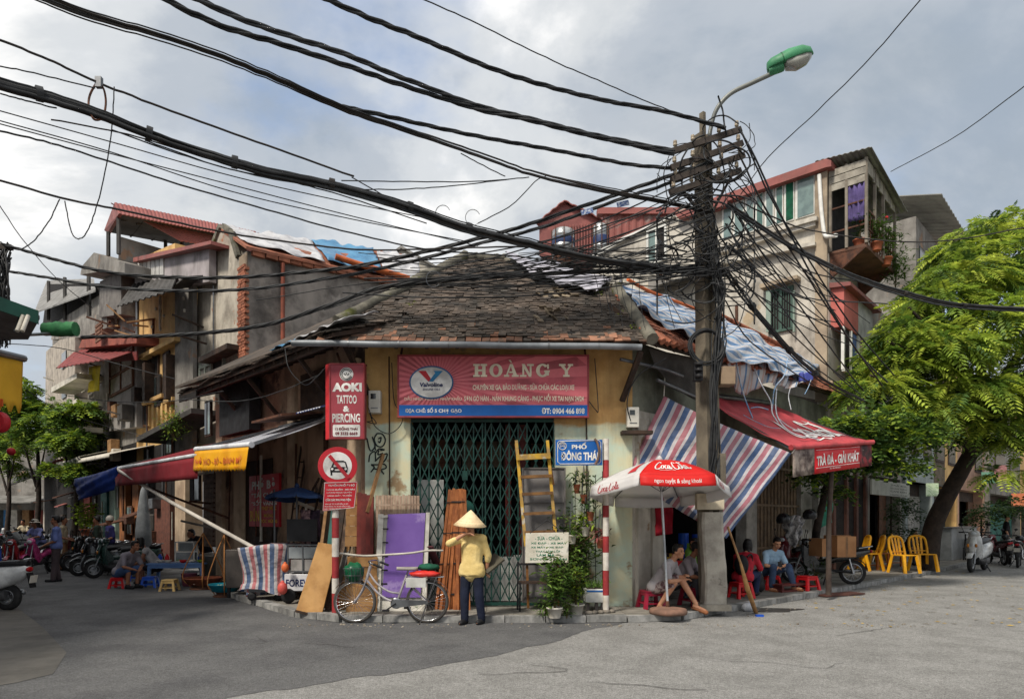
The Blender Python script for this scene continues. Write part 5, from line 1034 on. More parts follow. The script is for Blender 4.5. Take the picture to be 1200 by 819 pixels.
def script_strokes(fn,mat,parent,r0,name='logo'):
    """flowing script of the drink logo, drawn as pen strokes in a 0..10 x 0..3 box"""
    S=[[(1.75,2.35),(1.5,2.75),(.95,2.7),(.35,2.0),(.1,1.1),(.4,.45),(1.0,.4),(1.7,.9)],[(2.3,1.55),(1.95,1.5),(1.75,1.0),(1.95,.55),(2.35,.7),(2.5,1.2),(2.3,1.55),(2.75,1.4)],[(3.35,1.45),(3.1,1.6),(2.8,1.1),(2.95,.6),(3.25,.55),(3.6,.95)],
         [(4.25,1.5),(3.95,1.6),(3.65,1.1),(3.8,.6),(4.1,.8),(4.3,1.5),(4.2,.7),(4.45,.55),(4.7,.9)],[(4.75,1.15),(5.2,1.2)],
         [(6.7,2.4),(6.45,2.8),(5.9,2.6),(5.4,1.8),(5.35,.9),(5.75,.45),(6.3,.55),(6.8,1.0)],[(7.35,1.55),(7.0,1.5),(6.8,1.0),(7.0,.55),(7.4,.7),(7.55,1.2),(7.35,1.55)],[(7.75,.9),(8.2,1.9),(8.45,2.7),(8.2,2.75),(8.0,1.6),(8.0,.7),(8.25,.55),(8.5,.9)],
         [(9.15,1.5),(8.8,1.6),(8.5,1.1),(8.7,.6),(9.0,.8),(9.2,1.5),(9.1,.7),(9.4,.5),(9.8,.9)],[(.9,.42),(1.9,.1),(3.2,.12),(4.4,.3),(5.3,.12)],[(6.6,2.75),(7.4,2.45),(8.6,2.5),(9.7,2.85)]]
    mb=MB()
    for k,P in enumerate(S):
        Q=spline([(x,y,0) for x,y in P],6);L_,R_=[],[]
        for i,q in enumerate(Q):
            t=(Q[min(i+1,len(Q)-1)]-Q[max(i-1,0)]);t=t.normalized() if t.length > 0 else Vector((1,0,0));nn_=Vector((-t.y,t.x,0));w_=r0*(.45+.75*abs(t.y))*(1.25 if k in (0,5) else 1)*(.6 if k in (9,10) else 1)
            L_.append(q+nn_*w_);R_.append(q-nn_*w_)
        vs=[fn(p.x+.12*p.y,p.y) for p in L_]+[fn(p.x+.12*p.y,p.y) for p in R_];n=len(Q);mb.add(vs,[(i,i+1,n+i+1,n+i) for i in range(n-1)])
    return mb.ob(name,mat,parent,world=True)
script_strokes(lambda x,y: fa(.3+x*.062,.42+(3-y)*.16)+nr*.02,WHITEL,aw,.16)
po=gr(971,690,.1);po.y=13.2;po.x=(971-600)*13.2/FL
tag(MB().tube([po,Vector((po.x-.02,po.y-.05,1.5)),Vector((po.x-.01,po.y-.2,3.0))],[.058,.05,.046],8).ob('awning_post',pm('bark_pole',(82,70,62),(60,50,46),sc=5,rough=.95,bump=.4,streak=.5)),'rough wooden post holding up the red tea awning','post')
tag(MB().bar(gr(960,699)+Vector((0,0,.03)),gr(1005,696)+Vector((0,0,.03)),.36,.03).ob('loose_board',pm('red_brown_board',(96,62,54),(74,50,44),rough=.8)),'flat reddish board lying on the kerb by the awning post','board')
# left awning with the yellow valance
la_=thing('striped_awning','pale awning with a bright yellow fringed valance over the left wall','awning',LF.w(2,.9,2.8))
q0,q1=LF.w(.66,1.75,2.80),LF.w(3.2,1.75,2.92);w0,w1=LF.w(.75,.06,3.5),LF.w(3.3,.06,3.5)
MB().grid(lambda u,v: w0.lerp(w1,u).lerp(q0.lerp(q1,u),v)-Vector((0,0,.05*math.sin(3.14*v))),24,8).ob('canopy',stripes('awning_cloth',[(0,(196,196,200)),(.42,(70,104,156)),(.58,(200,200,202)),(.8,(176,178,186))],9,0),la_,world=True,solid=.005)
MB().tube([q0-(q1-q0)*.02,q1+(q1-q0)*.01],.05,10).ob('front_bar',pm('white_bar',(206,208,212),rough=.4),la_,world=True);MB().bar(w0,q0,.05).ob('arm',STEEL,la_,world=True);MB().bar(w1,q1,.05).ob('arm',STEEL,la_,world=True);MB().tube([w0,w1],.05,8).ob('roller',STEEL,la_,world=True)
def yv(u,v): return q0.lerp(q1,u)+LF.n.to_3d()*(.03+.05*v+.02*math.sin(u*30)*v)+Vector((0,0,-.03-.38*v-.022*(v > .99)*((int(u*48) % 2)*2-1)))
MB().grid(yv,48,5).ob('valance',pm('yellow_valance',(236,174,24),(222,156,20),sc=2,rough=.6,bump=.05,trans=.2),la_,world=True,solid=.004)
text('PHỞ XÀO - BÒ - BÁNH MỲ',pm('orange_red_lettering',(196,90,40),rough=.7,bump=0),la_,(0,0,0),X1,Z1,.88,.38,.02,fn=lambda a,b: yv(.95-a,.72-b)+LF.n.to_3d()*.02,world=True)
for k,u in enumerate((.15,.85)): text('số 5',MATS['orange_red_lettering'],la_,(0,0,0),X1,Z1,.08,.1,.01,fn=lambda a,b,u=u: yv(u+.04-a,.9-b)+LF.n.to_3d()*.02,world=True)
sc_=MB();
for k in range(14): t=.85+k*.06;sc_.add([LF.w(t,.5,3.56),LF.w(t+.055,.5,3.56),LF.w(t+.028,.52,3.44)],[(0,1,2)])
MB().grid(lambda u,v: LF.w(.4+u*1.0,.3+.35*v,3.62-.1*v-.025*(v > .9)*(int(u*20) % 2)),20,4).ob('blue_scallop',stripes('blue_scallop',[(0,(30,78,170)),(.5,(206,210,220))],10,0),la_,world=True,solid=.005)
ra=thing('maroon_awning','dark red awning with a white bar beyond the yellow valance','awning',LF.w(6,.9,2.8));q2,q3=LF.hit(233,533,1.75),LF.hit(136,549,1.75);w2_,w3_=LF.w(LF.t(233,1.75)+.1,-.3,3.5),LF.w(LF.t(136,1.75)+.1,-.6,3.7)
MARO=pm('maroon_cloth',(138,36,46),(120,32,40),sc=1.5,rough=.7,trans=.2,bump=.1,bs=6)
MB().grid(lambda u,v: w2_.lerp(w3_,u).lerp(q2.lerp(q3,u),v),16,6).ob('canopy',MARO,ra,world=True,solid=.006);MB().tube([q2,q3],.045,8).ob('front_bar',MATS['white_bar'],ra,world=True)
MB().grid(lambda u,v: q2.lerp(q3,u)+LF.n.to_3d()*(.02*math.sin(u*16)*v+.02)+Vector((0,0,-.03-.42*v)),24,4).ob('valance',MARO,ra,world=True,solid=.005)
bt_=sheet4(LF.hit(138,546,1.9),LF.hit(86,561,2.4),LF.hit(92,586,2.4),LF.hit(134,574,1.9),'blue_tarpaulin',pm('navy_tarp',(30,56,128),(24,44,104),sc=2,rough=.6,bump=.4,bs=8,trans=.15),'deep blue tarpaulin hanging beyond the dark red awning','tarpaulin',.1,16,10)
tag(MB().tube([LF.hit(136,549,1.8),gr(200,640,1.7).lerp(LF.hit(200,588,1.6),1),at(300,643,12.6),at(326,659,12.2)],.04,8).ob('awning_pole',pm('pale_pole',(196,190,182),(172,166,158),rough=.6)),'long pale slanting pole from the dark red awning down to the covered cart','pole')
tag(MB().tube([LF.hit(137,557,1.7),LF.hit(268,607,.6)],.03,6).ob('iron_rod',RUST),'thin rusty rod slanting under the long pale pole','rod')
MB(LF.mat()).box((LF.t(292,.35),.1,LF.tz(292,503,.35)[1]),(LF.t(257,.35),.35,LF.tz(257,456,.35)[1])).ob('shutter_box',BLACK,house,world=True);MB(LF.mat()).box((LF.t(386,.1),.01,LF.tz(386,492,.1)[1]),(LF.t(352,.1),.1,LF.tz(352,440,.1)[1])).ob('shutter_box',DARKWOOD,house,world=True)
dw=MB(LF.mat()).box((LF.t(320,0),.001,.1),(LF.t(288,0),.03,2.9)).ob('boarded_door',DARKWOOD,house,world=True)
lv_=MB(LF.mat()).box((LF.t(262,.04),.01,.9),(LF.t(238,.04),.04,2.75)).ob('louvred_shutter',pm('grey_brown_wood',(112,92,78),(88,72,62),sc=5,rough=.85,rnd=.1),house,world=True)
for k in range(15): MB(LF.mat()).box((LF.t(260,.06),.035,.95+k*.12),(LF.t(240,.06),.065,1.03+k*.12)).ob('slat',MATS['grey_brown_wood'],lv_,world=True)
for k,px in enumerate((250,268,300,345)): MB().tube([LF.hit(px,640-k*6,.05),LF.hit(px+2,520,.05)],.02,5).ob('pipe',RUST,house,world=True)

# ================================================================ LEANING BOARDS, LADDER, GATE-SIDE THINGS
def leaning(name,label,cat,pts,d0,d1,th,mat,rows=None,**k):
    """a flat board leaning on the wall: outline in the photograph, its foot at depth d0 and its top at d1"""
    ys=[p[1] for p in pts];y0,y1=max(ys),min(ys);P=[at(x,y,d0+(d1-d0)*(y0-y)/(y0-y1)) for x,y in pts]
    c=sum(P,Vector())/len(P);zmin=min(p.z for p in P);r=thing(name,label,cat,(c.x,d0,zmin),**k);n=(P[1]-P[0]).cross(P[-1]-P[0]).normalized();n=-n if n.y < 0 else n
    return r,P,n
OLDPLY=pm('old_plywood',(186,144,92),(160,118,70),sc=3,rough=.85,bump=.15,streak=.35,scol=(110,80,50),grime=.2);PURPLE=pm('purple_panel',(112,82,156),(100,70,144),sc=1.4,rough=.55,bump=.05,col3=(140,118,172),sc3=2,t3=.56,grime=.35,scol=(92,70,120))
r,P,n=leaning('plywood_sheet','tan plywood sheet leaning on the post at the left corner','board',[(346,717),(376,724),(397,639),(373,635)],10.65,10.95,.03,OLDPLY)
MB().prism(P,n*.03).ob('board',OLDPLY,r,world=True,bevel=.004);MB().prism([P[0],P[1],P[1]+Vector((0,0,.04)),P[0]+Vector((0,0,.04))],-n*.012).ob('edge_strip',DARKWOOD,r,world=True)
r,P,n=leaning('purple_panel','flat purple panel in a pale frame leaning on the wall behind the bicycle','panel',[(446,722),(502,722),(502,600),(446,602)],10.8,11.2,.03,WHITEP)
lp=lambda x,y,l=0.0: at(x,y,10.8+.4*(722-y)/122)-n*l
MB().prism([lp(441,724),lp(500,724),lp(502,601),lp(443,604)],n*.03).ob('back_panel',pm('chipped_white_board',(206,202,192),(176,172,162),sc=4,rough=.7,grime=.4,scol=(110,106,92),col3=(120,128,108),sc3=3,t3=.62),r,world=True)
MB().prism([lp(448,700,.035),lp(493,700,.035),lp(499,601.5,.035),lp(455,603,.035)],n*.025).ob('purple_face',PURPLE,r,world=True)
fr=MB();fr.bar(lp(497,722,.03),lp(502,601,.03),.06,.04);fr.bar(lp(442,722,.03),lp(447,603,.03),.09,.04);fr.bar(lp(447,606,.03),lp(455,605,.03),.09,.04);fr.ob('frame',MATS['chipped_white_board'],r,world=True)
for k in range(6): MB().bar(lp(446+k*.3,700-k*16,.04),lp(454+k*.3,700-k*16,.04),.02,.02).ob('slot',DARK,r,world=True)
# bamboo slat bundle
r=thing('slat_screen','upright pale wooden slat screen behind the purple panel','screen',at(467,720,11.2))
sm_=pm('pale_slat',(176,152,132),(146,122,104),sc=5,rough=.8,rnd=.16,streak=.3)
for k in range(15): x=441.5+k*3.45;MB().bar(at(x,719,11.2),at(x+.3,580+rng.uniform(-.8,1),11.32),.042,.02).ob('slat',sm_,r,world=True)
for y in (592,640): MB().bar(at(440,y,11.22),at(493,y-1,11.22),.05,.025).ob('cross_slat',sm_,r,world=True)
# rolled reed blinds
BLIND=pm('reed_blind',(174,106,58),(140,80,44),sc=5,rough=.7,bump=.2,rnd=.2,streak=.5,scol=(96,52,30))
for (x0,x1,y0,y1,lab) in ((511,536,718,574,'rust brown reed blind, the wider of the two leaning left of the gate'),(531,551,717,573,'narrow rust brown reed blind leaning nearest the woman in the conical hat')):
    r=thing('reed_blind',lab,'blind',at((x0+x1)/2,y0,11.0),group='reed blinds leaning by the gate');n=9
    for k in range(n): 
        a=at(x0-((0 if x0 > 520 else 2))+(x1-x0)*(k+.5)/n,y0,11.0+.05*math.sin(k*2.1));b=at(x0+14*(x0 < 520)+(x1-x0)*.72*(k+.5)/n+(0 if x0 > 520 else 1),y1+rng.uniform(-1,1),11.25);MB().bar(a,b,.043,.03).ob('slat',BLIND,r,world=True)
    for f in (.15,.4,.65,.9): MB().bar(at(x0-2+(14*f if x0 < 520 else 0),y0+(y1-y0)*f,10.97+.25*f),at(x1-2+(7*f if x0 < 520 else -5*f),y0+(y1-y0)*f,10.97+.25*f),.012).ob('cord',CABLE,r,world=True)
# red planks, brown packing boards
r=thing('red_planks','dark red planks standing upright beside the pale slat screen','planks',at(427,720,11.1))
for k,(x,w_) in enumerate(((420,5),(425.5,6),(431,6),(436,4))): MB().bar(at(x,718,11.1),at(x+1.5-k*.5,577+k*1.5,11.3),w_*11.2/FL,.06).ob('plank',pm('oxblood_plank',(116,46,40),(90,36,32),sc=4,rough=.6,rnd=.2,streak=.3,grime=.25),r,world=True)
MB().bar(at(430,600,11.25),at(449,532,11.4),.07,.05).ob('stick',WOOD,r,world=True)
PACK=pm('packing_board',(170,130,84),(140,104,66),sc=4,rough=.85,rnd=.1,streak=.5,scol=(104,74,46))
for (x0,x1,y0,y1,dd,lab) in ((404,420,640,567,11.2,'tall brown packing board behind the red plate of the no cars sign'),(405,442,722,652,10.75,'low slatted packing case front leaning behind the bicycle basket')):
    r=thing('packing_case',lab,'board',at((x0+x1)/2,722,dd),group='brown packing boards');nb=6
    yb=722 if dd > 11 else y0
    for k in range(nb): a=y0+(y1-y0)*k/nb;b=y0+(y1-y0)*(k+.94)/nb;p,q=at(x0+rng.uniform(-.6,.6)+(3*(k/nb)),a,dd+.03*k),at(x1+rng.uniform(-.6,.6),b,dd+.03*k);MB().box((p.x,p.y,p.z),(q.x,p.y+.025,q.z)).ob('plank',PACK,r,world=True)
    for x in (x0+3,x1-3): MB().bar(at(x+1,yb,dd+.01),at(x+1,y1,dd+.19),.05,.02).ob('batten',PACK,r,world=True)
for k,(xa,ya,xb,yb,w_,mt,lab) in enumerate(((384,715,402,596,.09,DARKWOOD,'dark plank leaning beside the plywood sheet'),(378,712,392,590,.08,pm('teal_plank',(44,92,86),(34,72,68),rough=.7),'teal painted plank leaning in the left corner'),(386,720,408,640,.12,pm('grey_plank',(120,116,110),(96,92,88),rough=.85,streak=.4),'grey plank behind the red and white sign post'),(503,640,519,676,.14,pm('plum_board',(84,44,50),(64,36,42),rough=.6),'dark plum board slanting between purple panel and reed blind'),(398,720,402,652,.16,PACK,'brown offcut standing beside the sign post'),(369,700,383,590,.05,WOOD,'thin pale batten leaning on the left wall'))):
    tag(MB().bar(at(xa,ya,10.85+.05*k),at(xb,yb,11.35),w_,.03).ob('leaning_plank',mt),lab,'plank','planks leaning in the left corner')
tag(MB().tube(spline([at(398,648,10.7),at(425,651,10.75),at(450,650,10.72),at(480,648,10.7),at(502,645,10.8),at(519,645,10.9)],5),.018,6).ob('tied_cloth_rope',POTW),'whitish rope tying the leaning boards to the sign post','rope')
# ladder and grey cabinet door at the gate
r=thing('cabinet_door','grey metal cabinet door leaning on the right half of the gate','panel',at(640,712,11.25));GRD=pm('grey_enamel',(116,112,110),(98,95,94),sc=2,rough=.5,grime=.25)
MB().prism([at(612,706,11.15),at(662,706,11.15),at(662.5,548,11.35),at(612,548,11.35)],(0,.03,0)).ob('leaf',GRD,r,world=True)
m=MB()
for y in (548.5,589,700): f=(706-y)/158*.2;m.bar(at(612,y,11.14+f),at(662,y,11.14+f),.025,.02)
for x in (612.5,662): m.bar(at(x,706,11.14),at(x,548,11.34),.025,.022)
m.ob('rim',pm('grey_enamel_dark',(96,92,90),rough=.5),r,world=True)
LAD=pm('ladder_yellow',(190,150,50),(150,122,74),sc=6,rough=.75,grime=.6,scol=(110,82,60),col3=(176,168,150),sc3=4,t3=.6);RUNG=pm('ladder_rung',(122,88,52),(92,66,42),sc=6,rough=.8)
r=thing('step_ladder','worn yellow step ladder standing against the green gate','ladder',at(640,640,11.0));
for (a,b) in (((605,516),(616,640)),((641.5,516),(652,640))): MB().bar(at(*b,10.95),at(*a,11.12),.05,.035).ob('rail',LAD,r,world=True)
for (a,b) in (((604.5,520),(611,572)),((643.5,540),(648,568))): MB().bar(at(*b,11.05),at(*a,11.14),.045,.03).ob('rear_rail',pm('ladder_brown',(140,96,52),(112,78,46),sc=5,rough=.8),r,world=True)
MB().bar(at(605,536,11.02),at(645,534,11.02),.09,.05,up=(0,1,0)).ob('top_step',LAD,r,world=True)
for k,y in enumerate((558,578,601,623)): MB().bar(at(610+k*1.6,y+1,11.02-.02*k),at(646.5+k*1.2,y-.5,11.02-.02*k),.05,.12,up=(0,1,0)).ob('rung',RUNG,r,world=True)
for x in (617,653): MB().bar(at(x,640,10.95),at(x+2,712,11.1),.04,.03).ob('rail_foot',MATS['ladder_brown'],r,world=True)
# black stool/bench below the board
r=thing('iron_bench','black iron bench with a dark seat below the white repair board','bench',at(632,715,10.7))
MB().box(tuple(at(608,684,10.75)),tuple(at(660,680,11.0))).ob('seat',DARKWOOD,r,world=True);MB().box(tuple(at(606,662,10.95)),tuple(at(662,659.5,11.05))).ob('back_rail',BLACK,r,world=True)
for x,y1,dd in ((606.5,658,10.98),(660,658,10.98),(609,682,10.75),(657,682,10.75)): MB().bar(Vector((at(x,700,dd).x,dd,.1)),at(x+.5,y1,dd),.03).ob('leg',BLACK,r,world=True)
# plants at the post
LEAFP=pm('leaf_fresh',(112,138,62),(72,104,44),sc=3,rough=.5,bump=0,isl=.4,trans=.3)
g2=lambda px,py: gr(px,py,.1)
bush('potted_plant','leafy bush in a cream pot below the repair board','plant',g2(650,723.5),.3,.8,520,LEAFP,.13,.05,9,POTW,'plants round the street name post',potr=.12,poth=.16,mat2=LEAFG)
bush('potted_plant','pale variegated plant in a cream pot nearest the street post','plant',g2(675,720),.2,.6,320,LEAFG,.12,.03,8,POTW,'plants round the street name post',potr=.13,poth=.17,mat2=LEAFY)
bush('shrub','tall leafy shrub rising behind the two cream pots','plant',g2(672,713),.5,1.7,1200,LEAFP,.13,.05,12,None,'plants round the street name post',mat2=LEAFD)
bush('shrub','low ferny tuft left of the cream pots','plant',g2(640,721),.22,.3,160,LEAFG,.16,.025,8,None,'plants round the street name post')
bush('shrub','low green tuft between the cream pots','plant',g2(664,722),.12,.25,90,LEAFP,.12,.03,6,None,'plants round the street name post')
def hangpot(px,py,d,w_,label,mat,lf,n,r_,h_,drop=.5):
    p=at(px,py,d);t=thing('hanging_pot',label,'hanging plant',p,group='hanging pots on the wire trellis');s=w_*d/FL/2
    MB().lathe([(s*.65,-.14),(s*.95,-.02),(s*1.05,-.01),(s*1.05,.01),(s*.9,.01)],14).ob('pot',mat,t)
    m=MB()
    for k in range(3): a=k*2.1;m.tube([(s*math.cos(a),s*math.sin(a),0),(0,0,drop)],.006,4)
    m.ob('wire',STEEL,t);f=MB()
    for k in range(n):
        a=rng.uniform(0,6.28);q=Vector((rng.gauss(0,r_*.35),rng.gauss(0,r_*.35),rng.uniform(0,h_)));leaf(f,q,(math.cos(a),math.sin(a),rng.uniform(-.1,.9)),(0,0,1),rng.uniform(.1,.24),.04,.35)
    tag(f.ob('foliage',lf,t),kind='stuff')
hangpot(670,627,10.95,12,'white hanging pot with thin wires beside the repair board',POTW,LEAFG,14,.08,.05,.55)
hangpot(686,618,10.9,10,'white hanging pot with long green blades above the shrub',POTW,LEAFY,70,.2,.2)
hangpot(692,600,10.9,9,'small terracotta hanging pot close to the banded post',TERRA,LEAFD,60,.2,.25)
hangpot(684,580,10.95,8,'upper hanging orchid basket on the wire trellis',TERRA,LEAFG,60,.25,.3)
hangpot(703,632,10.8,9,'dark red trailing plant hanging by the banded post',TERRA,LEAFR,50,.12,.15)
hangpot(676,568,11.0,8,'topmost hanging plant below the street name plate',TERRA,LEAFG,40,.2,.2,.3)
r=thing('wire_trellis','wire trellis fixed to the wall behind the hanging pots','trellis',at(690,640,11.4));m=MB()
for k in range(5): m.tube([at(674+k*8,552+(k % 2)*4,11.35),at(674+k*8,700,11.35)],.008,4)
m.ob('upright',BLACK,r,world=True);m=MB()
for k in range(6): m.tube(spline([at(672,560+k*22,11.35),at(690,568+k*22,11.3),at(706,558+k*22,11.35)],4),.008,4)
m.ob('cross_wire',BLACK,r,world=True)
r=thing('planter_box','white foam planter box with a blue rim by the banded post','planter',at(697,700,10.75));a,b=at(686,706,10.75),at(709,690,10.75)
b0=MB();b0.M=Matrix.Translation((0,0,0));MB().box((a.x,a.y,a.z),(b.x,a.y+.3,b.z)).ob('box',pm('foam_white',(214,214,208),(190,190,184),rough=.7,grime=.3),r,bevel=.015,world=True);MB().box((a.x+.02,a.y-.006,b.z-.045),(b.x-.02,a.y,b.z-.02)).ob('blue_band',BLUES,r,world=True);MB().box((a.x+.03,a.y+.03,b.z),(b.x-.03,a.y+.27,b.z+.012)).ob('soil',DARKWOOD,r,world=True)
f=MB()
for k in range(60): q=Vector((rng.uniform(a.x+.04,b.x-.04),rng.uniform(a.y+.05,a.y+.25),b.z));leaf(f,q,(rng.gauss(0,.5),rng.gauss(0,.5),1),(0,1,0),rng.uniform(.08,.2),.02,.1)
tag(f.ob('seedling',LEAFP,r,world=True),kind='stuff')
for x in (689,699,706): MB().bar(Vector((at(x,0,10.85).x,10.9,.1)),at(x,706,10.9),.05).ob('support',pm('brick_grey',(120,112,106),rough=.9),r,world=True)
for k in range(5):
    o=MB().ell((0,0,0),(.07,.05,.035),8,5,(0,0,k)).ob('rubble_stone',pm('rubble',(130,122,112),(100,94,86),rough=.95,bump=.4));o.location=g2(690+k*7,720-k*.3)+Vector((0,.02*k,.03))
    tag(o,('flat grey stone under the foam planter','rounded stone beside the foam planter','small stone right of the foam planter','loose stone at the foot of the banded post','stone right of the banded post')[k],'stone')
# ================================================================ UMBRELLAS
def umbrella(name,label,base,apex_z,R_,drop,n,mats,val,polemat,rot,tilt=(0,0,0),group=None,logos=False,under=None):
    t=thing(name,label,'umbrella',base,0,group);ht=apex_z-base[2]
    T_=Euler(tilt).to_matrix()
    def S(k,u,v,lift=0.0):                             # sector k, across u 0..1, down v 0..1: taut between its ribs
        a0,a1=rot+k*2*math.pi/n,rot+(k+1)*2*math.pi/n;rr=R_*math.sin(v*math.pi/2)**.96 if False else R_*v;z=-drop*(v**1.55)
        e0,e1=Vector((math.cos(a0),math.sin(a0),0)),Vector((math.cos(a1),math.sin(a1),0));p=(e0.lerp(e1,u))*rr+Vector((0,0,z+.02*math.sin(math.pi*u)*v*-1.0))
        nr_=e0.lerp(e1,.5).normalized()*.45+Vector((0,0,.9));return Vector((0,0,ht))+T_ @ (p+nr_*lift)
    def V(k,u,v,lift=0.0):                             # the valance below the rim
        a0,a1=rot+k*2*math.pi/n,rot+(k+1)*2*math.pi/n;e0,e1=Vector((math.cos(a0),math.sin(a0),0)),Vector((math.cos(a1),math.sin(a1),0));o_=e0.lerp(e1,.5).normalized()
        return Vector((0,0,ht))+T_ @ (e0.lerp(e1,u)*R_+Vector((0,0,-drop-.02*math.sin(math.pi*u)-val*v))+o_*(lift+.03*v))
    for k in range(n):
        MB().grid(lambda u,v: S(k,u,.02+.98*v),8,10).ob('panel',mats[k % len(mats)],t,solid=.004)
        if val: MB().grid(lambda u,v: V(k,u,v),8,3).ob('valance',mats[k % len(mats)],t,solid=.004)
        a0=rot+k*2*math.pi/n;rb=MB().tube([S(k,0,v)-Vector((0,0,.02)) for v in (.03,.3,.6,1)],.008,5).ob('rib',STEEL,t)
        m_=S(k,0,.5)-Vector((0,0,.02));MB().tube([Vector((0,0,ht-drop*1.2)),m_],.007,5).ob('strut',STEEL,rb)
    MB().tube([(0,0,0),(0,0,ht+.03)],.02,10).ob('pole',polemat,t);MB().lathe([(.04,0),(.05,.02),(.03,.06),(.005,.08)],10,(0,0,ht)).ob('cap',mats[0],t)
    return t,S,V
UR=pm('umbrella_red',(218,40,36),(208,34,32),sc=1.2,rough=.6,bump=.05,bs=6,trans=.25);UW=pm('umbrella_white',(226,224,222),(212,210,210),sc=1.2,rough=.6,bump=.05,bs=6,trans=.3,grime=.12)
ub=at(783,724,10.76);ub.z=.12;top=at(771,541,10.76)
um,S,V=umbrella('market_umbrella','red and white drink umbrella over the pavement tea stall in front of the pole',(at(783,0,10.6).x,10.6,.1),top.z,1.1,.42,6,[UW,UR,UW,UW,UW,UW],.17,pm('umbrella_pole',(196,200,204),rough=.35,metal=.4),rad(-118)-rad(60),tilt=(rad(-8),rad(3),0))
um.location.z=.11;um.rotation_euler=(0,rad(-3.2),0);UM=root_matrix(um);kf=1
script_strokes(lambda x,y: UM @ S(kf,.5+(x-5)*.066,.46+(3-y)*.135,.012),WHITEL,um,.12)
text('ngon tuyệt & sảng khoái',WHITEL,um,(0,0,0),X1,Z1,.62,.52,.005,fn=lambda a,b: UM @ V(kf,.19+a,.80-b,.008),world=True)
for dk,u0,u1 in ((-1,.16,.62),(1,.12,.5)):
    k=(kf+dk) % 6;script_strokes(lambda x,y,k=k: UM @ V(k,(u0+(u1-u0)*x/10),.9-y/3*1.0-.0,.008) if y < 2.4 else UM @ V(k,(u0+(u1-u0)*x/10),.05,.01),SIGNR,um,.11)
k=(kf-1) % 6;MB().grid(lambda u,v: UM @ S(k,.62+.2*u-.25*(1-v),.32+.5*v,.008),4,8).ob('red_flash',SIGNR,um,world=True)
MB().lathe([(.02,-.08),(.03,-.06),(.03,.1),(.02,.12)],10,(0,0,.07)).ob('socket',RUST,um)
tag(MB().lathe([(.24,0),(.29,.01),(.3,.05),(.28,.09),(.2,.1),(.05,.105)],22,Vector((at(783,0,10.5).x,10.5,.1))).ob('umbrella_base',pm('rusty_base',(132,100,84),(106,82,70),sc=5,rough=.9,bump=.2)),'round rusty base weight under the drink umbrella','base')
# ================================================================ STALL CORNER ON THE LEFT: cart, cooker under the striped sheet, small umbrella
CT=at(356,700,12.0);r=thing('food_cart','small pushed food cart with glass case and lettered white board beside the striped cover','cart',(CT.x,12.0,.1))
a,b=at(333,678,11.95),at(362,662,11.95)
MB().box((-.3,-.15,.22),(.3,.3,.52)).ob('body',pm('cart_white',(206,206,208),(186,186,190),rough=.5,grime=.3),r,bevel=.01);text('FOREVER',NAVY,r,(-.27,-.156,.30),X1,Z1,.54,.13,.02,world=False)
m=MB();m.box((-.27,-.12,.55),(.3,.26,.58));m.box((-.27,-.12,1.02),(.3,.26,1.05));m.ob('case_rail',STEEL,r)
for x in (-.25,.02,.28): MB().bar((x,-.11,.5),(x,-.11,1.05),.025).ob('case_post',STEEL,r)
for x0,x1 in ((-.24,.01),(.03,.27)): MB().box((x0,-.115,.8),(x1,-.105,1.0)).ob('pane',pm('case_glass',(150,156,158),(130,136,140),rough=.1,bump=0),r)
MB().box((-.2,-.1,.56),(.22,.2,.78)).ob('tray',pm('grey_box',(160,156,152),rough=.6),r);MB().box((-.26,-.14,1.1),(.28,-.1,1.5)).ob('black_board',pm('black_board',(44,44,46),(36,36,38),rough=.7),r)
for x in (-.22,.22):
    MB().lathe([(.06,-.02),(.13,-.02),(.135,0),(.13,.02),(.06,.02)],14,(x,-.17,.135),axis=(0,1,0)).ob('wheel',BLACK,r)
MB().box((.24,-.12,.58),(.38,.2,.82)).ob('red_tin',SIGNR,r)
cu,_,_=umbrella('small_umbrella','small dark blue umbrella over the food cart',(at(348,640,12.0).x,12.0,1.2),at(350,571,12.0).z,.52,.16,8,[pm('navy_cloth',(26,52,92),(22,44,80),rough=.7,trans=.1),pm('navy_cloth_2',(28,50,88),(24,44,78),rough=.7,trans=.1)],.06,STEEL,.3,(rad(-4),0,0))
# covered trolley
STRS=stripes('striped_cover',[(0,(190,108,112)),(.28,(204,198,198)),(.45,(78,102,140)),(.76,(204,198,198))],13,0,off=.2)
cvc=at(317,695,12.5);r=thing('covered_trolley','trolley under a pink white and blue striped plastic cover beside the food cart','trolley',(cvc.x,12.5,.1))
def cover(u,v):
    a=u*2*math.pi;s=.42*(1-.0*v);zz_=1.02-.82*max(0,v-.32)/.68 if v > .32 else 1.02+.03*math.sin(u*9)
    rr=min(1,v/.32)*.46+(.05*math.sin(a*5+1)+.05*math.sin(a*9))*max(0,v-.25)+.06*math.sin(v*6)
    sq=1/max(abs(math.cos(a)),abs(math.sin(a)))**.6
    return Vector((rr*math.cos(a)*sq*1.05,rr*math.sin(a)*sq*.8,zz_-.12*max(0,-math.cos(a))*v+.1*math.sin(a*2)*v*(v > .9)))
MB().grid(cover,64,24).ob('cover',STRS,r);MB().box((-.33,-.22,.15),(.33,.22,.95)).ob('body',STEEL,r)
for x in (-.25,.25): MB().lathe([(.03,-.02),(.08,-.02),(.08,.02),(.03,.02)],12,(x,-.25,.08),axis=(0,1,0)).ob('wheel',BLACK,r)
gb_=at(288,690,13.3);r=thing('steel_cooker','dull grey steel cooker standing against the left wall','cooker',(gb_.x,13.3,.05));MB().box((-.3,-.25,.2),(.35,.25,.95)).ob('body',pm('cooker_grey',(92,86,82),(70,66,64),rough=.5,metal=.2,grime=.4),r,bevel=.01)
for x in (-.25,.3): MB().bar((x,-.2,0),(x,-.2,.2),.05).ob('leg',BLACK,r)
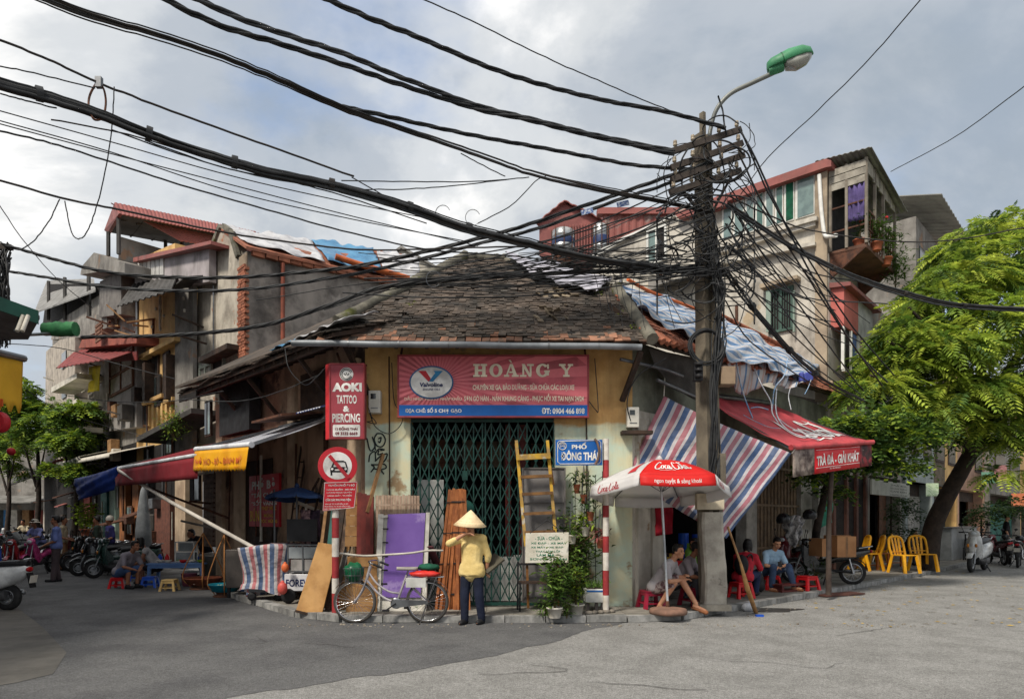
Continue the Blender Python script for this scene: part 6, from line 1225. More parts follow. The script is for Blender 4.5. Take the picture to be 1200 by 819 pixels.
for k,(px,py,dd,rr,mt,lab) in enumerate(((334,665,11.7,.075,pm('orange_bag',(206,104,60),(186,88,50),rough=.5),'orange plastic bag hanging on the food cart'),(331,689,11.7,.1,pm('coral_bag',(206,92,82),(186,76,70),rough=.5),'coral red plastic bag hanging low on the food cart'))):
    o=MB().ell((0,0,0),(rr*.9,rr*.7,rr*1.1),12,8).ell((0,0,rr*.9),(rr*.4,rr*.3,rr*.5),8,6).ob('plastic_bag',mt);o.location=at(px,py,dd);tag(o,lab,'bag')
tag(MB().bar(at(374,560,12.2),at(352,600,12.4),.03).bar(at(378,560,12.2),at(360,640,12.3),.03).ob('wooden_props',DARKWOOD),'two dark sticks leaning on the left wall above the cart','sticks')
r=thing('bamboo_ladder','narrow bamboo ladder leaning on the left wall behind the small umbrella','ladder',at(345,690,12.9))
for x in (336,342): MB().tube([at(x,650,12.7),at(x+17,523,13.3)],.022,6).ob('rail',DARKWOOD,r,world=True)
for k in range(7): f=k/7;MB().tube([at(336+17*f,650-127*f,12.7+.6*f),at(342+17*f,650-127*f,12.7+.6*f)],.014,5).ob('rung',DARKWOOD,r,world=True)
for k,(px,w_,lab,mt) in enumerate(((358,11,'pale printed dress hanging behind the food cart',pm('print_cloth',(186,150,150),(90,70,82),sc=14,lo=.4,hi=.6,rough=.9)),(368,14,'dark floral dress hanging beside the leaning planks',pm('floral_cloth',(80,62,78),(44,38,48),sc=12,rough=.9)))):
    sheet4(at(px-w_/2,596,12.2),at(px+w_/2,597,12.1),at(px+w_*.6,645,12.05),at(px-w_*.55,643,12.2),'hanging_dress',mt,lab,'dress',.05,10,12,.02)
# shoulder-pole baskets
def basket(px,py,rr,label,mt,fill=None):
    p=gr(px,py);t=thing('shoulder_basket',label,'basket',p,group='shoulder pole baskets by the stall')
    MB().lathe([(rr*.45,.1),(rr*.8,.12),(rr,.24),(rr*1.04,.25),(rr*1.04,.27),(rr*.97,.26),(rr*.78,.15),(rr*.1,.13)],22).ob('bowl',mt,t)
    MB().lathe([(rr*.7,0),(rr*.75,.03),(rr*.5,.06),(rr*.6,.11)],16).ob('foot_ring',RUST,t)
    m=MB()
    for k in range(4): a=k*math.pi/2+.4;m.tube(spline([(rr*.6*math.cos(a),rr*.6*math.sin(a),.06),(rr*1.06*math.cos(a),rr*1.06*math.sin(a),.3),(rr*.55*math.cos(a),rr*.55*math.sin(a),.85),(0,0,1.28)],5),.013,5)
    m.ob('rattan_hanger',pm('rattan',(178,122,70),(150,100,58),rough=.7),t)
    if fill:
        f=MB()
        for k in range(40): f.cbox((rng.gauss(0,rr*.35),rng.gauss(0,rr*.35),.19+rng.uniform(0,.05)),(.05,.04,.03),(rng.random()*3,rng.random()*3,0))
        tag(f.ob('goods',fill,t),kind='stuff')
    return t
basket(263,699,.3,'blue basket with rattan hangers standing at the edge of the road',pm('turquoise_plastic',(24,128,148),(20,110,130),rough=.5,bump=.05),pm('mixed_goods',(190,200,180),(70,120,90),sc=20,isl=.5,rough=.7))
basket(238,690,.4,'wide brown basket with rattan hangers behind the blue one',pm('brown_wicker',(122,66,44),(96,52,38),sc=14,rough=.85,bump=.4))
# low tables, stools, pots of the noodle stall
def stool(px,py,mat,label,s=1.0,h=.26,name='plastic_stool',group='low plastic stools',z=0.0,rz=None):
    p=gr(px,py,z);t=thing(name,label,'stool',p,rng.uniform(0,1.5) if rz is None else rz,group);a=.135*s
    m=MB();m.prism([(-a,-a,h-.035),(a,-a,h-.035),(a,a,h-.035),(-a,a,h-.035)],(0,0,.035));m.ob('seat',mat,t,bevel=.012)
    for sx in (-1,1):
        for sy in (-1,1): b=a*1.12;MB().loft([[(sx*b+i*.026*s,sy*b+j*.026*s,0) for i,j in ((-1,-1),(1,-1),(1,1),(-1,1))],[(sx*a*.84+i*.022*s,sy*a*.84+j*.022*s,h-.034) for i,j in ((-1,-1),(1,-1),(1,1),(-1,1))]],smooth=False).ob('leg',mat,t)
    for sx,sy in ((0,-1),(0,1),(-1,0),(1,0)):
        c=Vector((sx*a*.93,sy*a*.93,h-.06));MB().cbox(c,(a*1.7 if sy else .012,.012 if sy else a*1.7,.05)).ob('apron',mat,t)
        c.z=h*.32;c *= 1;MB().cbox((sx*a*1.04,sy*a*1.04,h*.3),(a*1.8 if sy else .012,.012 if sy else a*1.8,.022)).ob('stretcher',mat,t)
    return t
BLUEP=pm('blue_plastic',(28,84,190),(24,72,168),rough=.4,bump=.03);BEIGE=pm('beige_plastic',(204,172,112),(186,154,98),rough=.45,bump=.03);DKRED=pm('dark_red_plastic',(148,26,52),(126,22,46),rough=.4,bump=.03)
stool(140,689,REDPL,'red plastic stool under the man eating at the noodle stall',1.05,rz=.1);stool(176,688,BLUEP,'blue plastic stool beside the low noodle table',1.0,rz=.2);stool(199,692,BEIGE,'beige plastic stool beside the low noodle table',1.0,rz=.1);stool(160,680,BLUEP,'blue plastic stool behind the eating man',1,rz=.5)
p=gr(215,683);r=thing('low_table','low pale blue plastic table holding the noodle stall dishes','table',p,.15);TBL=pm('table_blue',(96,130,180),(84,116,164),rough=.45)
MB().box((-.75,-.35,.48),(.6,.35,.52)).ob('top',TBL,r,bevel=.01)
for x,y in ((-.68,-.3),(.52,-.3),(-.68,.3),(.52,.3)): MB().bar((x*1.04,y*1.04,0),(x,y,.48),.07).ob('leg',TBL,r)
MB().box((-.7,-.34,.4),(.55,-.32,.48)).ob('apron',TBL,r)
tb=p;Rz=Matrix.Rotation(.15,3,'Z')
def onT(x,y,z=.52): return tb+Rz @ Vector((x,y,z))
def pot(loc,prof,mat,name,label,cat,n=16,group=None):
    t=MB().lathe(prof,n).ob(name,mat);t.location=loc;return tag(t,label,cat,group)
bowl=[(.03,0),(.07,.02),(.095,.07),(.09,.07),(.065,.025)]
for k,(x,y,mt,lab) in enumerate(((-.5,-.1,POTW,'white bowl at the left end of the low noodle table'),(-.3,-.2,POTW,'second white bowl on the low noodle table'),(-.12,.1,pm('green_bowl',(110,150,90),rough=.5),'green bowl in the middle of the low noodle table'),(.45,-.15,pm('lime_bowl',(150,190,60),rough=.4),'lime green tub at the right end of the low noodle table'),(.05,-.18,REDPL,'red dish on the low noodle table'),(.25,-.05,POTW,'white dish beside the glass food case'))): pot(onT(x,y),bowl,mt,'bowl',lab,'bowl',group='dishes on the noodle table')
for k,(x,y,mt,lab) in enumerate(((.35,.15,BLUEP,'blue tin on the low noodle table'),(.5,.12,pm('dark_bottle',(60,40,32),rough=.3),'dark sauce bottle on the low noodle table'),(-.6,.15,BLUEP,'blue jar beside the eating woman'),(-.45,.2,REDPL,'red jar beside the eating woman'))): pot(onT(x,y),[(.05,0),(.055,.02),(.055,.14),(.03,.17),(.03,.2)],mt,'jar',lab,'jar',group='dishes on the noodle table')
r=thing('food_case','white framed glass food case on the low noodle table','food case',onT(.02,.15),.15);m=MB()
for x in (-.22,.22):
    for y in (-.12,.12): m.bar((x,y,0),(x,y,.5),.03)
for z in (.02,.26,.5):
    for y in (-.12,.12): m.bar((-.22,y,z),(.22,y,z),.03)
    for x in (-.22,.22): m.bar((x,-.12,z),(x,.12,z),.03)
m.ob('frame',WHITEP,r);MB().box((-.21,.11,.02),(.21,.12,.5)).box((-.21,-.115,.02),(.21,-.11,.25)).ob('glass',MATS['case_glass'],r);MB().box((-.2,-.1,.26),(.2,.1,.275)).ob('shelf',STEEL,r)
pot(gr(224,686,0)+Vector((0,-.1,0)),[(.12,0),(.15,.02),(.18,.3),(.19,.31),(.17,.3)],pm('mauve_bucket',(128,66,84),(108,56,72),rough=.5),'bucket','mauve plastic bucket under the low noodle table','bucket');pot(gr(247,682,0)+Vector((.0,0,.35)),[(.2,-.3),(.25,-.28),(.27,.3),(.29,.31),(.29,.35),(.25,.36),(.1,.4)],pm('stock_pot',(150,148,144),(120,118,114),rough=.4,metal=.6),'stock_pot','big steel stock pot behind the baskets','pot')
pot(gr(273,690,0),[(.1,0),(.12,.02),(.13,.42),(.12,.42)],BLUEP,'blue_can','blue plastic can right of the blue basket','can')
# ================================================================ TEA STALL ON THE CORNER
p=lambda px,py: gr(px,py,.1)
stool(763,712,DKRED,'dark red stool under the man with checked shorts',1.15,.3,z=.1,rz=.2);stool(813,709,DKRED,'dark red stool used as a table beside the concrete pole',1.15,.32,z=.1,rz=.5);stool(868,700,REDPL,'red stool under the woman in a red shirt',1.1,.3,z=.1,rz=.3);stool(902,690,REDPL,'red stool under the man in the pale blue shirt',1.1,.3,z=.1,rz=.2);stool(946,691,REDPL,'empty red stool near the awning post',1.1,.3,z=.1,rz=.4)
o=MB().box((-.45,-.12,0),(.45,.12,.035)).box((-.42,-.1,.036),(-.36,.1,.12)).box((.36,-.1,.036),(.42,.1,.12)).box((-.45,-.12,.12),(.45,.12,.155)).ob('low_bench',pm('red_brown_wood',(98,44,40),(78,36,34),rough=.6));o.location=gr(928,692,.1);o.rotation_euler.z=.5;tag(o,'low red brown bench beside the empty red stool','bench')
tp=at(803,660,12.6);r=thing('tea_table','small stall table with bottles behind the concrete pole','table',(tp.x,12.6,.1));MB().box((-.5,-.3,.6),(.5,.3,.63)).ob('top',DARKWOOD,r)
for x in (-.46,.46):
    for y in (-.26,.26): MB().bar((x,y,0),(x,y,.6),.04).ob('leg',DARKWOOD,r)
tz=.1+.63;
stl=thing('goods_tray','red tray of cigarette packs on the tea stall table','tray',(tp.x-.28,12.5,tz));MB().box((-.22,-.15,0),(.22,.15,.05)).box((-.22,.12,.05),(.22,.15,.22)).box((-.22,-.15,.05),(.22,-.13,.1)).ob('tray',REDPL,stl)
pk=[pm('pack_white',(206,200,190),rough=.6),pm('pack_black',(30,28,28),rough=.6),pm('pack_gold',(190,150,60),rough=.5),pm('pack_red',(176,34,36),rough=.6)]
for k in range(14): MB().cbox((-.18+.06*(k % 7),.0+.09*(k//7),.11+.06*(k//7)),(.052,.025,.1),(-.2,0,0)).ob('pack',pk[k % 4],stl)
for k,(dx_,mt,lab,h) in enumerate(((.02,pm('green_bottle',(120,166,62),(100,146,54),rough=.25),'lime green drink bottle on the tea stall table',.42),(.14,pm('green_bottle',(1,1,1)),'second green drink bottle on the tea stall table',.4),(-.02,BLUEP,'blue carton behind the green bottles',.6),(.24,BLUEP,'second blue carton behind the green bottles',.58),(.38,pm('amber_bottle',(96,56,28),rough=.2),'amber bottle at the end of the tea stall table',.33))):
    y=12.45+(.2 if 'carton' in lab else 0)
    pot((tp.x+dx_,y,tz),[(.06,0),(.065,.02),(.065,h*.65),(.03,h*.8),(.03,h)] if 'carton' not in lab else [(.1,0),(.1,h)],mt,'drink_bottle' if 'carton' not in lab else 'drink_carton',lab,'bottle' if 'carton' not in lab else 'carton',12 if 'carton' not in lab else 4,'drinks of the tea stall')
rc=sheet4(at(766,560,12.0),at(789,562,12.0),at(788,625,11.95),at(768,628,11.95),'hanging_shirt',pm('crimson_cloth',(164,26,44),(130,20,36),sc=4,rough=.85),'red shirt and helmet hanging at the stall opening behind the umbrella pole','clothing',.08,10,12,.03)
tag(MB().lathe([(.13,0),(.15,.03),(.14,.12),(.08,.19),(.02,.21)],14,at(778,583,11.9)).ob('hanging_helmet',pm('floral_helmet',(190,150,80),(80,110,140),sc=12,lo=.4,hi=.6,rough=.3)),'patterned helmet hung above the red shirt','helmet')
bro=thing('broom','long wooden broom stick leaning on the concrete pole above the kerb','broom',gr(885,718));MB().tube([gr(886,718),at(876,690,10.75),at(868,660,10.9)],[.034,.042,.022],8).ob('brush',pm('straw',(166,126,82),(140,104,66),sc=10,rough=.9),bro,world=True);MB().tube([at(868,660,10.9),at(853,617,11.2)],.02,7).ob('handle',WOOD,bro,world=True)
o=MB().ell((0,0,.07),(.12,.08,.08),10,7).ell((.06,.03,.12),(.07,.06,.06),8,6).ob('rubbish_bag',pm('white_bag',(206,206,206),(176,178,182),sc=9,rough=.5));o.location=gr(877,716);tag(o,'crumpled white plastic bag by the foot of the broom','bag')
o=MB().cbox((0,0,.015),(.12,.07,.03)).ob('blue_scrap',BLUEP);o.location=gr(890,722);tag(o,'little blue scrap on the road by the broom','scrap')
# yellow chairs and wooden tables
YEL=pm('yellow_plastic',(226,164,30),(208,146,24),sc=3,rough=.4,bump=.03)
def chair():
    t=thing('plastic_chair','x','chair',(0,0,0),0,'yellow plastic chairs at the cafe',1.16)
    MB().prism([(-.2,-.2,.41),(.2,-.2,.41),(.22,.18,.41),(-.22,.18,.41)],(0,0,.025)).ob('seat',YEL,t,bevel=.01)
    for sx in (-1,1):
        MB().bar((sx*.24,-.25,0),(sx*.19,-.17,.42),.06,.06).ob('leg',YEL,t);MB().bar((sx*.22,.24,0),(sx*.19,.16,.42),.06,.06).ob('leg',YEL,t)
        MB().tube(spline([(sx*.2,-.18,.42),(sx*.215,-.24,.62),(sx*.19,-.28,.8),(sx*.1,-.3,.86),(0,-.305,.87)],5),.03,7).ob('back_frame',YEL,t)
    for k in range(3): MB().bar((-.08+k*.08,-.2,.43),(-.1+k*.1,-.295,.85),.05,.016).ob('back_slat',YEL,t)
    MB().bar((-.19,-.2,.5),(.19,-.2,.5),.03,.02).ob('back_rail',YEL,t);return t
ch=chair();first=True
for (px,py,rz,lab) in ((1060,671,rad(195),'yellow plastic chair nearest the road with its back to the street'),(1082,669,rad(178),'yellow plastic chair beside the tree trunk'),(1020,668,rad(75),'yellow plastic chair at the left of the cafe table'),(1030,664,rad(60),'yellow plastic chair behind the cafe table'),(1003,668,rad(80),'yellow plastic chair half hidden behind the cardboard boxes')):
    q=gr(px,py,.1)
    if first: ch.location=q;ch.rotation_euler.z=rz;ch['label']=lab;first=False
    else: dup(ch,q,rz,lab)
ORW=pm('orange_wood',(180,106,52),(150,86,42),sc=5,rough=.55)
for px,py,lab in ((1028,667,'square orange wooden cafe table nearest the yellow chairs'),(1044,663,'second orange wooden table behind the first')):
    t=thing('wooden_table',lab,'table',gr(px,py,.1),.3,'orange wooden cafe tables');MB().box((-.25,-.25,.47),(.25,.25,.5)).ob('top',ORW,t)
    for x in (-.2,.2):
        for y in (-.2,.2): MB().bar((x,y,0),(x,y,.47),.05).ob('leg',ORW,t)
    for y in (-.2,.2): MB().bar((-.2,y,.12),(.2,y,.12),.03).ob('stretcher',ORW,t)
# cafe signs and clutter by the right houses
r=thing('menu_board','grey menu board hanging over the cafe entrance','sign',RF.hit(1065,585,.6));t0,z1=RF.tz(1022,561,.6);t1=RF.t(1066,.6);z0=RF.tz(1066,583,.6)[1]
MB(RF.mat()).box((t0,.55,z0),(t1,.6,z1)).ob('board',pm('menu_grey',(166,168,160),(146,148,140),rough=.7),r,world=True)
UR_=Vector((RF.u.x,RF.u.y,0))
for k,s_ in enumerate(('TRÀ ĐÁ','NHÂN TRẦN','CAFE ĐEN','NƯỚC CAM')): text(s_,BLK,r,RF.w(t0+(t1-t0)*.45,.606,z1-(z1-z0)*(.28+.22*k)),UR_,Z1,(t1-t0)*.45,(z1-z0)*.12,.01)
for (px0,px1,y0,y1,mt,nm,lab) in ((1085,1100,566,580,pm('green_white_awning',(176,186,160),(110,140,90),sc=8,rough=.7),'small_awning','small green and white awning left of the leaning trunk'),(1165,1180,545,562,REDTIN,'shop_board','red shop board beyond the tree'),(1150,1172,553,565,pm('sea_green_panel',(96,140,112),(70,112,88),sc=4,rough=.7),'shop_board','sea green board under the tree crown'),(1185,1205,578,592,pm('orange_poster',(196,110,50),(150,60,40),sc=6,rough=.6),'shop_board','orange poster board at the right edge')):
    a,b=RF.hit(px0,y1,.8),RF.hit(px1,y1,.8);c,d_=RF.hit(px1,y0,.3),RF.hit(px0,y0,.3);tag(MB().prism([a,b,c,d_],(0,0,-.04)).ob(nm,mt),lab,'awning' if 'awning' in nm else 'sign')
r=thing('counter','long grey metal counter on the pavement beyond the leaning tree','counter',RF.w(19.5,1.2,.1));MB(RF.mat()).box((18.6,.9,.1),(23.4,1.3,1.25)).ob('body',pm('counter_grey',(158,160,160),(138,140,140),rough=.5),r,world=True);MB(RF.mat()).box((18.5,.85,1.25),(23.5,1.35,1.3)).ob('top',STEEL,r,world=True)
for k,t_ in enumerate((19.6,21.2)):
    c=thing('dark_chair',('dark wooden chair in front of the grey counter, the left one','dark wooden chair in front of the grey counter, the right one')[k],'chair',RF.w(t_,1.7,.1),-.76,'dark chairs by the grey counter');MB().box((-.2,-.2,.42),(.2,.2,.46)).ob('seat',BLACK,c)
    for x in (-.18,.18):
        MB().bar((x,-.18,0),(x,-.18,.42),.04).ob('leg',BLACK,c);MB().bar((x,.18,0),(x,.2,.95),.04).ob('back_post',BLACK,c)
    for z in (.65,.78,.92): MB().bar((-.18,.2,z),(.18,.2,z),.05,.02).ob('back_slat',BLACK,c)
tag(sheet4(RF.hit(966,572,.5),RF.hit(975,560,.5),RF.hit(975,612,.5),RF.hit(962,618,.5),'green_cloth',pm('jade_cloth',(60,140,116),(46,116,96),rough=.85),None,None,.06,8,10),'jade green cloth hanging beside the awning post','cloth')

# ================================================================ PEOPLE
SKIN=pm('skin',(190,140,110),(172,122,94),sc=6,rough=.55,bump=.02);SKIND=pm('skin_tan',(150,102,76),(132,88,66),sc=6,rough=.55,bump=.02)
HAIR=pm('black_hair',(26,23,22),(18,16,16),sc=20,rough=.5,bump=.2);EYEM=pm('eye_dark',(30,24,22),rough=.2,bump=0);LIPM=pm('lip',(150,82,74),rough=.5,bump=0)
DENIM=pm('denim',(58,76,104),(44,58,84),sc=4,rough=.9,bump=.7,bs=11,col3=(118,134,154),sc3=3,t3=.62);NAVYT=pm('navy_trousers',(30,36,56),(22,28,44),sc=3,rough=.9,bump=.8,bs=10)
def V3(*a): return Vector(a)
def person(label,loc,rz,J,shirt=None,pants=None,hair='short',skin=SKIN,sleeve=.9,hem=.0,leg=1.0,shoes=BLACK,vox=.012,cat='person',look=0.0,nod=0.0,curl=.5,female=False,group=None,sc=1.0,hands=None):
    """a figure facing -y: joints in metres; a = its right side (-x), b = its left side (+x)"""
    D=dict(pel=(0,0,.9),che=(0,0,1.2),nek=(0,.01,1.38),hed=(0,-.015,1.5),sha=(-.175,0,1.32),shb=(.175,0,1.32),ela=(-.22,.02,1.04),elb=(.22,.02,1.04),wra=(-.23,-.06,.82),wrb=(.23,-.06,.82),
             hia=(-.09,0,.86),hib=(.09,0,.86),kna=(-.1,-.02,.46),knb=(.1,-.02,.46),ana=(-.1,.02,.08),anb=(.1,.02,.08))
    D.update(J);P={k: Vector(v) for k,v in D.items()}
    t=thing('person',label,cat,loc,rz,group,sc);f=MB();up=(P['nek']-P['pel']).normalized();ss=(P['shb']-P['sha']).normalized();hips=(P['hib']-P['hia']).normalized()
    # torso
    def torso(mb,g,z0=0.0):
        w=.92 if female else 1
        mb.capsule(P['sha'].lerp(P['che'],.12),P['shb'].lerp(P['che'],.12),(.066+g)*w,(.066+g)*w);mb.capsule(P['nek']-up*.05,P['che'],.075+g,.11+g)
        for s in (-1,1): mb.capsule(P['che']+ss*s*.075*w,P['pel']+hips*s*.06+up*(.04+z0),.098+g,.092+g);mb.capsule(P['nek']-up*.02,P['sha'] if s < 0 else P['shb'],.05+g,.062+g)
        mb.capsule(P['che'],P['pel']+up*(.04+z0),.105+g,.1+g)
    torso(f,0);f.capsule(P['hia'],P['hib'],.105,.105);f.capsule(P['nek']-up*.04,P['hed']-up*.02,.052,.055)
    for s in 'ab':
        f.capsule(P['sh'+s],P['el'+s],.05,.04);f.capsule(P['el'+s],P['wr'+s],.041,.027);f.capsule(P['hi'+s],P['kn'+s],.09,.057)
        c=P['kn'+s].lerp(P['an'+s],.3);f.capsule(P['kn'+s],c,.055,.056);f.capsule(c,P['an'+s],.056,.036)
        fd=Vector(J.get('fd'+s,(0,-1,0))).normalized();h=P['an'+s]-V3(0,0,.045);f.capsule(h+fd*-.03,h+fd*.13,.035,.028);f.capsule(h+fd*.1,h+fd*.16,.028,.022)
        # hand: palm, four fingers that bend, thumb from the side of the palm
        hd=Vector(J.get('hd'+s,P['wr'+s]-P['el'+s])).normalized();sd_=Vector(J.get('hs'+s,hd.cross(V3(0,0,1)) if abs(hd.z) < .9 else V3(0,1,0)));sd_=(sd_-hd*sd_.dot(hd)).normalized();pn=hd.cross(sd_)
        if J.get('hp'+s): pn=-pn
        w0=P['wr'+s];f.capsule(w0,w0+hd*.04,.024,.026);
        for q in (-1,0,1): f.capsule(w0+hd*.03+sd_*q*.016,w0+hd*.088+sd_*q*.026,.017,.014)
        cu=J.get('cu'+s,curl)
        for q,L_ in zip((-1.5,-.5,.5,1.5),(.062,.076,.072,.056)):
            a0=w0+hd*.09+sd_*q*.0185;d1=(hd*math.cos(cu*.8)+pn*math.sin(cu*.8));d2=(hd*math.cos(cu*1.9)+pn*math.sin(cu*1.9));m1=a0+d1*L_*.55;f.capsule(a0,m1,.0095,.009,7);f.capsule(m1,m1+d2*L_*.5,.009,.0075,7)
        b0=w0+hd*.03-sd_*.024;b1=b0+(hd*.75-sd_*.6+pn*.35).normalized()*.045;f.capsule(b0,b1,.012,.010,7);f.capsule(b1,b1+(hd*.95+pn*.35).normalized()*.032,.0095,.008,7)
    # head
    Rh=Matrix.Rotation(look,3,'Z') @ Matrix.Rotation(nod,3,'X');H=P['hed']+up*.06
    hp=lambda x,y,z: H+Rh @ V3(x,y,z)
    def ell(mb,c,r,n=12): 
        b=len(mb.V);mb.ell((0,0,0),r,n,9)
        for i in range(b,len(mb.V)): mb.V[i]=tuple(hp(*(Vector(mb.V[i])+Vector(c))))
    ell(f,(0,.008,.035),(.074,.092,.088));ell(f,(0,-.022,-.035),(.058,.066,.078));ell(f,(0,-.06,-.088),(.03,.026,.022))
    f.capsule(hp(0,-.086,.012),hp(0,-.106,-.028),.009,.0145,8);ell(f,(0,-.084,-.062),(.024,.012,.008));ell(f,(0,-.082,-.073),(.02,.011,.008));ell(f,(0,-.08,.03),(.05,.012,.012))
    for s in (-1,1): ell(f,(s*.073,.012,-.012),(.012,.02,.032));ell(f,(s*.036,-.062,-.03),(.024,.02,.024))
    body=remesh(f,'body',skin,t,vox,3)
    for s in (-1,1):
        m=MB();ell(m,(s*.03,-.078,.004),(.0125,.008,.007),8);m.ob('eye',EYEM,t);m=MB();ell(m,(s*.031,-.086,.026),(.018,.005,.004),8);m.ob('eyebrow',HAIR,t)
    m=MB();ell(m,(0,-.0925,-.066),(.02,.005,.0065),8);m.ob('mouth',LIPM,t)
    h=MB();ell(h,(0,.022,.048),(.082,.092,.09),14)
    if hair == 'short': ell(h,(0,-.045,.098),(.058,.045,.032));ell(h,(0,.06,0),(.066,.045,.06));[ell(h,(s*.07,.02,.025),(.014,.04,.035)) for s in (-1,1)]
    if hair == 'long': ell(h,(0,.06,-.02),(.075,.05,.1));ell(h,(0,.075,-.14),(.07,.035,.12));[ell(h,(s*.072,.02,-.02),(.022,.045,.1)) for s in (-1,1)];ell(h,(0,-.04,.095),(.06,.045,.03))
    if hair == 'bun': ell(h,(0,.1,.0),(.04,.04,.04));ell(h,(0,.06,-.02),(.068,.045,.07));ell(h,(0,-.035,.1),(.06,.045,.026))
    if hair: remesh(h,'hair',HAIR,t,.012,2)
    if shirt is not None:
        m=MB();torso(m,.017);m.capsule(P['che'],P['pel']+up*(.05-hem),.115,.125+.02*bool(hem));m.capsule(P['pel']+hips*-.08+up*(.05-hem*.5),P['pel']+hips*.08+up*(.05-hem*.5),.126,.126);m.capsule(P['pel']+hips*-.095+up*(.07-hem),P['pel']+hips*.095+up*(.07-hem),.126,.126)
        if hem > .1:
            fw=hips.cross(up);m.loft([[P['pel']+up*z+hips*rx*math.cos(a)+fw*ry*math.sin(a) for a in (2*math.pi*k/18 for k in range(18))] for z,rx,ry in ((.22,.13,.11),(.12,.15,.125),(.0,.19,.14),(.06-hem,.212,.15),(.02-hem,.216,.152))])
        for s in 'ab':
            if sleeve <= 1: m.capsule(P['sh'+s],P['sh'+s].lerp(P['el'+s],sleeve),.066,.06)
            else: m.capsule(P['sh'+s],P['el'+s],.066,.058);m.capsule(P['el'+s],P['el'+s].lerp(P['wr'+s],sleeve-1),.058,.05)
        # the neck opening and cuffs stay open: the body surface shows there
        remesh(m,'shirt',shirt,t,max(vox,.014),3)
    if pants is not None:
        m=MB();m.capsule(P['hia'],P['hib'],.106,.106)
        for s in 'ab':
            if leg <= .5: m.capsule(P['hi'+s],P['hi'+s].lerp(P['kn'+s],leg*2),.112,.1)
            else: m.capsule(P['hi'+s],P['kn'+s],.1,.076);m.capsule(P['kn'+s],P['kn'+s].lerp(P['an'+s],(leg-.5)*2),.077,.062)
        remesh(m,'trousers',pants,t,max(vox,.014),3)
    if shoes is not None:
        for s in 'ab':
            fd=Vector(J.get('fd'+s,(0,-1,0))).normalized();h_=P['an'+s]-V3(0,0,.04);m=MB()
            if shoes is SANDAL: m.capsule(h_+fd*-.045-V3(0,0,.03),h_+fd*.17-V3(0,0,.03),.042,.038);b=m.V;m.V=[(x,y,min(z,h_.z-.02)) for x,y,z in b];m.ob('sandal',shoes,t)
            else: m.capsule(h_+fd*-.035,h_+fd*.14,.047,.042);m.capsule(h_,h_+V3(0,0,.05),.048,.046);remesh(m,'shoe',shoes,t,.012,2)
    return t,P
SANDAL=pm('sandal_brown',(150,96,62),(120,76,50),rough=.7)
def seat(z=.33,lean=.0,knee=.45,fwd=.4,ank=.36,spread=.14,**k):       # sitting on a low stool, facing -y
    d=dict(pel=(0,0,z),che=(0,-.10-lean,z+.29),nek=(0,-.15-lean*1.5,z+.46),hed=(0,-.20-lean*1.8,z+.57),sha=(-.175,-.13-lean*1.4,z+.40),shb=(.175,-.13-lean*1.4,z+.40),ela=(-.25,-.26-lean,z+.16),elb=(.25,-.26-lean,z+.16),
             wra=(-.1,-.44-lean,z+.13),wrb=(.1,-.44-lean,z+.13),hia=(-.09,0,z-.01),hib=(.09,0,z-.01),kna=(-spread,-fwd,knee),knb=(spread,-fwd,knee),ana=(-spread*.9,-ank,.08),anb=(spread*.9,-ank,.08));d.update(k);return d
# the woman in the conical hat: her right arm is up at her face, the left hand holds a tray behind her hip
YSH=pm('pale_yellow_blouse',(222,198,136),(206,180,116),sc=3,rough=.85,bump=.8,bs=11)
t,P=person('woman in a conical hat and pale yellow blouse with one hand raised to her face',gr(553,731),rad(-22),dict(ela=(-.27,-.24,1.25),wra=(-.02,-.19,1.40),hda=(1,-.05,.1),elb=(.24,.08,1.06),wrb=(.2,.12,.86),hdb=(-.1,.3,-.8),ana=(-.1,-.05,.08),anb=(.13,.08,.08),kna=(-.1,-.05,.46),knb=(.12,0,.46),hed=(0,-.04,1.46),nek=(0,0,1.36)),
    YSH,NAVYT,'bun',SKIN,1.35,.16,1.0,BLACK,.010,look=.25,nod=.1,female=True,sc=.985)
HATM=pm('palm_leaf_hat',(226,204,164),(206,182,142),sc=4,rough=.8,bump=.1)
hat=thing('conical_hat','pale palm leaf conical hat worn by the woman in the yellow blouse','hat',t.matrix_basis @ V3(-.01,-.05,1.525),rad(-22));hat.rotation_euler=(rad(6),rad(4),0)
MB().lathe([(.245,-.002),(.25,0),(.19,.055),(.12,.125),(.05,.195),(.004,.235)],26,caps=False).ob('cone',HATM,hat,solid=.004);m=MB()
for k in range(7): r_=.245-.034*k;m.tube([(r_*math.cos(a),r_*math.sin(a),.004+.236*(1-r_/.25)-.004) for a in np.linspace(0,6.2832,25)],.003,4)
m.ob('hoop',pm('hat_hoop',(196,170,128),rough=.8),hat)
o=MB().cbox((0,0,0),(.34,.30,.03),(0,0,0)).ob('tray',pm('dark_tray',(78,74,62),(60,56,48),rough=.6));o.location=t.matrix_basis @ V3(.24,.2,.93);o.rotation_euler=(rad(20),rad(-38),rad(20));tag(o,'dark tray held behind the hip of the woman in the hat','tray')
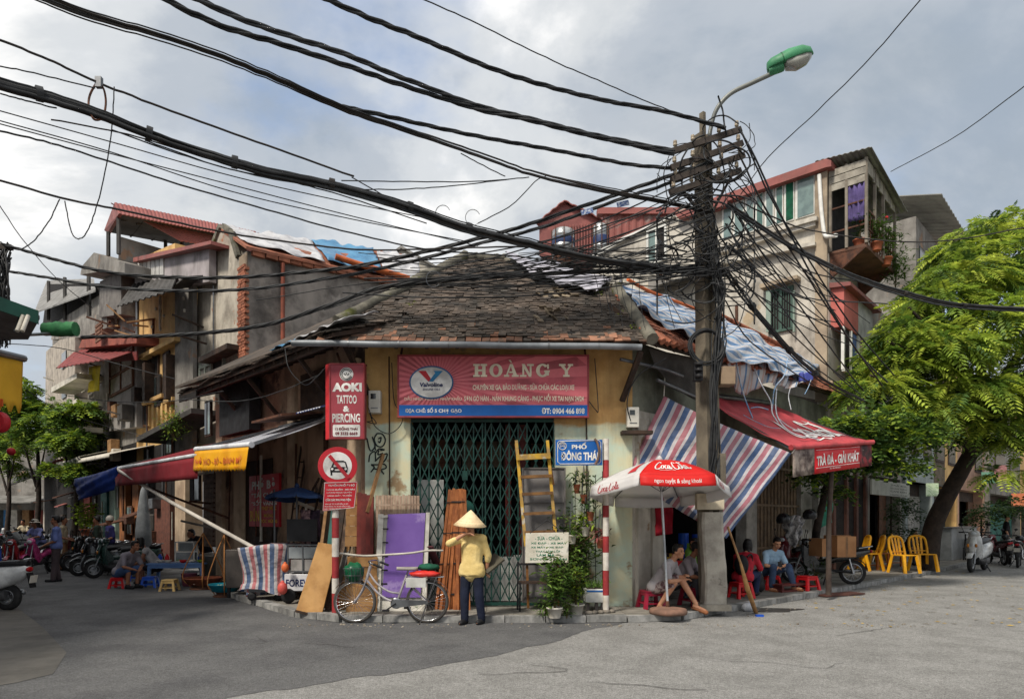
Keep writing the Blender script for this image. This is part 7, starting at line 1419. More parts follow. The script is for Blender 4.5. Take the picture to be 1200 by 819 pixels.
# men and women of the tea stall
GREYT=pm('pale_grey_tee',(178,172,172),(158,152,154),sc=3,rough=.9,bump=.8,bs=11);CHK=pm('checked_shorts',(170,156,150),(92,62,66),sc=16,lo=.42,hi=.58,rough=.9)
q=gr(767,712,.1)
person('man in pale grey tee and checked shorts sitting cross legged under the drink umbrella',q,rad(58),seat(.34,.1,kna=(-.12,-.38,.44),knb=(.02,-.44,.52),ana=(-.2,-.16,.08),anb=(-.04,-.72,.12),wra=(.02,-.5,.5),wrb=(.06,-.5,.56),ela=(-.24,-.34,.48),elb=(.24,-.36,.5),fda=(-.2,-1,0),fdb=(0,-1,-.35)),GREYT,CHK,'short',SKIN,.75,.03,.42,SANDAL,.010,look=-.25)
person('man in a grey shirt and dark trousers seated behind the checked shorts',at(792,700,11.75).to_2d().to_3d()+V3(0,0,.1),rad(62),seat(.36,.08,knee=.52),pm('dull_lilac_shirt',(160,150,154),(140,130,136),sc=3,rough=.9),pm('charcoal_trousers',(62,62,66),(48,48,52),rough=.9),'short',SKIND,.8,.02,1,BLACK,.013)
person('woman with her hand at her chin half hidden behind the concrete pole',Vector((at(826,0,12.6).x,12.6,.1)),rad(-50),seat(.4,.06,wrb=(.02,-.2,.84),elb=(.2,-.3,.62),hdb=(-.2,.1,1),knee=.5),pm('mocha_shirt',(96,76,62),(78,62,52),rough=.9),DENIM,'long',SKIN,.5,.02,1,BLACK,.012,female=True)
REDS=pm('red_shirt',(186,40,54),(160,32,46),sc=3,rough=.85,bump=.7,bs=11)
t,P=person('woman in red shirt and black backpack sitting with back to the road',gr(870,699,.1),rad(140),seat(.36,.04),REDS,pm('navy_skirt',(34,44,74),(26,34,58),rough=.9),'long',SKIN,.9,.04,1,BLACK,.012,female=True)
bk=thing('backpack','black backpack on the back of the woman in red','bag',t.matrix_basis @ V3(-.02,.1,.62),rad(140));MB().ell((0,.0,.0),(.14,.09,.2),12,8).ob('bag',BLACK,bk);MB().ell((0,.06,-.06),(.1,.05,.1),10,7).ob('pocket',BLACK,bk)
for s in (-1,1): MB().tube(spline([(s*.1,-.03,.16),(s*.12,-.16,.2),(s*.13,-.22,.1),(s*.12,-.1,-.14)],5),.018,6).ob('strap',BLACK,bk)
BLT=pm('pale_blue_tee',(150,178,200),(130,158,182),sc=3,rough=.9,bump=.8,bs=11)
t,P=person('young man in a pale blue tee and faded jeans looking down at his phone',gr(899,690,.1),rad(14),seat(.37,.06,wra=(-.07,-.36,.5),wrb=(.07,-.36,.5),knb=(.26,-.36,.5),anb=(.33,-.44,.1),kna=(-.12,-.38,.5),spread=.16,fdb=(.5,-1,0)),BLT,DENIM,'short',SKIN,.75,.03,.96,SANDAL,.010,nod=.4,look=-.2)
ph=MB().cbox((0,0,0),(.07,.012,.13),(rad(-40),0,0)).ob('phone',BLACK);ph.location=t.matrix_basis @ V3(0,-.44,.56);tag(ph,'black phone in the hands of the young man in pale blue','phone')
o=thing('black_bag','black rucksack standing between the woman in red and the young man in blue','bag',gr(888,694,.1),.5);MB().ell((0,0,.22),(.15,.1,.23),12,8).ob('bag',BLACK,o);MB().tube(spline([(-.06,0,.43),(0,0,.5),(.06,0,.43)],5),.012,6).ob('handle',BLACK,o);MB().ell((0,-.08,.14),(.11,.05,.12),10,7).ob('pocket',BLACK,o)
# cafe shadow figures on the right
person('person in a dark shirt sitting inside the cafe behind the yellow chairs',RF.w(15.1,.6,.1),rad(40),seat(.4,.05),pm('dark_shirt',(46,44,48),rough=.9),DENIM,'short',SKIND,.8,.02,1,BLACK,.018)
person('person in dark clothes standing far off by the orange poster at the right edge',RF.w(21.0,2.6,.1),rad(60),{},pm('black_tee',(34,34,38),rough=.9),NAVYT,'short',SKIN,.8,.02,1,BLACK,.018)
# left street
person('man in grey tee and blue shorts eating on a red stool at the noodle stall',gr(141,689),rad(72),seat(.36,.12,wra=(-.12,-.5,.46),wrb=(.1,-.5,.48)),pm('dusk_grey_tee',(132,126,132),(114,108,116),rough=.9),pm('blue_shorts',(62,86,124),(50,70,104),rough=.9),'short',SKIND,.8,.03,.45,BLACK,.012)
person('woman in a white tank top facing the eating man at the noodle stall',gr(186,683),rad(-70),seat(.4,.1,wra=(-.1,-.5,.5),wrb=(.12,-.5,.5)),pm('white_tank',(190,186,184),rough=.9),pm('dark_shorts',(50,46,52),rough=.9),'long',SKIND,.1,.02,.4,BLACK,.013,female=True)
person('vendor in black bending behind the big stock pot',gr(240,676),rad(-30),dict(pel=(0,.05,.75),che=(0,-.16,.98),nek=(0,-.3,1.1),hed=(0,-.38,1.16),sha=(-.17,-.25,1.06),shb=(.17,-.25,1.06),ela=(-.26,-.4,.9),elb=(.26,-.4,.86),wra=(-.14,-.52,.8),wrb=(.12,-.52,.76),hia=(-.09,.05,.72),hib=(.09,.05,.72),kna=(-.1,-.1,.4),knb=(.1,-.1,.4)),pm('black_tee',(1,1,1)),NAVYT,'bun',SKIND,.8,.05,1,BLACK,.014,female=True)
BSH=pm('sky_blue_shirt',(104,118,172),(88,102,152),sc=3,rough=.85)
person('man in blue shirt and grey brown trousers standing in the middle of the left street',gr(66,681.5),rad(-62),dict(ela=(-.22,-.04,1.06),wra=(-.15,-.22,.96),elb=(.23,.0,1.05),wrb=(.16,-.2,.95),ana=(-.1,.04,.08),anb=(.08,-.06,.08)),BSH,pm('taupe_trousers',(84,72,74),(68,58,60),rough=.9),'short',SKIND,.9,.05,1,BLACK,.012)
person('man in a grey tee bending over a red motorbike in the left street',gr(28,668),rad(-100),dict(pel=(0,.1,.9),che=(0,-.2,1.08),nek=(0,-.4,1.12),hed=(0,-.52,1.08),sha=(-.17,-.32,1.06),shb=(.17,-.32,1.06),ela=(-.24,-.46,.84),elb=(.24,-.46,.84),wra=(-.18,-.56,.66),wrb=(.18,-.56,.66),hia=(-.09,.1,.87),hib=(.09,.1,.87)),pm('ash_tee',(126,128,128),(108,110,110),rough=.9),DENIM,'short',SKIND,.8,.05,1,BLACK,.013)
RIDE=dict(z=.8,knee=.66,fwd=.36,ank=.3)
def rider(**k): d=seat(.82,.02,.62,.36,.3,.2);d.update(ana=(-.2,-.28,.3),anb=(.2,-.28,.3),wra=(-.27,-.55,1.0),wrb=(.27,-.55,1.0),ela=(-.27,-.35,1.02),elb=(.27,-.35,1.02));d.update(k);return d
LILS=pm('lilac_shirt',(128,134,184),(110,116,164),rough=.9);CREMS=pm('cream_shirt',(170,158,132),(148,136,114),rough=.9)
RIDERS=[((47,664),rad(-6),LILS,NAVYT,'rider in a lilac shirt and pale cap on the pink motorbike','short'),((31,648),rad(4),CREMS,DENIM,'rider in a cream shirt coming up the left street on a motorbike','short')]
for (px,py),rz,s_,p_,lab,hr in RIDERS:
    t,P=person(lab,gr(px,py),rz,rider(),s_,p_,hr,SKIND,.9,.03,1,BLACK,.016)
    if 'cap' in lab:
        c=thing('sun_hat','pale round cap worn by the rider in the lilac shirt','hat',t.matrix_basis @ V3(0,-.21,1.5),rz);MB().lathe([(.1,0),(.105,.03),(.09,.08),(.05,.105),(.005,.11)],14).ob('crown',POTW,c);MB().lathe([(.1,.0),(.17,-.015),(.17,-.01),(.1,.012)],16,caps=False).ob('brim',POTW,c,solid=.004)
for k,((px,py),rz,s_,p_,lab) in enumerate((((43,648),rad(20),pm('dark_shirt',(1,1,1)),NAVYT,'person in black standing beyond the riders in the left street'),((74,668),rad(110),CREMS,pm('khaki_trousers',(140,104,74),(120,88,62),rough=.9),'person in khaki partly hidden behind the man in the blue shirt'),((114,668),rad(-70),pm('olive_shirt',(60,72,60),rough=.9),pm('dark_shorts',(1,1,1)),'woman in dark green leaning over the parked motorbikes'),((129,669),rad(-40),pm('violet_jacket',(64,62,120),(52,50,100),rough=.9),NAVYT,'person in a violet jacket and pale cap beside the parked motorbikes'))):
    t,P=person(lab,gr(px,py),rz,dict(wra=(-.2,-.25,.95),wrb=(.2,-.25,.95)),s_,p_,'short',SKIND,.95,.03,1,BLACK,.018)
    if 'pale cap' in lab: c=thing('pale_helmet','pale round cap on the person in the violet jacket','hat',t.matrix_basis @ V3(0,0,1.59),rz);MB().lathe([(.11,-.03),(.12,.02),(.1,.08),(.05,.12),(.005,.13)],14).ob('shell',POTW,c)

# ================================================================ SCOOTERS, MOTORBIKES, BICYCLE
TYRE=pm('tyre',(30,30,31),(42,41,40),sc=10,rough=.85,bump=.1);ALLOY=pm('alloy',(150,152,154),(126,128,130),sc=6,rough=.35,metal=.8,bump=0);SEATM=pm('black_vinyl',(26,26,28),(34,34,36),rough=.45,bump=.05);LAMP=pm('lamp_glass',(190,196,200),(160,168,174),rough=.12,bump=0,spec=.7);TAIL=pm('tail_red',(170,20,26),rough=.2,bump=0)
def sup(c,hw,hh,n=14,e=2.6):                           # a rounded-box ring in the y-z plane
    out=[]
    for k in range(n):
        a=2*math.pi*k/n;x,z=math.cos(a),math.sin(a);out.append(V3(c[0],c[1]+hw*math.copysign(abs(x)**(2/e),x),c[2]+hh*math.copysign(abs(z)**(2/e),z)))
    return out
def wheel(t,x,r,w_,spokes=0,disc_=False):
    wl=MB()
    n=26;prof=[(r-w_*1.0,-w_*.42),(r-w_*.35,-w_*.5),(r-.006,-w_*.28),(r,0),(r-.006,w_*.28),(r-w_*.35,w_*.5),(r-w_*1.0,w_*.42)]
    o=wl.lathe(prof,n,(x,0,r),axis=(0,1,0),caps=False).ob('wheel',TYRE,t);ri=r-w_*1.0
    MB().lathe([(ri-.02,-w_*.36),(ri+.004,-w_*.44),(ri+.004,w_*.44),(ri-.02,w_*.36),(ri-.02,-w_*.36)],n,(x,0,r),axis=(0,1,0),caps=False).ob('rim',ALLOY,o)
    h=MB().lathe([(.05,-w_*.5),(.055,-w_*.3),(.03,0),(.055,w_*.3),(.05,w_*.5)],12,(x,0,r),axis=(0,1,0))
    for k in range(spokes): a=2*math.pi*k/spokes;b=a+(.35 if spokes > 8 else 0)*(1 if k % 2 else -1);h.bar((x+.04*math.cos(b),(.02 if k % 2 else -.02),r+.04*math.sin(b)),(x+(ri-.01)*math.cos(a),0,r+(ri-.01)*math.sin(a)),.007 if spokes > 8 else .035,.007 if spokes > 8 else .02)
    if disc_: h.lathe([(ri*.55,.035),(ri*.6,.04)],16,(x,0,r),axis=(0,1,0))
    h.ob('hub',ALLOY,o);return o
def mirrors(t,x,z,mat=SEATM):
    for s in (-1,1): m=MB().tube(spline([(x,s*.22,z-.06),(x+.02,s*.27,z+.08),(x-.0,s*.3,z+.16)],4),.007,5);o=m.ob('mirror',BLACK,t);MB().ell((x-.005,s*.31,z+.19),(.012,.06,.04),10,6).ob('mirror_glass',mat,o)
def scooter(label,loc,rz,paint,dark,group='scooters and motorbikes',style=0):
    t=thing('scooter',label,'scooter',loc,rz,group);r=.235
    wheel(t,.64,r,.1,5,True);wheel(t,-.62,r,.11,5)
    # rear body shell
    MB().loft([sup((x,0,z),hw,hh) for x,z,hw,hh in ((-1.0,.72,.03,.03),(-.96,.7,.1,.1),(-.8,.63,.17,.16),(-.55,.58,.2,.2),(-.25,.55,.19,.21),(-.05,.5,.15,.2),(.04,.42,.12,.14))]).ob('body',paint,t)
    MB().loft([sup((x,0,z),hw,.09) for x,z,hw in ((-.3,.29,.14),(0,.26,.18),(.25,.27,.17),(.4,.34,.12))]).ob('floorboard',dark,t)
    fs=[((.34,0,.3),.13,.05),((.42,0,.5),.19,.055),((.43,0,.68),.2,.05),((.40,0,.86),.17,.055),((.36,0,.95),.13,.05)]
    MB().loft([[V3(c[0]+d_*math.cos(a)-.05*abs(math.sin(a))**2,hw*math.sin(a),c[2]) for a in (2*math.pi*k/16 for k in range(16))] for c,hw,d_ in fs]).ob('leg_shield',paint,t)
    MB().loft([[V3(x+d_*math.cos(a),hw*math.sin(a),z) for a in (2*math.pi*k/14 for k in range(14))] for x,z,hw,d_ in ((.50,.42,.05,.03),(.54,.58,.085,.05),(.52,.76,.1,.06),(.47,.9,.08,.05))]).ob('nose',paint,t)
    MB().loft([sup((.64+.27*math.sin(a),0,r+.27*math.cos(a)),.075,.018,10) for a in np.linspace(-.95,.95,9)]).ob('front_fender',paint,t)
    for s in (-1,1): MB().tube([(.64,s*.07,r),(.5,s*.06,.6)],.02,7).ob('fork',ALLOY,t)
    MB().loft([sup((x,0,z),hw,.055) for x,z,hw in ((-.98,.82,.05),(-.9,.83,.11),(-.6,.82,.14),(-.35,.79,.14),(-.15,.77,.12),(.0,.74,.06))]).ob('seat',SEATM,t)
    MB().loft([[V3(.36+.08*math.cos(a)*q,.12*math.sin(a)*q,z) for a in (2*math.pi*k/14 for k in range(14))] for z,q in ((.92,.8),(.98,1.15),(1.05,1.1),(1.09,.5))]).ob('headset',paint,t)
    MB().ell((.445,0,1.01),(.03,.075,.05),12,8).ob('headlight',LAMP,t);hb=MB().tube(spline([(.3,-.34,1.04),(.36,-.2,1.05),(.38,0,1.03),(.36,.2,1.05),(.3,.34,1.04)],4),.014,7).ob('handlebar',BLACK,t)
    for s in (-1,1): MB().tube([(.33,s*.24,1.045),(.28,s*.36,1.038)],.02,7).ob('grip',SEATM,hb);MB().ell((.56,s*.09,.7),(.025,.035,.05),8,6).ob('indicator',pm('amber_lens',(206,130,50),rough=.2,bump=0),t)
    mirrors(t,.33,1.06);MB().ell((-1.0,0,.72),(.03,.09,.045),10,7).ob('tail_light',TAIL,t)
    MB().bar((-1.0,0,.66),(-1.06,0,.4),.14,.02).ob('mudflap',BLACK,t);MB().cbox((-1.07,0,.55),(.012,.17,.13),(0,rad(-12),0)).ob('number_plate',POTW,t)
    MB().tube(spline([(-.82,-.1,.84),(-.98,-.1,.9),(-1.05,0,.91),(-.98,.1,.9),(-.82,.1,.84)],4),.013,6).ob('grab_rail',CHROME,t)
    MB().capsule((-.25,-.15,.24),(-.75,-.17,.3),.05,.055).ob('exhaust',ALLOY,t);MB().loft([sup((x,.06,.26),.07,.08) for x in (-.65,-.5,-.2,-.05)]).ob('engine',pm('engine_grey',(96,96,98),(74,74,76),rough=.5,metal=.5),t);MB().bar((-.1,.15,.2),(-.02,.28,.0),.02).ob('side_stand',BLACK,t)
    return t
def motorbike(label,loc,rz,paint,group='scooters and motorbikes',boxes=False):
    t=thing('motorbike',label,'motorbike',loc,rz,group);r=.285
    wheel(t,.62,r,.07,18);wheel(t,-.6,r,.08,18)
    MB().loft([sup((x,0,z),hw,hh) for x,z,hw,hh in ((-.98,.78,.03,.03),(-.85,.74,.09,.07),(-.55,.66,.12,.11),(-.25,.6,.12,.1),(-.02,.5,.09,.08),(.15,.5,.07,.07),(.3,.62,.07,.09),(.38,.78,.06,.08))]).ob('body',paint,t)
    for s in (-1,1): MB().loft([[V3(x,s*(.1+.03*q),z0),V3(x,s*(.13+.03*q),z0),V3(x,s*(.13+.02*q),z1),V3(x,s*(.1+.02*q),z1)] for x,z0,z1,q in ((.1,.42,.52,.2),(.28,.34,.76,1),(.42,.46,.9,.8),(.48,.7,.92,.2))],smooth=False).ob('leg_shield',paint,t);MB().tube([(.62,s*.075,r),(.4,s*.07,.9)],.022,7).ob('fork',ALLOY,t);MB().tube([(-.6,s*.11,r),(-.52,s*.12,.6)],.024,7).ob('shock',CHROME,t)
    MB().loft([sup((.62+.31*math.sin(a),0,r+.31*math.cos(a)),.05,.014,10) for a in np.linspace(-.9,.8,8)]).ob('front_fender',paint,t);MB().loft([sup((-.6+.32*math.sin(a),0,r+.32*math.cos(a)),.06,.014,10) for a in np.linspace(-1.3,.3,7)]).ob('rear_fender',BLACK,t)
    MB().loft([sup((x,0,z),hw,.045) for x,z,hw in ((-.92,.83,.05),(-.8,.83,.11),(-.4,.8,.13),(-.1,.77,.1),(.02,.72,.05))]).ob('seat',SEATM,t)
    MB().loft([[V3(.4+.08*math.cos(a)*q,.11*math.sin(a)*q,z) for a in (2*math.pi*k/14 for k in range(14))] for z,q in ((.86,.7),(.93,1.15),(1.01,1.05),(1.05,.5))]).ob('headset',paint,t);MB().ell((.48,0,.95),(.03,.075,.055),12,8).ob('headlight',LAMP,t)
    hb=MB().tube(spline([(.32,-.33,1.02),(.38,-.18,1.02),(.4,0,1.0),(.38,.18,1.02),(.32,.33,1.02)],4),.013,7).ob('handlebar',BLACK,t)
    for s in (-1,1): MB().tube([(.34,s*.23,1.022),(.3,s*.34,1.015)],.019,7).ob('grip',SEATM,hb)
    mirrors(t,.36,1.03);MB().ell((-.98,0,.77),(.03,.07,.04),10,7).ob('tail_light',TAIL,t);MB().cbox((-1.02,0,.6),(.012,.17,.13),(0,rad(-15),0)).ob('number_plate',POTW,t)
    MB().loft([sup((x,0,.36),.1,h) for x,h in ((-.15,.07),(-.02,.11),(.16,.09),(.24,.05))]).ob('engine',MATS.get('engine_grey') or ALLOY,t);MB().capsule((.1,-.12,.25),(-.85,-.14,.33),.03,.045).ob('exhaust',CHROME,t);MB().tube([(-.6,.06,r),(-.02,.08,.34)],.03,6).ob('chain_case',BLACK,t);MB().bar((-.05,.12,.22),(.03,.26,0),.02).ob('side_stand',BLACK,t)
    MB().tube(spline([(-.72,-.1,.84),(-.95,-.09,.88),(-1.0,0,.89),(-.95,.09,.88),(-.72,.1,.84)],4),.012,6).ob('grab_rail',CHROME,t);return t
def cp_(n,c,**k): return pm('paint_'+n,c,rough=.28,bump=0,coat=.4,spec=.5,**k)
WHT,BLKP,REDB,BLUB,PNK,SIL,GRN,MRN=cp_('white',(214,214,212)),cp_('black',(30,31,34)),cp_('red',(150,26,36)),cp_('blue',(30,70,160)),cp_('pink',(190,70,130)),cp_('silver',(150,154,158)),cp_('dark_green',(34,60,54)),cp_('maroon',(96,26,34))
# near left: white scooter half out of the picture
p=gr(10,716);sc0=scooter('white scooter parked at the left edge with only its rear in view',(p.x-.72,p.y+.12,0),rad(180),WHT,BLACK)
sc0['label']='white scooter at the left edge of the road showing its tail'
# the group with riders
motorbike('pink and black motorbike ridden by the man in the lilac shirt',gr(46,672),rad(-84),PNK);motorbike('dark red motorbike with the man in the grey tee bending over it',gr(19,675),rad(-70),REDB);motorbike('blue motorbike at the left edge behind the white scooter',gr(-6,684),rad(-55),BLUB)
motorbike('dark motorbike ridden by the rider in the cream shirt',gr(31,650),rad(-86),BLKP);scooter('black scooter at the left edge behind the bending man',gr(2,664),rad(-40),BLKP,BLACK)
motorbike('red motorbike far down the left street by the shops',gr(24,643),rad(10),REDB);scooter('white scooter parked far down the left street',gr(10,641),rad(160),WHT,BLACK)
# the parked row on the right side of the left street
row=[(92,634,'black','first parked motorbike at the far end of the row',0,BLKP),(98,641,'s','pale scooter standing far in the parked row',1,SIL),(104,647,'k','black motorbike third from the far end of the parked row',0,BLKP),(112,651,'g','dark green motorbike in the middle of the parked row',0,GRN),(121,655,'m','maroon motorbike in the middle of the parked row',0,MRN),(132,658,'k','black motorbike with bright forks in the near part of the row',0,BLKP),(146,660,'t','silver motorbike behind the eating man',0,SIL),(160,657,'b','black scooter under the grey folded parasol',1,BLKP),(176,662,'d','dark scooter nearest the noodle stall table',1,GRN)]
for k,(px,py,_,lab,kind,pt) in enumerate(row): q=LF.w(19.6-k*1.12,1.3+rng.uniform(-.1,.15),0);(scooter(lab,q,rad(204+rng.uniform(-14,14)),pt,BLACK) if kind else motorbike(lab,q,rad(206+rng.uniform(-14,14)),pt))
r_=LF.w(10.6,.75,0);fu=thing('folded_parasol','folded pale grey parasol standing among the parked motorbikes','umbrella',r_)
MB().lathe([(.06,.75),(.22,.8),(.2,1.3),(.13,2.0),(.07,2.4),(.03,2.5)],14).ob('canopy',pm('dull_grey_canvas',(148,152,154),(124,128,130),sc=4,rough=.9,bump=.3),fu);MB().tube([(0,0,0),(0,0,2.6)],.022,8).ob('pole',STEEL,fu);MB().lathe([(.2,0),(.22,.06),(.05,.1)],14).ob('base',CONC,fu)
# right side
scooter('white scooter facing the road beside the leaning tree',gr(1146,669),rad(-138),WHT,BLACK).scale=(1.15,)*3
motorbike('dark motorbike with a grey plate behind the white scooter on the right',gr(1180,660),rad(60),BLKP);scooter('black scooter farther along the right street by the counter',gr(1208,655),rad(40),BLKP,BLACK);motorbike('dark motorbike parked under the leaning trunk by the grey counter',gr(1112,650),rad(20),BLKP)
mb_=motorbike('motorbike loaded with cardboard boxes behind the awning post',gr(1002,682,.1),rad(-12),BLKP)
mb_.location=gr(965,684,.1);mb_.rotation_euler.z=rad(160)
CARD=pm('cardboard',(170,124,84),(150,106,70),sc=2,rough=.85,bump=.05,grime=.2)
for k,(px,py,w_,h_,dd,lab) in enumerate(((984,640,.5,.46,15.0,'big cardboard box on the back of the loaded motorbike'),(963,641,.34,.4,15.1,'cardboard box just left of the awning post'),(981,629.5,.36,.1,15.0,'small cardboard box on top of the load'))):
    o=MB().box((-w_/2,-.22,0),(w_/2,.22,h_)).ob('cardboard_box',CARD,bevel=.006);p=at(px,py,dd);o.location=(p.x,p.y,p.z-h_*.5);o.rotation_euler.z=.25;tag(o,lab,'box','boxes on the motorbike');MB().box((-.03,-.2225,.0),(.03,.2225,h_+.002)).ob('tape',pm('brown_tape',(150,110,72),rough=.3),o)
sc1=scooter('dark red scooter half covered by a white jacket behind the young man in blue',gr(930,681,.1),rad(-148),MRN,BLACK)
jk=thing('white_jacket','white jacket draped with a black helmet over the dark red scooter','jacket',at(930,625,14.6));MB().grid(lambda u,v: at(918+u*24-7*v*(u-.4),603+v*36*(1-.6*abs(u-.35))+7*abs(u-.5),14.5)+Vector((.03*math.sin(v*14+u*5),-.18*math.sin(u*3.14)+.06*math.sin(u*17+v*5),.02*math.sin(v*9+u*7))),24,18).ob('cloth',pm('white_jersey',(168,166,164),(80,80,84),sc=9,lo=.45,hi=.6,rough=.9,bump=.8,bs=12),jk,world=True,solid=.012)
tag(MB().lathe([(.13,-.02),(.15,.04),(.14,.12),(.08,.19),(.01,.2)],16,at(918,612,14.1)).ob('helmet',pm('black_helmet',(32,32,34),rough=.2,bump=0)),'black helmet resting on the white jacket','helmet');tag(MB().lathe([(.13,-.02),(.15,.04),(.14,.12),(.08,.19),(.01,.2)],16,at(949,607,14.4)).ob('helmet',MATS['black_helmet']),'second black helmet right of the white jacket','helmet')
for px,py,rz,pt,lab in ((1168,661,rad(75),MRN,'maroon motorbike between the white scooter and the orange poster'),(1194,664,rad(50),BLKP,'black motorbike nearest the right edge of the picture'),(1126,656,rad(100),GRN,'dark green motorbike behind the white scooter on the right'),(1096,655,rad(10),BLKP,'black motorbike in the shade left of the grey counter')): motorbike(lab,gr(px,py),rz,pt)
for k,(px,py) in enumerate(((86,637),(95,643),(101,651),(117,657),(126,661),(138,665),(152,668),(90,629),(170,668))): (motorbike if k % 3 else lambda l,p,z,c: scooter(l,p,z,c,BLACK))(('silver scooter at the far end of the parked row','black motorbike wedged early in the parked row','maroon motorbike close to the round plant','silver scooter in the thick of the parked row','black motorbike just left of the eating man','green motorbike behind the red stool','blue grey scooter right behind the eating man','black motorbike farthest along the parked row','dark motorbike between the eating man and the folded parasol')[k],LF.w(20.2-k*1.1,1.0+rng.uniform(-.3,.5),0),rad(200+rng.uniform(-16,16)),(SIL,BLKP,MRN,SIL,BLKP,GRN,BLKP,BLKP,GRN)[k])
# bicycle
bi=thing('bicycle','old silver ladies bicycle with a green bag in its basket','bicycle',gr(460,731.5)+Vector((0,.12,0)),rad(180),None,1.09);PB=pm('bike_silver',(190,184,186),(166,160,164),sc=6,rough=.3,metal=.3,bump=0,grime=.2)
bi.location.x=(460-600)*bi.location.y/FL;R_=.305
def bw(x):
    o=MB().lathe([(R_-.032,-.014),(R_-.012,-.018),(R_,0),(R_-.012,.018),(R_-.032,.014)],34,(x,0,R_),axis=(0,1,0),caps=False).ob('wheel',pm('bike_tyre',(74,70,66),(58,55,52),rough=.9),bi)
    MB().lathe([(R_-.045,-.012),(R_-.03,-.014),(R_-.03,.014),(R_-.045,.012),(R_-.045,-.012)],34,(x,0,R_),axis=(0,1,0),caps=False).ob('rim',CHROME,o)
    m=MB()
    for k in range(28): a=k*2*math.pi/28;b=a+(.5 if k % 2 else -.5);m.tube([(x+.018*math.cos(b),.012*(1 if k % 4 < 2 else -1),R_+.018*math.sin(b)),(x+(R_-.04)*math.cos(a),0,R_+(R_-.04)*math.sin(a))],.0022,3)
    m.ob('spoke',CHROME,o);MB().lathe([(.02,-.045),(.024,-.03),(.012,0),(.024,.03),(.02,.045)],10,(x,0,R_),axis=(0,1,0)).ob('hub',CHROME,o)
bw(.53);bw(-.49)
m=MB();hd0,hd1=V3(.33,0,.74),V3(.37,0,.6);bbk=V3(-.06,0,.29);st_=V3(-.2,0,.68);rx=V3(-.49,0,R_)
m.tube([hd0+V3(-.02,0,.07),hd1],.021,8);m.tube(spline([hd1+V3(-.0,0,.02),V3(.24,0,.46),V3(.1,0,.35),bbk],6),.017,8);m.tube(spline([hd0+V3(0,0,-.03),V3(.22,0,.56),V3(.05,0,.45),V3(-.11,0,.42)],6),.015,8);m.tube([bbk,st_],.017,8)
for s in (-1,1): m.tube([bbk+V3(0,s*.03,0),rx+V3(0,s*.055,0)],.011,6);m.tube([st_+V3(.03,s*.02,-.06),rx+V3(0,s*.055,0)],.010,6)
m.ob('frame',PB,bi);m=MB()
for s in (-1,1): m.tube(spline([hd1+V3(0,s*.03,0),V3(.43,s*.05,.45),V3(.53,s*.05,R_)],5),.012,6)
m.ob('fork',PB,bi)
MB().tube(spline([(.15,-.24,.82),(.27,-.24,.87),(.31,-.1,.88),(.31,.1,.88),(.27,.24,.87),(.15,.24,.82)],5),.011,7).ob('handlebar',CHROME,bi)
for s in (-1,1): MB().tube([(.22,s*.245,.85),(.1,s*.245,.8)],.017,7).ob('grip',BLACK,bi)
MB().tube([(.31,0,.88),(.33,0,.74)],.014,7).ob('stem',CHROME,bi);MB().tube([st_,st_+V3(-.02,0,.07)],.012,7).ob('seat_post',CHROME,bi)
MB().loft([sup((x,0,.77+.01*abs(x+.2)),hw,.025) for x,hw in ((-.36,.04),(-.33,.1),(-.24,.1),(-.14,.05),(-.06,.02))]).ob('saddle',pm('grey_saddle',(170,164,156),rough=.6),bi)
for x,a0,a1 in ((.53,-1.0,.95),(-.49,-1.7,.7)): MB().loft([sup((x+(R_+.025)*math.sin(a),0,R_+(R_+.025)*math.cos(a)),.027,.004,8) for a in np.linspace(a0,a1,14)]).ob('mudguard',CHROME,bi)
MB().lathe([(.02,-.006),(.075,-.006),(.08,0),(.075,.006),(.02,.006)],18,bbk+V3(0,.05,0),axis=(0,1,0)).ob('chainwheel',CHROME,bi);MB().prism([(-.5,.045,.33),(-.5,.045,.28),(-.02,.045,.22),(.02,.045,.27),(-.02,.045,.34)],(0,.02,0)).ob('chain_guard',STEEL,bi)
for s in (-1,1): MB().bar(bbk+V3(0,s*.07,0),bbk+V3(s*.13,s*.08,-.09),.018).cbox(bbk+V3(s*.13,s*.13,-.09),(.09,.08,.02)).ob('pedal',BLACK,bi)
rk=MB();
for y in (-.06,0,.06): rk.tube([(-.22,y,.66),(-.72,y,.655)],.007,5)
for s in (-1,1): rk.tube([(-.62,s*.06,.65),(-.49,s*.06,R_)],.006,5)
rk.ob('rear_rack',CHROME,bi);MB().bar((-.49,.08,.28),(-.4,.16,0),.014).ob('kick_stand',CHROME,bi)
m=MB()
for z,hw in ((.58,.1),(.68,.12),(.78,.135)): m.tube([(.43+.0,-hw,z),(.43+2*hw*.8+.02,-hw,z),(.45+2*hw*.8,hw,z),(.43,hw,z),(.43,-hw,z)],.005,4)
for k in range(7): y=-.12+k*.04;m.tube([(.63,y*.85,.58),(.66,y,.78)],.004,3);m.tube([(.44,y*.85,.58),(.43,y,.78)],.004,3)
for k in range(5): x=.46+k*.045;[m.tube([(x,s*.1,.58),(x,s*.135,.78)],.004,3) for s in (-1,1)]
m.ob('basket',STEEL,bi)
def bag(name,c,r3,mat,label,cat='bag'):
    m=MB().ell((0,0,0),r3,16,10);V_=[]
    for v in m.V: v=Vector(v);k=1+.09*math.sin(v.x*55+v.z*30)+.07*math.sin(v.y*60-v.z*40);V_.append(tuple(v*k))
    m.V=V_;o=m.ob(name,mat);o.location=bi.matrix_basis @ Vector(c);return tag(o,label,cat)
bi_m=Matrix.LocRotScale(bi.location,bi.rotation_euler,bi.scale);bi.matrix_basis=bi_m
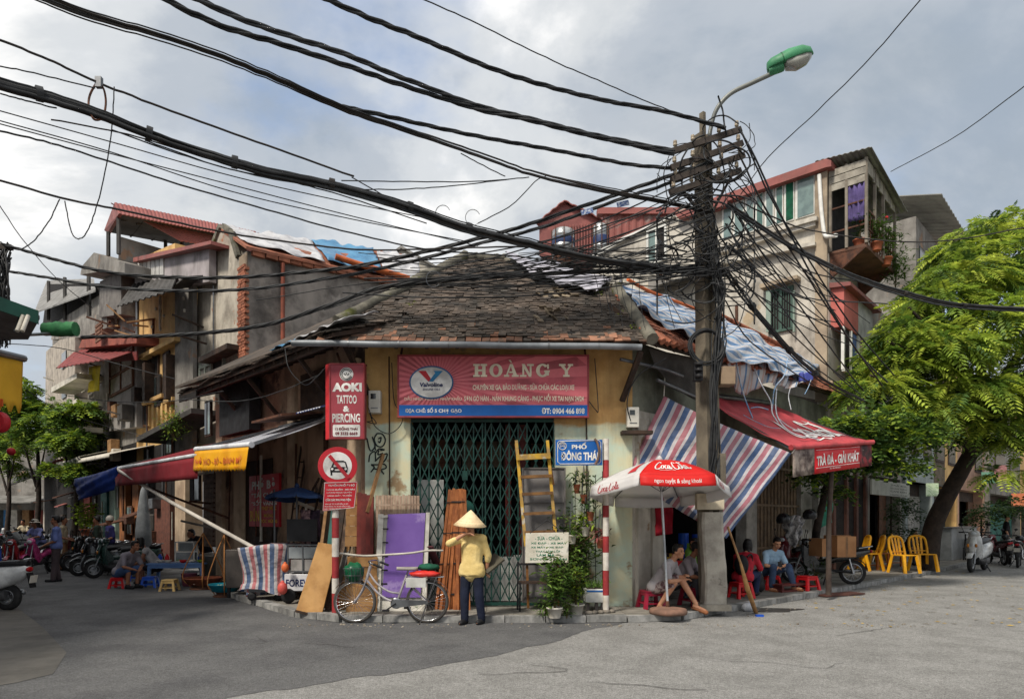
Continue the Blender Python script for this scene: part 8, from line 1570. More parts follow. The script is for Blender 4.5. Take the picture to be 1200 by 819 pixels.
bag('green_bag',(.55,0,.72),(.15,.13,.15),pm('green_plastic_bag',(22,96,62),(16,72,48),sc=6,rough=.35,bump=.3,bs=25),'shiny green plastic bag filling the bicycle basket');bag('green_cloth_bundle',(-.5,0,.79),(.17,.1,.06),pm('green_cloth_bundle',(24,84,62),(16,62,46),sc=7,rough=.8,bump=.3,bs=25),'folded green bundle tied on the bicycle rack','bundle');bag('red_bag',(-.46,.02,.70),(.24,.13,.055),pm('red_plastic_bag',(206,56,48),(180,44,40),sc=6,rough=.35,bump=.3,bs=25),'red plastic sheet under the green bundle on the rack','bag')
tb_=MB().box((-.4,-.04,0),(-.1,.05,.14)).ob('foam_box',MATS['foam_white']);tb_.location=bi_m @ Vector((-.12,.1,.52));tb_.rotation_euler.z=rad(180);tag(tb_,'white foam box hanging beside the rear wheel of the bicycle','box')

# ================================================================ THE CONCRETE POLE AND ITS CABLES
PD=11.1
pole=thing('utility_pole','tall concrete electric pole with crossarms full of cables at the corner','pole',(at(830,713,PD).x,PD,.1))
bx,tx=at(841,0,PD).x,at(828,0,PD).x;zt=at(0,150,PD).z;POLE=pm('pole_concrete',(116,107,92),(90,83,73),sc=2,rough=.92,bump=.35,streak=.7,scol=(66,58,48),grime=.4)
def prof(z,w0=.27,w1=.15): return w0+(w1-w0)*(z/zt)
# H-section pole: two flanges and webs between the openings
ang=rad(32);ca,sa=math.cos(ang),math.sin(ang)
def pc(x,y,z): k=z/zt;return Vector((bx+(tx-bx)*k**.7+x*ca-y*sa,PD+.22+x*sa+y*ca,z))
m=MB()
for s in (-1,1): m.loft([[pc(s*prof(z)*.5+dx*.045,dy*prof(z)*.55,z) for dx,dy in ((-1,-1),(1,-1),(1,1),(-1,1))] for z in np.linspace(.1,zt,12)],smooth=False)
m.ob('flange',POLE,pole,world=True)
for k in range(22): z=.25+k*.375;m=MB();m.loft([[pc(dx*(prof(z)*.5-.044),dy*prof(z)*.3,z_) for dx,dy in ((-1,-1),(1,-1),(1,1),(-1,1))] for z_ in (z,z+(.17 if z < 3.4 else .375))],smooth=False);m.ob('web',POLE,pole,world=True)
a,b=at(822,713,PD),at(846,600,PD)
cs=MB();zz_=np.linspace(.1,b.z,10)
cs.loft([[Vector(((a.x+b.x)/2+.03*math.sin(z*3)+dx*(.19-.01*z+rng.uniform(-.008,.008)),PD-.04+dy*.13,z)) for dx,dy in ((-1,-.8),(-.8,-1),(.8,-1),(1,-.8),(1,.8),(-1,.8))] for z in zz_],smooth=False)
cs.ob('cement_casing',pm('cement_casing',(176,170,158),(146,140,130),sc=3,rough=.9,bump=.4,streak=.4,grime=.6,scol=(84,78,70),col3=(110,104,96),sc3=2.4,t3=.6),pole,world=True)
cs=MB().box((a.x-.1,PD-.25,.1),(b.x+.08,PD+.2,.2)).ob('footing',CONC,pole,world=True)
def box_on(px0,px1,y0,y1,dd,dep,mt,nm): p,q=at(px0,y1,dd),at(px1,y0,dd);return MB().box((p.x,dd,p.z),(q.x,dd+dep,q.z)).ob(nm,mt,pole,world=True,bevel=.008)
box_on(817,849,578,597,PD-.12,.15,pm('stained_box',(196,184,160),(170,158,138),sc=4,rough=.7,grime=.6,scol=(90,76,60)),'notice_box');box_on(838,851,531,575,PD-.1,.1,POLE,'cover_strip');box_on(845,862,429,450,PD-.1,.3,pm('brown_box',(140,120,98),(116,98,80),rough=.8,grime=.4),'junction_box');box_on(814,824,424,446,PD-.15,.12,BLACK,'connector_box')
for k in range(3): p=at(819,428+k*7,PD-.2);MB().lathe([(.06,0),(.07,.02),(.04,.05),(.03,.06)],10,p).ob('insulator',BLACK,pole,world=True)
ARM=pm('crossarm_steel',(70,62,56),(52,46,42),sc=5,rough=.8,grime=.4);INS=pm('insulator_porcelain',(160,148,128),(126,112,94),sc=5,rough=.35,bump=0)
arms=[((787,178),(868,152)),((786,197),(870,168)),((787,211),(872,182)),((785,226),(868,200))]
for (x0,y0),(x1,y1) in arms:
    p,q=at(x0,y0,PD-.1),at(x1,y1,PD+.15);MB().bar(p,q,.07,.09).ob('crossarm',ARM,pole,world=True)
    for f in (.05,.3,.68,.94): c=p.lerp(q,f);MB().lathe([(.014,0),(.014,.03),(.034,.04),(.036,.065),(.022,.07),(.034,.085),(.03,.12),(.012,.13)],10,c+Vector((0,0,.04))).ob('insulator',INS,pole,world=True)
MB().bar(at(800,224,PD),at(826,255,PD+.1),.04).bar(at(858,205,PD+.1),at(834,250,PD+.1),.04).ob('brace',ARM,pole,world=True)
# lamp
lamp=thing('street_lamp','green street lamp head on a curved grey arm at the top of the pole','street lamp',at(832,160,PD+.2));s_=PD/FL
arm=spline([at(831,165,PD+.1),at(833,150,PD+.1),at(840,128,PD+.05),at(856,110,PD),at(880,98,PD-.05),at(906,86,PD-.1)],6);MB().tube(arm,.036,10).ob('arm',pm('lamp_arm',(124,126,122),(104,106,102),rough=.5,metal=.3),lamp,world=True)
dv=(at(953,66,PD-.25)-at(899,86,PD-.1));LL=dv.length;ux=dv.normalized();uy=Vector((0,1,0));uy=(uy-ux*uy.dot(ux)).normalized();uz=ux.cross(uy);uz=uz if uz.z > 0 else -uz;o_=at(899,83,PD-.1)
def lring(x,hw,zb,zt_): return [o_+ux*x*LL+uy*hw*math.cos(a)+uz*((zt_ if math.sin(a) > 0 else zb)*abs(math.sin(a))**.7*(1 if math.sin(a) > 0 else -1)) for a in (2*math.pi*k/18 for k in range(18))]
GREENL=pm('lamp_green',(62,132,92),(52,114,78),sc=3,rough=.55,bump=.05,bs=30,grime=.5,scol=(70,92,76),streak=.3)
MB().loft([lring(x,hw,.012,zt2) for x,hw,zt2 in ((0,.02,.04),(.03,.09,.12),(.12,.115,.16),(.5,.15,.2),(.8,.14,.18),(.95,.09,.12),(1.0,.02,.04))]).ob('hood',GREENL,lamp,world=True)
MB().loft([lring(x,hw,zb,.0) for x,hw,zb in ((.36,.03,.02),(.4,.12,.1),(.6,.135,.16),(.82,.12,.13),(.94,.07,.06),(.97,.02,.02))]).ob('glass_bowl',pm('lamp_bowl',(150,150,142),(128,128,122),rough=.15,bump=0,spec=.7),lamp,world=True)
MB().loft([lring(x,hw,.1,.0) for x,hw in ((.02,.07),(.06,.085),(.3,.09),(.34,.07))]).ob('gear_box',GREENL,lamp,world=True)
MB().loft([lring(x,hw+.006,.012,zt2) for x,hw,zt2 in ((.33,.137,.185),(.35,.139,.187))]).ob('hood_seam',pm('lamp_green_dark',(30,100,62),rough=.5),lamp,world=True)
# ---- cables. each is traced along its run; a twisted one is three strands
CB={}
def cab(label,pts,r=.012,strands=1,tw=0.0,name='cable',group='overhead cables',mat=CABLE,n=8,spread=None,cat='cable'):
    P=spline([at(*p) for p in pts],n)
    if mat is CABLE: mat=rng.choice(CABLES)
    P=[p+Vector((0,rng.gauss(0,.003),rng.gauss(0,.0022))) for p in P]
    if strands == 1: return tag(MB().tube(P,r,5).ob(name,mat),label,cat,group)
    t=thing(name,label,cat,P[len(P)//2],group=group);sp=spread or r*1.1;ln=[0]
    for a,b in zip(P,P[1:]): ln.append(ln[-1]+(b-a).length)
    for k in range(strands):
        Q=[];ph=2*math.pi*k/strands;rr=sp*(1 if tw else math.sqrt(rng.random())*1.1);a0=rng.uniform(0,6.28) if not tw else ph;dr=rng.uniform(-.12,.12)
        for i,p in enumerate(P):
            T=(P[min(i+1,len(P)-1)]-P[max(0,i-1)]).normalized();X=T.cross(Vector((0,0,1))).normalized();Y=X.cross(T)
            a=a0+ln[i]*(tw if tw else dr) ;Q.append(p+X*rr*math.cos(a)+Y*rr*math.sin(a)+(Vector((0,0,0)) if tw else Vector((0,0,.012*math.sin(ln[i]*.9+k*2.3)))))
        MB().tube(Q,r*(1 if tw else rng.choice((.45,.7,.9,1.15))),5).ob('strand',mat if tw else rng.choice(CABLES),t,world=True)
    if not tw and sp > .041:
        for i in range(3,len(P)-3,9): j=i+rng.randrange(3);d_=(P[j+1]-P[j]).normalized();MB().tube([P[j]-d_*.035,P[j]+d_*.035],sp*1.3,8).ob('tie',rng.choice(CABLES),t,world=True)
    return t
D0=7.2
cab('thickest black cable bundle sagging across the left sky to the pole',[(-30,86,6.9),(0,97,7.1),(100,127,7.6),(200,166,8.1),(300,197,8.6),(400,219,9.1),(480,243,9.5),(540,265,9.9),(620,285,10.3),(700,303,10.7),(780,314,11),(852,319,11.1)],.021,14,0,'cable_bundle',spread=.062)
for k,P in enumerate(([(60,140,7.5),(150,158,8),(240,184,8.4),(330,207,8.8),(400,226,9.1),(470,244,9.4)],[(130,152,7.8),(220,184,8.2),(300,206,8.6),(380,221,9),(450,240,9.3)],[(0,110,7.2),(30,118,7.3),(66,127,7.5)],[(170,165,8),(260,196,8.5),(330,211,8.8),(400,229,9.2),(500,262,9.8)])): cab(['thin loose wire hanging below the thick bundle, the longest one','thin loose wire close under the thick bundle','short stray wire at the left end of the thick bundle','thin loose wire leaving the thick bundle lowest'][k],P,.009,group='loose wires under the thick bundle')
cab('second thick cable bundle high on the left running down to the pole',[(40,-6,6.8),(100,18,7.1),(200,47,7.7),(300,83,8.3),(400,127,9),(480,155,9.5),(560,182,10),(630,206,10.4),(700,222,10.7),(780,237,11),(836,250,11.2)],.019,8,0,'cable_bundle',spread=.04)
cab('twisted cable leaving the second bundle toward the lower crossarm',[(395,124,9),(455,137,9.4),(560,160,10),(650,176,10.5),(740,193,10.9),(820,199,11.1)],.016,3,5.5,'twisted_cable')
cab('twisted cable at the top left, the lower of a close pair',[(180,-8,7.2),(250,27,7.7),(320,49,8.2),(400,75,8.8),(460,96,9.3),(560,128,10),(620,141,10.3),(700,161,10.7),(790,181,11)],.018,3,5.5,'twisted_cable')
cab('twisted cable at the top left, the upper of a close pair',[(215,-8,7.2),(300,29,7.9),(400,62,8.7),(470,91,9.3),(560,124,10),(620,139,10.35),(700,159,10.75),(790,177,11)],.018,3,5.5,'twisted_cable')
cab('twisted cable crossing the sky above all the other bundles',[(372,-6,8),(430,20,8.5),(500,48,9.1),(560,74,9.6),(620,95,10),(700,116,10.5),(780,131,10.9),(850,150,11.1)],.018,3,5.5,'twisted_cable')
cab('thin single wire above the uppermost twisted cable',[(488,-4,8.5),(560,28,9.2),(640,68,9.9),(700,94,10.4),(760,120,10.8),(828,146,11.1)],.009)
cab('messenger wire with a hanging hook on the left',[(-10,42,7),(0,47,7.1),(57,70,7.4),(115,97,7.7),(200,130,8.2),(300,166,8.8),(415,207,9.3)],.014)
cab('thin grey wire meeting the messenger wire at its hook',[(-10,76,7.2),(40,86,7.4),(112,104,7.7)],.008)
hk=thing('cable_hook','iron loop carrying the thick bundle from the messenger wire','hook',at(114,120,7.7));MB().tube(spline([at(116,93,7.7),at(106,110,7.7),at(104,125,7.62),at(110,140,7.6),at(120,138,7.7),at(124,122,7.75),at(122,106,7.72),at(116,96,7.7)],5),.012,6).ob('loop',RUST,hk,world=True);MB().cbox(at(116,97,7.7),(.07,.05,.12)).ob('clamp',STEEL,hk,world=True)
cab('thin wire dangling from the hook in a long loop',[(134,102,7.8),(130,160,7.8),(118,225,7.8),(104,268,7.8),(92,280,7.8),(83,270,7.8),(76,236,7.8)],.007)
cab('thin wire curling down from the lower left cable',[(70,233,7.8),(58,258,7.8),(40,282,7.8),(26,292,7.9)],.007);cab('fine wire slanting down at the left edge',[(-4,236,8),(30,285,9),(70,330,10.5),(108,361,12)],.006)
cab('long single cable from the left edge joining the pole below the bundle',[(-10,151,7.5),(60,168,7.9),(130,190,8.3),(200,213,8.7),(300,242,9.2),(400,270,9.7),(500,292,10.2),(600,300,10.6),(700,312,10.9),(800,318,11.1)],.012)
cab('single cable below the long one ending over the tiled roof',[(-10,209,7.6),(80,234,8.1),(150,248,8.5),(250,270,9),(340,284,9.6),(430,293,10.1),(530,291,10.6),(640,290,10.9),(800,300,11.1)],.014)
ND=[('upper twisted cable from the left street rising to the pole',[(2,286,14),(40,297,13.4),(120,318,12.6),(200,325,12),(280,325,11.6),(380,317,11.2),(440,308,11),(520,290,11),(600,269,11),(680,243,11),(760,215,11),(835,189,11.1)],.017,3),
      ('lower twisted cable from the left street rising to the pole',[(2,317,14),(60,326,13.2),(130,337,12.6),(220,341,12),(300,338,11.6),(400,324,11.2),(480,307,11),(560,286,11),(640,265,11),(720,236,11),(800,210,11.1)],.015,3),
      ('third twisted cable dipping over the gable house to the pole',[(96,395,13.5),(200,393,12.4),(300,383,11.6),(380,360,11.1),(450,336,11),(530,328,11),(620,322,11),(700,318,11),(790,318,11.1)],.019,4)]
for lab,P,r,s in ND: cab(lab,P,r,s,4.5,'twisted_cable')
th_=[('thin wire over the top of the mossy roof, the highest',[(300,352,11.6),(420,333,11.2),(520,325,11),(640,315,11),(740,304,11),(820,297,11.1)]),('thin wire over the mossy roof, second from the top',[(380,363,11.2),(470,337,11),(560,341,11),(660,325,11),(760,303,11),(830,270,11.1)]),('thin wire over the mossy roof running to the middle of the pole',[(440,338,11),(540,332,11),(650,336,11),(740,325,11),(820,322,11.1)]),
       ('thin wire low over the mossy roof with a slack middle',[(460,332,11),(560,336,11),(700,330,11),(770,336,11),(826,330,11.1)]),('thin wire from the roof ridge up to the crossarm',[(545,318,11.3),(640,295,11.2),(720,262,11.1),(800,225,11.1)]),('thin wire climbing left of the pole to the crossarm',[(560,262,10.5),(600,240,10.7),(627,213,10.9),(640,206,10.9)]),('dark wire joining the two great bundles',[(400,212,9.3),(480,213,9.7),(560,213,10.2),(620,208,10.5)]),('lower dark wire joining the two great bundles',[(400,222,9.3),(470,222,9.7),(540,217,10.1),(600,210,10.4)]),('wire drooping between the great bundles over the sky',[(412,208,9.3),(460,235,9.6),(500,256,9.8),(570,270,10.2)]),('wire slanting from the upper bundle to the lower one',[(540,180,10),(570,196,10.2),(592,207,10.4)]),('service wire slanting over the gable house',[(0,402,14),(70,408,13),(150,430,12.2),(205,444,11.8)]),
       ('sagging service wire below the lean-to roof',[(215,468,12.6),(280,470,12),(330,458,11.6),(372,440,11.4)]),('pale service wire looping under the left eave',[(334,408,11.6),(338,430,11.5),(350,446,11.5),(362,450,11.5),(384,428,11.4)]),('thin line across the yellow house front',[(76,463,14),(130,470,13.5),(200,470,13),(262,458,12.5)]),('thin line under the yellow awning drooping to the left street',[(28,455,14),(70,482,16),(120,498,17),(172,512,17)])]
for lab,P in th_: cab(lab,P,.0085)
RT=[('steep cable falling right from the top crossarm to the tree',[(866,151,11.1),(885,185,11.2),(920,262,11.6),(960,338,12.3),(1005,412,13.4),(1040,448,14.2)],.017),('second steep cable falling right beside the first',[(868,152,11.1),(905,235,11.4),(950,308,12),(1000,384,13),(1048,440,14.2)],.015),('steep cable from the second crossarm to the house corner',[(866,180,11.1),(900,250,11.4),(950,330,12.2),(1000,405,13.2),(1034,452,14)],.016),('steep cable from the third crossarm to the lower eave',[(858,240,11.1),(890,292,11.4),(940,362,12.2),(990,430,13.2),(1012,458,13.8)],.014),('steep cable nearest the pole falling to the tiled eave',[(850,262,11.1),(880,310,11.4),(930,378,12.2),(978,436,13.2),(1008,462,14)],.013)]
for lab,P,r in RT: cab(lab,P,r)
cab('thick bundle swinging right from the pole into the tree',[(852,240,11.1),(900,272,11.5),(940,296,11.9),(1000,325,12.5),(1060,344,13),(1120,357,13.4),(1205,363,13.8)],.02,7,0,'cable_bundle',spread=.042)
cab('single cable from the pole across the tall house to the right edge',[(850,228,11.1),(900,252,11.5),(950,270,12),(1050,283,12.8),(1120,281,13.2),(1205,266,13.6)],.013);cab('thin wire rising from the pole to the top right of the sky',[(868,228,11.1),(900,185,10.6),(960,128,9.8),(1020,68,9),(1084,-6,8.2)],.008);cab('thin wire from the plant balcony to the right edge of the sky',[(1044,201,17),(1120,160,14),(1205,98,11)],.01)
for k,P in enumerate(([(858,305,11.1),(900,330,11.5),(950,350,12.2),(1040,356,13)],[(856,268,11.1),(910,300,11.5),(960,322,12.2),(1010,330,12.8)],[(862,330,11.1),(892,372,11.6),(930,412,12.4),(985,452,13.6)],[(866,322,11.1),(900,362,11.6),(950,412,12.6),(1000,452,13.8)],[(850,352,11.1),(872,392,11.5),(905,420,12.2),(960,455,13.4)],[(862,250,11.1),(930,306,11.8),(990,356,12.8)],[(856,290,11.1),(905,338,11.6),(940,366,12.2),(1010,402,13.4)])): cab(('wire from the pole across the green shuttered window, uppermost','wire from the pole to the tall house corner','frayed wire falling from the pole to the tiled roof','second wire falling from the pole to the tiled roof','lowest wire falling from the pole over the roof tarpaulin','short wire running from the pole to the red wall','wire passing below the green shuttered window')[k],P,.012,group='wires right of the pole')
cab('ragged wire bundle from the pole to the roof tiles on the right',[(852,318,11.1),(870,345,11.3),(895,375,11.7),(930,415,12.4),(965,445,13.2),(1012,470,14)],.013,6,0,'cable_bundle',spread=.05)
for lab,P in (('long loop of wire hanging left of the pole',[(800,240,11),(784,262,11),(790,300,11),(812,330,11),(828,336,11)]),('long loop of wire hanging right of the pole',[(852,262,11),(868,300,11),(875,340,11),(866,380,11),(848,396,11)])): cab(lab,P,.009)
# the coil, the wires running down the pole, the tangle
cl=MB()
for k in range(7): rr=.27+rng.uniform(-.025,.025);c=at(828,407,PD-.12)+Vector((rng.uniform(-.02,.02),rng.uniform(-.03,.03),rng.uniform(-.02,.02)));cl.tube([c+Vector((rr*math.cos(a),.02*math.sin(3*a),rr*math.sin(a))) for a in np.linspace(0,6.2832,26)],.012,5)
tag(cl.ob('cable_coil',CABLE),'round coil of spare black cable hung on the pole','coil')
dn_=MB()
for k in range(26):
    x0=832+rng.gauss(0,5);P=[at(x0+rng.gauss(0,4),250+rng.uniform(0,60),PD-.05-rng.random()*.08)]
    for y in (340,400,460,520,560): P.append(at(841+(y-400)*-.012+rng.gauss(0,3.2)-(3 if y > 450 else 0),y,PD-.06-rng.random()*.1))
    if rng.random() < .5: P.append(at(828+rng.uniform(0,16),574,PD-.1))
    dn_.tube(spline(P,4),rng.uniform(.008,.014),4)
tag(dn_.ob('down_cables',CABLE),'dense strands of black cable running down the concrete pole','cables',kind='stuff')
tg=MB()
for k in range(95):
    cx_,cy_=rng.gauss(828,22),rng.choice([rng.gauss(205,22),rng.gauss(250,28),rng.gauss(300,18),rng.gauss(318,6)]);P=[at(cx_,cy_,PD+rng.uniform(-.3,.2))];a=rng.uniform(0,6.28);cv=rng.choice((-1,1))*rng.uniform(.05,.75)
    for s in range(rng.randrange(4,8)): a += cv+rng.gauss(0,.16);st=rng.uniform(9,20);cx_ += math.cos(a)*st;cy_ += math.sin(a)*st*.8+1;cx_=min(max(cx_,770),884);P.append(at(cx_,cy_,PD+rng.uniform(-.3,.2)))
    tg.tube(spline(P,6),rng.choice([.007,.009,.012,.015]),5,caps=False)
tag(tg.ob('cable_tangle',CABLE),'wild tangle of loose black wires around the top of the pole','cable tangle',kind='stuff')
tg=MB()
for k in range(30):
    x=rng.uniform(640,850);y=300+(x-640)*.08+rng.gauss(0,9);L_=rng.uniform(60,160);tg.tube(spline([at(x-L_/2,y+rng.gauss(0,6),PD-.3),at(x-L_/6,y+rng.uniform(0,10),PD-.2),at(x+L_/6,y+rng.uniform(-4,10),PD-.1),at(min(x+L_/2,850),y+rng.gauss(0,8),PD)],5),rng.choice([.006,.008]),4,caps=False)
for k in range(10): x=rng.uniform(690,800);tg.tube(spline([at(x,312,PD-.2),at(x+rng.uniform(-8,8),340,PD-.2),at(x+rng.uniform(-6,14),365+rng.uniform(0,20),PD-.2)],5),.006,4,caps=False)
for k in range(26):
    x0,y0=rng.uniform(400,610),rng.uniform(296,344);y1=rng.uniform(196,326);d0=10.4+rng.random()*.8;s=rng.uniform(4,22)
    tg.tube(spline([at(x0+(836-x0)*f,y0+(y1-y0)*f**1.25+s*math.sin(3.14*f),d0+(PD-.2-d0)*f) for f in (0,.22,.5,.75,1)],6),rng.choice([.007,.009,.012]),5,caps=False)
for k in range(16):
    y0=rng.uniform(180,335);x1=rng.uniform(900,1050);y1=300+(x1-880)*.95*rng.uniform(.35,1.05);y1=min(y1,470);d1=11.1+(x1-850)/190*3;s=rng.uniform(2,16)
    tg.tube(spline([at(854+(x1-854)*f,y0+(y1-y0)*f+s*math.sin(3.14*f),PD+(d1-PD)*f) for f in (0,.25,.5,.75,1)],6),rng.choice([.007,.009,.011]),5,caps=False)
for k in range(3):
    y0=rng.uniform(120,180);tg.tube(spline([at(-10+(560+k*10)*f,y0+(y0*.25+110)*f+rng.uniform(0,14)*math.sin(3.14*f),7.4+2.6*f) for f in (0,.25,.5,.75,1)],6),.007,4,caps=False)
tag(tg.ob('fine_wires',CABLE),'many fine slack wires strung left of the pole over the roof','wires',kind='stuff')
for x,y,lab in ((688,248,'small blue tag on the twisted cables, the left one'),(730,239,'small blue tag on the twisted cables, the right one')):
    o=MB().cbox((0,0,0),(.2,.012,.08),(0,rad(-14),0)).ob('cable_tag',pm('tag_blue',(86,106,150),(190,196,206),sc=26,lo=.5,hi=.56,rough=.6));o.location=at(x,y,10.9);tag(o,lab,'tag','cable tags')
for k,(x,y) in enumerate(((519,250),(508,327),(554,255))): c=at(x,y,10);cr=MB().tube([c+Vector((.11*math.cos(a),0,.12*math.sin(a))) for a in np.linspace(.4,5.6,18)],.006,4).ob('wire_ring',STEEL);tag(cr,('pale wire ring hanging from the thick bundle over the sky','pale wire ring over the mossy roof','pale wire ring right above the tarpaulin roof')[k],'wire ring')
lpt=thing('utility_pole','cable laden pole at the far left edge of the picture','pole',(at(-14,0,14).x,14,0));MB().tube([(0,0,0),(0,0,7.6)],[.17,.12],10).ob('shaft',POLE,lpt);m=MB()
for k in range(40): P=[at(rng.uniform(-8,14),288+rng.uniform(-6,16),14)];[P.append(at(rng.uniform(-6,12),288+j*28+rng.uniform(-8,8),14+rng.uniform(-.2,.2))) for j in range(1,5)];m.tube(spline(P,4),.014,4,caps=False)
m.ob('cables',CABLE,lpt,world=True)['kind']='stuff';MB().bar(at(-14,290,14),at(14,290,14),.1).ob('crossarm',ARM,lpt,world=True)

# ================================================================ TREES
def fronds_mesh(name,mat,centers,dirs,ln,leaflets,lw,droop,rs):
    """pinnate fronds: a stalk with pairs of narrow leaflets, all in numpy"""
    n=len(centers);C_=np.asarray(centers);D_=np.asarray(dirs);D_ /= np.linalg.norm(D_,axis=1)[:,None];S_=np.cross(D_,[0,0,1.]);S_ /= np.maximum(np.linalg.norm(S_,axis=1)[:,None],1e-6);U_=np.cross(S_,D_);L_=ln*rs.uniform(.7,1.3,n);vs=[]
    roll=rs.uniform(-.5,.5,n);S2=S_*np.cos(roll)[:,None]+U_*np.sin(roll)[:,None];U2=np.cross(S2,D_)
    for j in range(leaflets):
        f=(j+1)/leaflets;base=C_+D_*(L_*f)[:,None]-np.array([0,0,1.])*(droop*L_*f**2)[:,None]
        for s in (-1,1):
            l2=L_*.36*math.sin(.5+2.2*f)*1.0;d=D_*.55+S2*s*.85-U2*.1;d=d+rs.normal(0,.08,(n,3));tip=base+d*l2[:,None]-np.array([0,0,1.])*(l2*.18)[:,None];w_=np.cross(d,U2);w_ /= np.maximum(np.linalg.norm(w_,axis=1)[:,None],1e-6);midp=base+d*(l2*.45)[:,None]
            vs.append(np.stack([base,midp+w_*lw*L_[:,None],tip,midp-w_*lw*L_[:,None]],1))
    V_=np.stack(vs,1).reshape(-1,3);nf=len(V_)//4;me=bpy.data.meshes.new(name);me.vertices.add(len(V_));me.vertices.foreach_set('co',V_.ravel().astype(np.float32));me.loops.add(nf*4);me.loops.foreach_set('vertex_index',np.arange(nf*4,dtype=np.int32));me.polygons.add(nf);me.polygons.foreach_set('loop_start',np.arange(0,nf*4,4,dtype=np.int32));me.polygons.foreach_set('loop_total',np.full(nf,4,np.int32));me.update();me.validate();me.materials.append(mat);return me
def crown_points(blobs,per,rs):
    P,D=[],[]
    for (c,r,k) in blobs:
        n=int(per*k);d=rs.normal(0,1,(n,3));d /= np.linalg.norm(d,axis=1)[:,None];d[:,2]=np.abs(d[:,2])*.9-.25;rr=np.array(r)*rs.uniform(.62,1.05,(n,1));p=np.array(c)+d*rr
        P.append(p);q=d*[1,1,.35]+rs.normal(0,.35,(n,3));q[:,2] -= .12;D.append(q)
    return np.concatenate(P),np.concatenate(D)
rs=np.random.RandomState(5)
BARK=pm('dark_bark',(60,50,44),(42,36,32),sc=5,rough=.95,bump=.7,bs=18,streak=.5,scol=(26,22,20));
FR1=pm('frond_bright',(178,190,76),(140,164,60),sc=1.2,rough=.5,bump=0,isl=.3,trans=.4);FR2=pm('frond_green',(128,150,62),(92,122,48),sc=1.2,rough=.5,bump=0,isl=.35,trans=.35);FR3=pm('frond_dark',(76,100,48),(54,78,38),sc=1.2,rough=.55,bump=0,isl=.35,trans=.25)
def limb(mb,P,r0,r1,n=10,sm=6): Q=spline(P,sm);mb.tube(Q,[r0+(r1-r0)*i/(len(Q)-1) for i in range(len(Q))],n)
big=thing('leaning_tree','big leaning tree with drooping bright feathery leaves on the right pavement','tree',RF.w(12.9,1.75,.1));bb=big.location
TD=bb.y
tk=MB();limb(tk,[bb,at(1093,620,TD+.0),at(1108,585,TD-.2),at(1130,545,TD-.4),at(1150,505,TD-.6),at(1158,470,TD-.7)],.28,.17,12);tk.ob('trunk',BARK,big,world=True)
lm=MB();f0=at(1150,505,TD-.6)
for P in ([(1150,505,0),(1175,470,-.5),(1205,430,-1)],[(1152,500,0),(1135,450,-.6),(1100,400,-1.2),(1065,360,-1.6)],[(1154,490,0),(1150,430,.2),(1140,370,.3),(1150,300,.2)],[(1140,525,0),(1100,490,-1),(1060,455,-1.8),(1020,440,-2.2)],[(1150,480,0),(1190,420,1),(1230,360,1.5)],[(1145,515,0),(1175,520,-1),(1215,530,-1.5)],[(1112,430,-1),(1085,420,-1.6),(1040,400,-2)]):
    limb(lm,[at(x,y,TD-.6+z) for x,y,z in P],.15,.03,8)
lm.ob('limb',BARK,big,world=True)
blobs=[]
for x,y,dz,rx,ry,k in ((1068,392,-2.0,36,22,.9),(1098,358,-1.4,40,28,1.1),(1062,430,-2.0,44,28,1.2),(1095,410,-2.2,50,34,1.4),(1130,330,-1,52,34,1.3),(1170,300,0,48,30,1.1),(1205,320,0,45,35,1),(1165,380,-1.8,52,36,1.5),(1210,400,-1,50,40,1.3),(1120,460,-2.2,50,30,1.3),(1170,460,-2,52,34,1.4),(1085,480,-2.2,44,24,1.1),(1215,480,-1.5,45,36,1),(1036,418,-1.2,26,18,.5),(1150,275,.8,40,20,.7),(1195,262,1.2,40,18,.7),(1128,300,.2,32,20,.7),(1165,500,-2,36,14,.5),(1205,515,-2,34,16,.6),(1030,455,-2.4,36,20,.8),(1240,440,-1,50,60,1),(1180,555,-2.2,20,7,.14)):
    c=at(x,y,TD+dz);s=(TD+dz)/FL;blobs.append(((c.x,c.y,c.z),(rx*s,rx*s*.9,ry*s),k))
p_,d_=crown_points(blobs,185,rs);sel=rs.rand(len(p_));d_[:,2] -= .1
for nm,mt,a,b in (('crown',FR1,0,.52),('crown',FR2,.52,.86),('crown',FR3,.86,1)):
    q=(sel >= a) & (sel < b);o=bpy.data.objects.new(nm,fronds_mesh('crown',mt,p_[q],d_[q],.58,9,.05,.4,rs));COL.objects.link(o);o.parent=big;o.matrix_parent_inverse=Matrix.Translation(-big.location);tag(o,kind='stuff')
def leafy_tree(name,label,base,trunk,limbs,blobs,n,ln,wd,mats,r0=.1,cat='tree',group=None,fr=None):
    t=thing(name,label,cat,base,group=group);tk=MB();limb(tk,trunk,r0,r0*.45,9)
    for P in limbs: limb(tk,P,r0*.45,.015,6)
    tk.ob('trunk',BARK,t,world=True);P,D=crown_points(blobs,n,rs);sel=rs.rand(len(P))
    for k,m_ in enumerate(mats):
        q=(sel >= k/len(mats)) & (sel < (k+1)/len(mats));o=bpy.data.objects.new('crown',fronds_mesh('crown',m_,P[q],D[q],ln,fr or 3,wd,.3,rs));COL.objects.link(o);o.parent=t;o.matrix_parent_inverse=Matrix.Translation(-t.location);tag(o,kind='stuff')
    return t
def B(x,y,d,rx,ry,k): c=at(x,y,d);s=d/FL;return ((c.x,c.y,c.z),(rx*s,rx*s,ry*s),k)
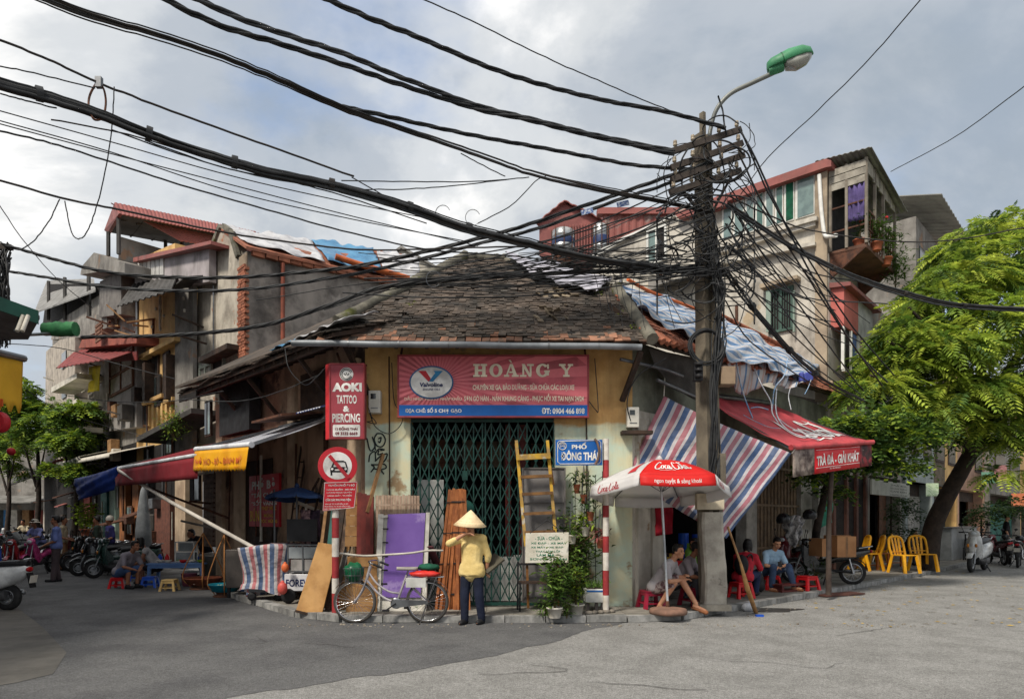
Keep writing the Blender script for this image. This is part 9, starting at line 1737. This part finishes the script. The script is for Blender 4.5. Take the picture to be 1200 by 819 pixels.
leafy_tree('street_tree','low broad leaved tree growing beside the red tea awning',gr(958,672,.1),[gr(958,672,.1),at(956,630,16),at(964,590,15.8),at(972,555,15.6),at(985,525,15.4)],[[at(972,555,15.6),at(1000,520,15.2),at(1040,505,15)],[at(968,570,15.6),at(955,552,15.4),at(945,545,15.4)],[at(985,525,15.4),at(1010,545,15.2),at(1040,550,15)]],
    [B(985,500,15.2,28,14,.9),B(1020,505,15,34,20,1.3),B(1055,515,15,34,20,1.3),B(1080,505,15.2,26,18,.9),B(1010,530,14.9,34,18,1.1),B(1050,545,15,30,16,.9),B(965,550,15.4,22,14,.45),B(950,560,15.4,16,14,.35),B(980,575,15.6,12,14,.25),B(1030,490,15.2,40,10,.8)],260,.30,.13,[LEAFG,LEAFP,LEAFY,LEAFD],.11)
leafy_tree('pot_shrub','dark climbing shrub by the door behind the cafe tables',RF.w(14.4,.4,.1),[RF.w(14.4,.4,.1),RF.w(14.4,.4,2.6)],[],[B(1060,600,21.5,12,26,1.0),B(1055,625,21.5,12,14,.5)],160,.3,.1,[LEAFD],.04,'shrub')
leafy_tree('street_shrub','dark leafy shrub far along the right pavement by the orange poster',RF.w(20.5,1.9,.1),[RF.w(20.5,1.9,.1),RF.w(20.5,1.9,1.6)],[],[B(1165,600,24.5,22,14,.9),B(1190,595,24.5,20,14,.8),B(1150,610,24.5,12,10,.3)],220,.32,.1,[LEAFD,LEAFG],.06,'shrub')
bush('grass_clump','green plant clump at the foot of the awning post','plant',gr(955,684,.1),.3,.55,160,LEAFG,.28,.03,6)
# left street: the trees closing the view, each its own
for k,(px,w_,top_,d,lab) in enumerate(((40,44,446,29,'leafy tree closing the left street under the yellow awning'),(84,34,470,27,'tree farther back beside the far house of the left street'),(6,30,466,34,'tree at the far left behind the red lantern'))):
    b0=Vector((at(px,0,d).x,d,0));leafy_tree('street_tree',lab,b0,[b0,b0+Vector((.2,0,2.5)),b0+Vector((0,.2,5))],[[b0+Vector((.1,0,2.8)),b0+Vector((.8,-.3,5.2))],[b0+Vector((.1,0,3)),b0+Vector((-.9,.3,5.6))]],
        [B(px+rng.uniform(-.65,.65)*w_,top_+rng.uniform(8,92),d+rng.uniform(-1,1),w_*.36,12,.75) for _ in range(17)],150,.36,.13,[LEAFG,LEAFP,LEAFY],.14,group='trees of the left street',fr=4)
bush('ledge_shrub','bright green shrub growing on the ledge of the yellow house','plant',LF.hit(203,516,.1),.5,.9,420,LEAFP,.2,.04,10,None,mat2=LEAFY)
bush('market_plant','round yellow green plant beside the parked motorbikes','plant',Vector((at(102,0,27).x,27,.9)),.55,1.1,380,LEAFY,.22,.09,8,TERRA,potr=.25,poth=.3)
# ================================================================ THE NEAR LEFT HOUSE AND THE FAR SIDE OF THE LEFT STREET
nh=thing('green_roof_house','house at the left edge with a dark green roof edge and grey soffit','house',(-9.5,9,0))
ga_,gb_=at(-60,326,9.2),at(45,364,10.2)
MB().box((-15,1.5,0),(-9.4,9.6,5.2)).ob('wall',GREYP,nh,world=True)
dirn=(gb_-ga_).normalized();bk_=Vector((-3.2,2.2,.1))
MB().prism([ga_,gb_,gb_+Vector((0,0,-.2)),ga_+Vector((0,0,-.2))],(-.03,.05,0)).ob('roof_edge',pm('roof_green',(34,84,70),(28,70,58),rough=.5,streak=.3),nh,world=True)
MB().prism([ga_+Vector((0,.03,-.12)),gb_+Vector((0,.03,-.12)),at(33,398,11.0),at(-60,398,11.0)],(0,0,.05)).ob('soffit',pm('soffit_grey',(96,94,94),(80,78,78),rough=.8,streak=.3),nh,world=True)
fx=thing('tube_light','double tube light fixed under the green roof edge','light fitting',at(28,378,9.9));
for k in (0,1): MB().tube([at(20+k*6,388,9.85),at(27+k*6,370,10.0)],.03,7).ob('tube',POTW,fx,world=True)
MB().bar(at(22,389,9.95),at(29.5,370,10.1),.14,.04).ob('housing',STEEL,fx,world=True)
gd_=MB().tube([at(52+k*4.1,386+rng.uniform(-.5,.5),13) for k in range(10)],[.12+.03*rng.random() for _ in range(10)],10);tag(gd_.ob('rolled_awning',pm('green_tarp_roll',(58,124,76),(42,98,60),sc=3,rough=.75,bump=.5,bs=12,streak=.4,grime=.4)),'rolled bright green awning beside the green roof edge','awning roll');tag(MB().tube([at(-5,394,11),at(60,391,13)],.03,6).ob('awning_bar',STEEL),'thin bar holding the rolled green awning','bar')
ya=thing('yellow_awning','hanging yellow awning with a zigzag lower edge at the left margin','awning',at(0,430,9));yb0,yb1=at(-50,402,8.2),at(27,420,9.4)
def yaf(u,v): p=yb0.lerp(yb1,u);q=at(-50,470,8.2).lerp(at(24,480,9.4),u);return p.lerp(q,v)+Vector((0,-.03*math.sin(u*12)*v,-.05*(v > .99)*((int(u*14) % 2)*2-1)))
MB().grid(yaf,28,6).ob('cloth',pm('yellow_awning_cloth',(222,176,52),(206,160,44),sc=1.5,rough=.7,trans=.2,bump=.1,bs=6),ya,world=True,solid=.006);MB().tube([yb0,yb1+(yb1-yb0)*.02],.05,8).ob('bar',STEEL,ya,world=True);MB().cbox(yaf(.66,.93)+Vector((0,-.02,0)),(.12,.02,.1)).ob('print',pm('orange_print',(206,90,36),rough=.7),ya,world=True)
o=thing('red_lantern','round red lamp sign below the yellow awning at the left edge','lantern',at(1,495,9.6));MB().lathe([(.13,-.05),(.15,-.02),(.15,.02),(.13,.05)],18,axis=(.3,1,0)).ob('face',SIGNR,o);MB().tube([(0,0,.14),(-.1,0,.4)],.015,6).ob('hanger',BLACK,o)
o=thing('paper_lantern','small red round lantern hung at the far left of the street','lantern',at(13,529,20));MB().ell((0,0,0),(.12,.12,.12),12,8).ob('globe',SIGNR,o);MB().tube([(0,0,.1),(0,0,.5)],.01,5).ob('string',BLACK,o)
fs=thing('far_shop','pale low shop with blue panels across the far end of the left street','house',(at(10,0,44).x,44,0));a,b=at(-140,0,44).x,at(64,0,44).x
MB().box((a,44,2.2),(b,50,7.4)).ob('upper_wall',GREYP,fs,world=True);MB().box((a,45.2,0),(b,50,2.2)).ob('back',DARK,fs,world=True)
for k,px in enumerate((-12,4,12,26,40,58)): x=at(px,0,44).x;MB().box((x,44,0),(x+.45,45.2,2.198)).ob('pier',(POTW,pm('blue_panel',(60,120,170),rough=.7),POTW,WOOD,REDWALL,POTW)[k],fs,world=True)
MB().prism([(a,41.8,2.6),(b,41.8,2.6),(b,44,3.1),(a,44,3.1)],(0,0,.06)).ob('canopy',GREYTIN,fs,world=True)
for k,(p0,p1,p2,p3,mt,lab) in enumerate((((60,548,29.5),(92,535,25.5),(98,541,25.5),(62,555,29.5),stripes('striped_edge',[(0,(190,186,170)),(.5,(60,58,54))],8,0),'striped awning edge over the dark shop of the left street'),((48,540,32),(75,522,28),(80,528,28),(52,548,32),GREYTIN,'tin awning above the striped awning edge'),((66,542,29),(128,532,22.5),(128,536,22.5),(66,547,29),POTW,'long pale awning bar over the blue tarpaulin'),((10,562,36),(40,552,34),(42,558,34),(10,570,36),GREYTIN,'low tin pergola roof at the far left'),((46,552,33),(60,540,32),(62,546,32),(50,556,33),REDTIN,'small red awning at the far left of the street'))):
    A_1,B_1,C_1,D_1=at(*p0),at(*p1),at(*p2),at(*p3);bk2=Vector((1.1,1.0,.45));t=MB().grid(lambda u,v: A_1.lerp(B_1,u)+(bk2*v),10,4).grid(lambda u,v: A_1.lerp(B_1,u).lerp(D_1.lerp(C_1,u),v),10,2).ob('shop_awning',mt,solid=.02);tag(t,lab,'awning','awnings of the left street')
# unseen house blocks beyond the left margin, added to shade the left street
sh_=thing('shade_house','unseen tall grey house block left of the crossing, added to shade the road','house',(-15,16,0));SL=Frame(LF.w(0,7.4,0),LF.u,-1)
MB().box((-15,-5,0),(-9.8,8.2,9)).ob('wall',GREYP,sh_,world=True);sh3=thing('shade_house','unseen grey house row beside the left street, sized to shade it','house',SL.w(12,3,0));MB(SL.mat()).box((4.6,.3,0),(22,6,10.5)).ob('wall',GREYP,sh3,world=True)
bpy.data.scenes.remove(TMP)
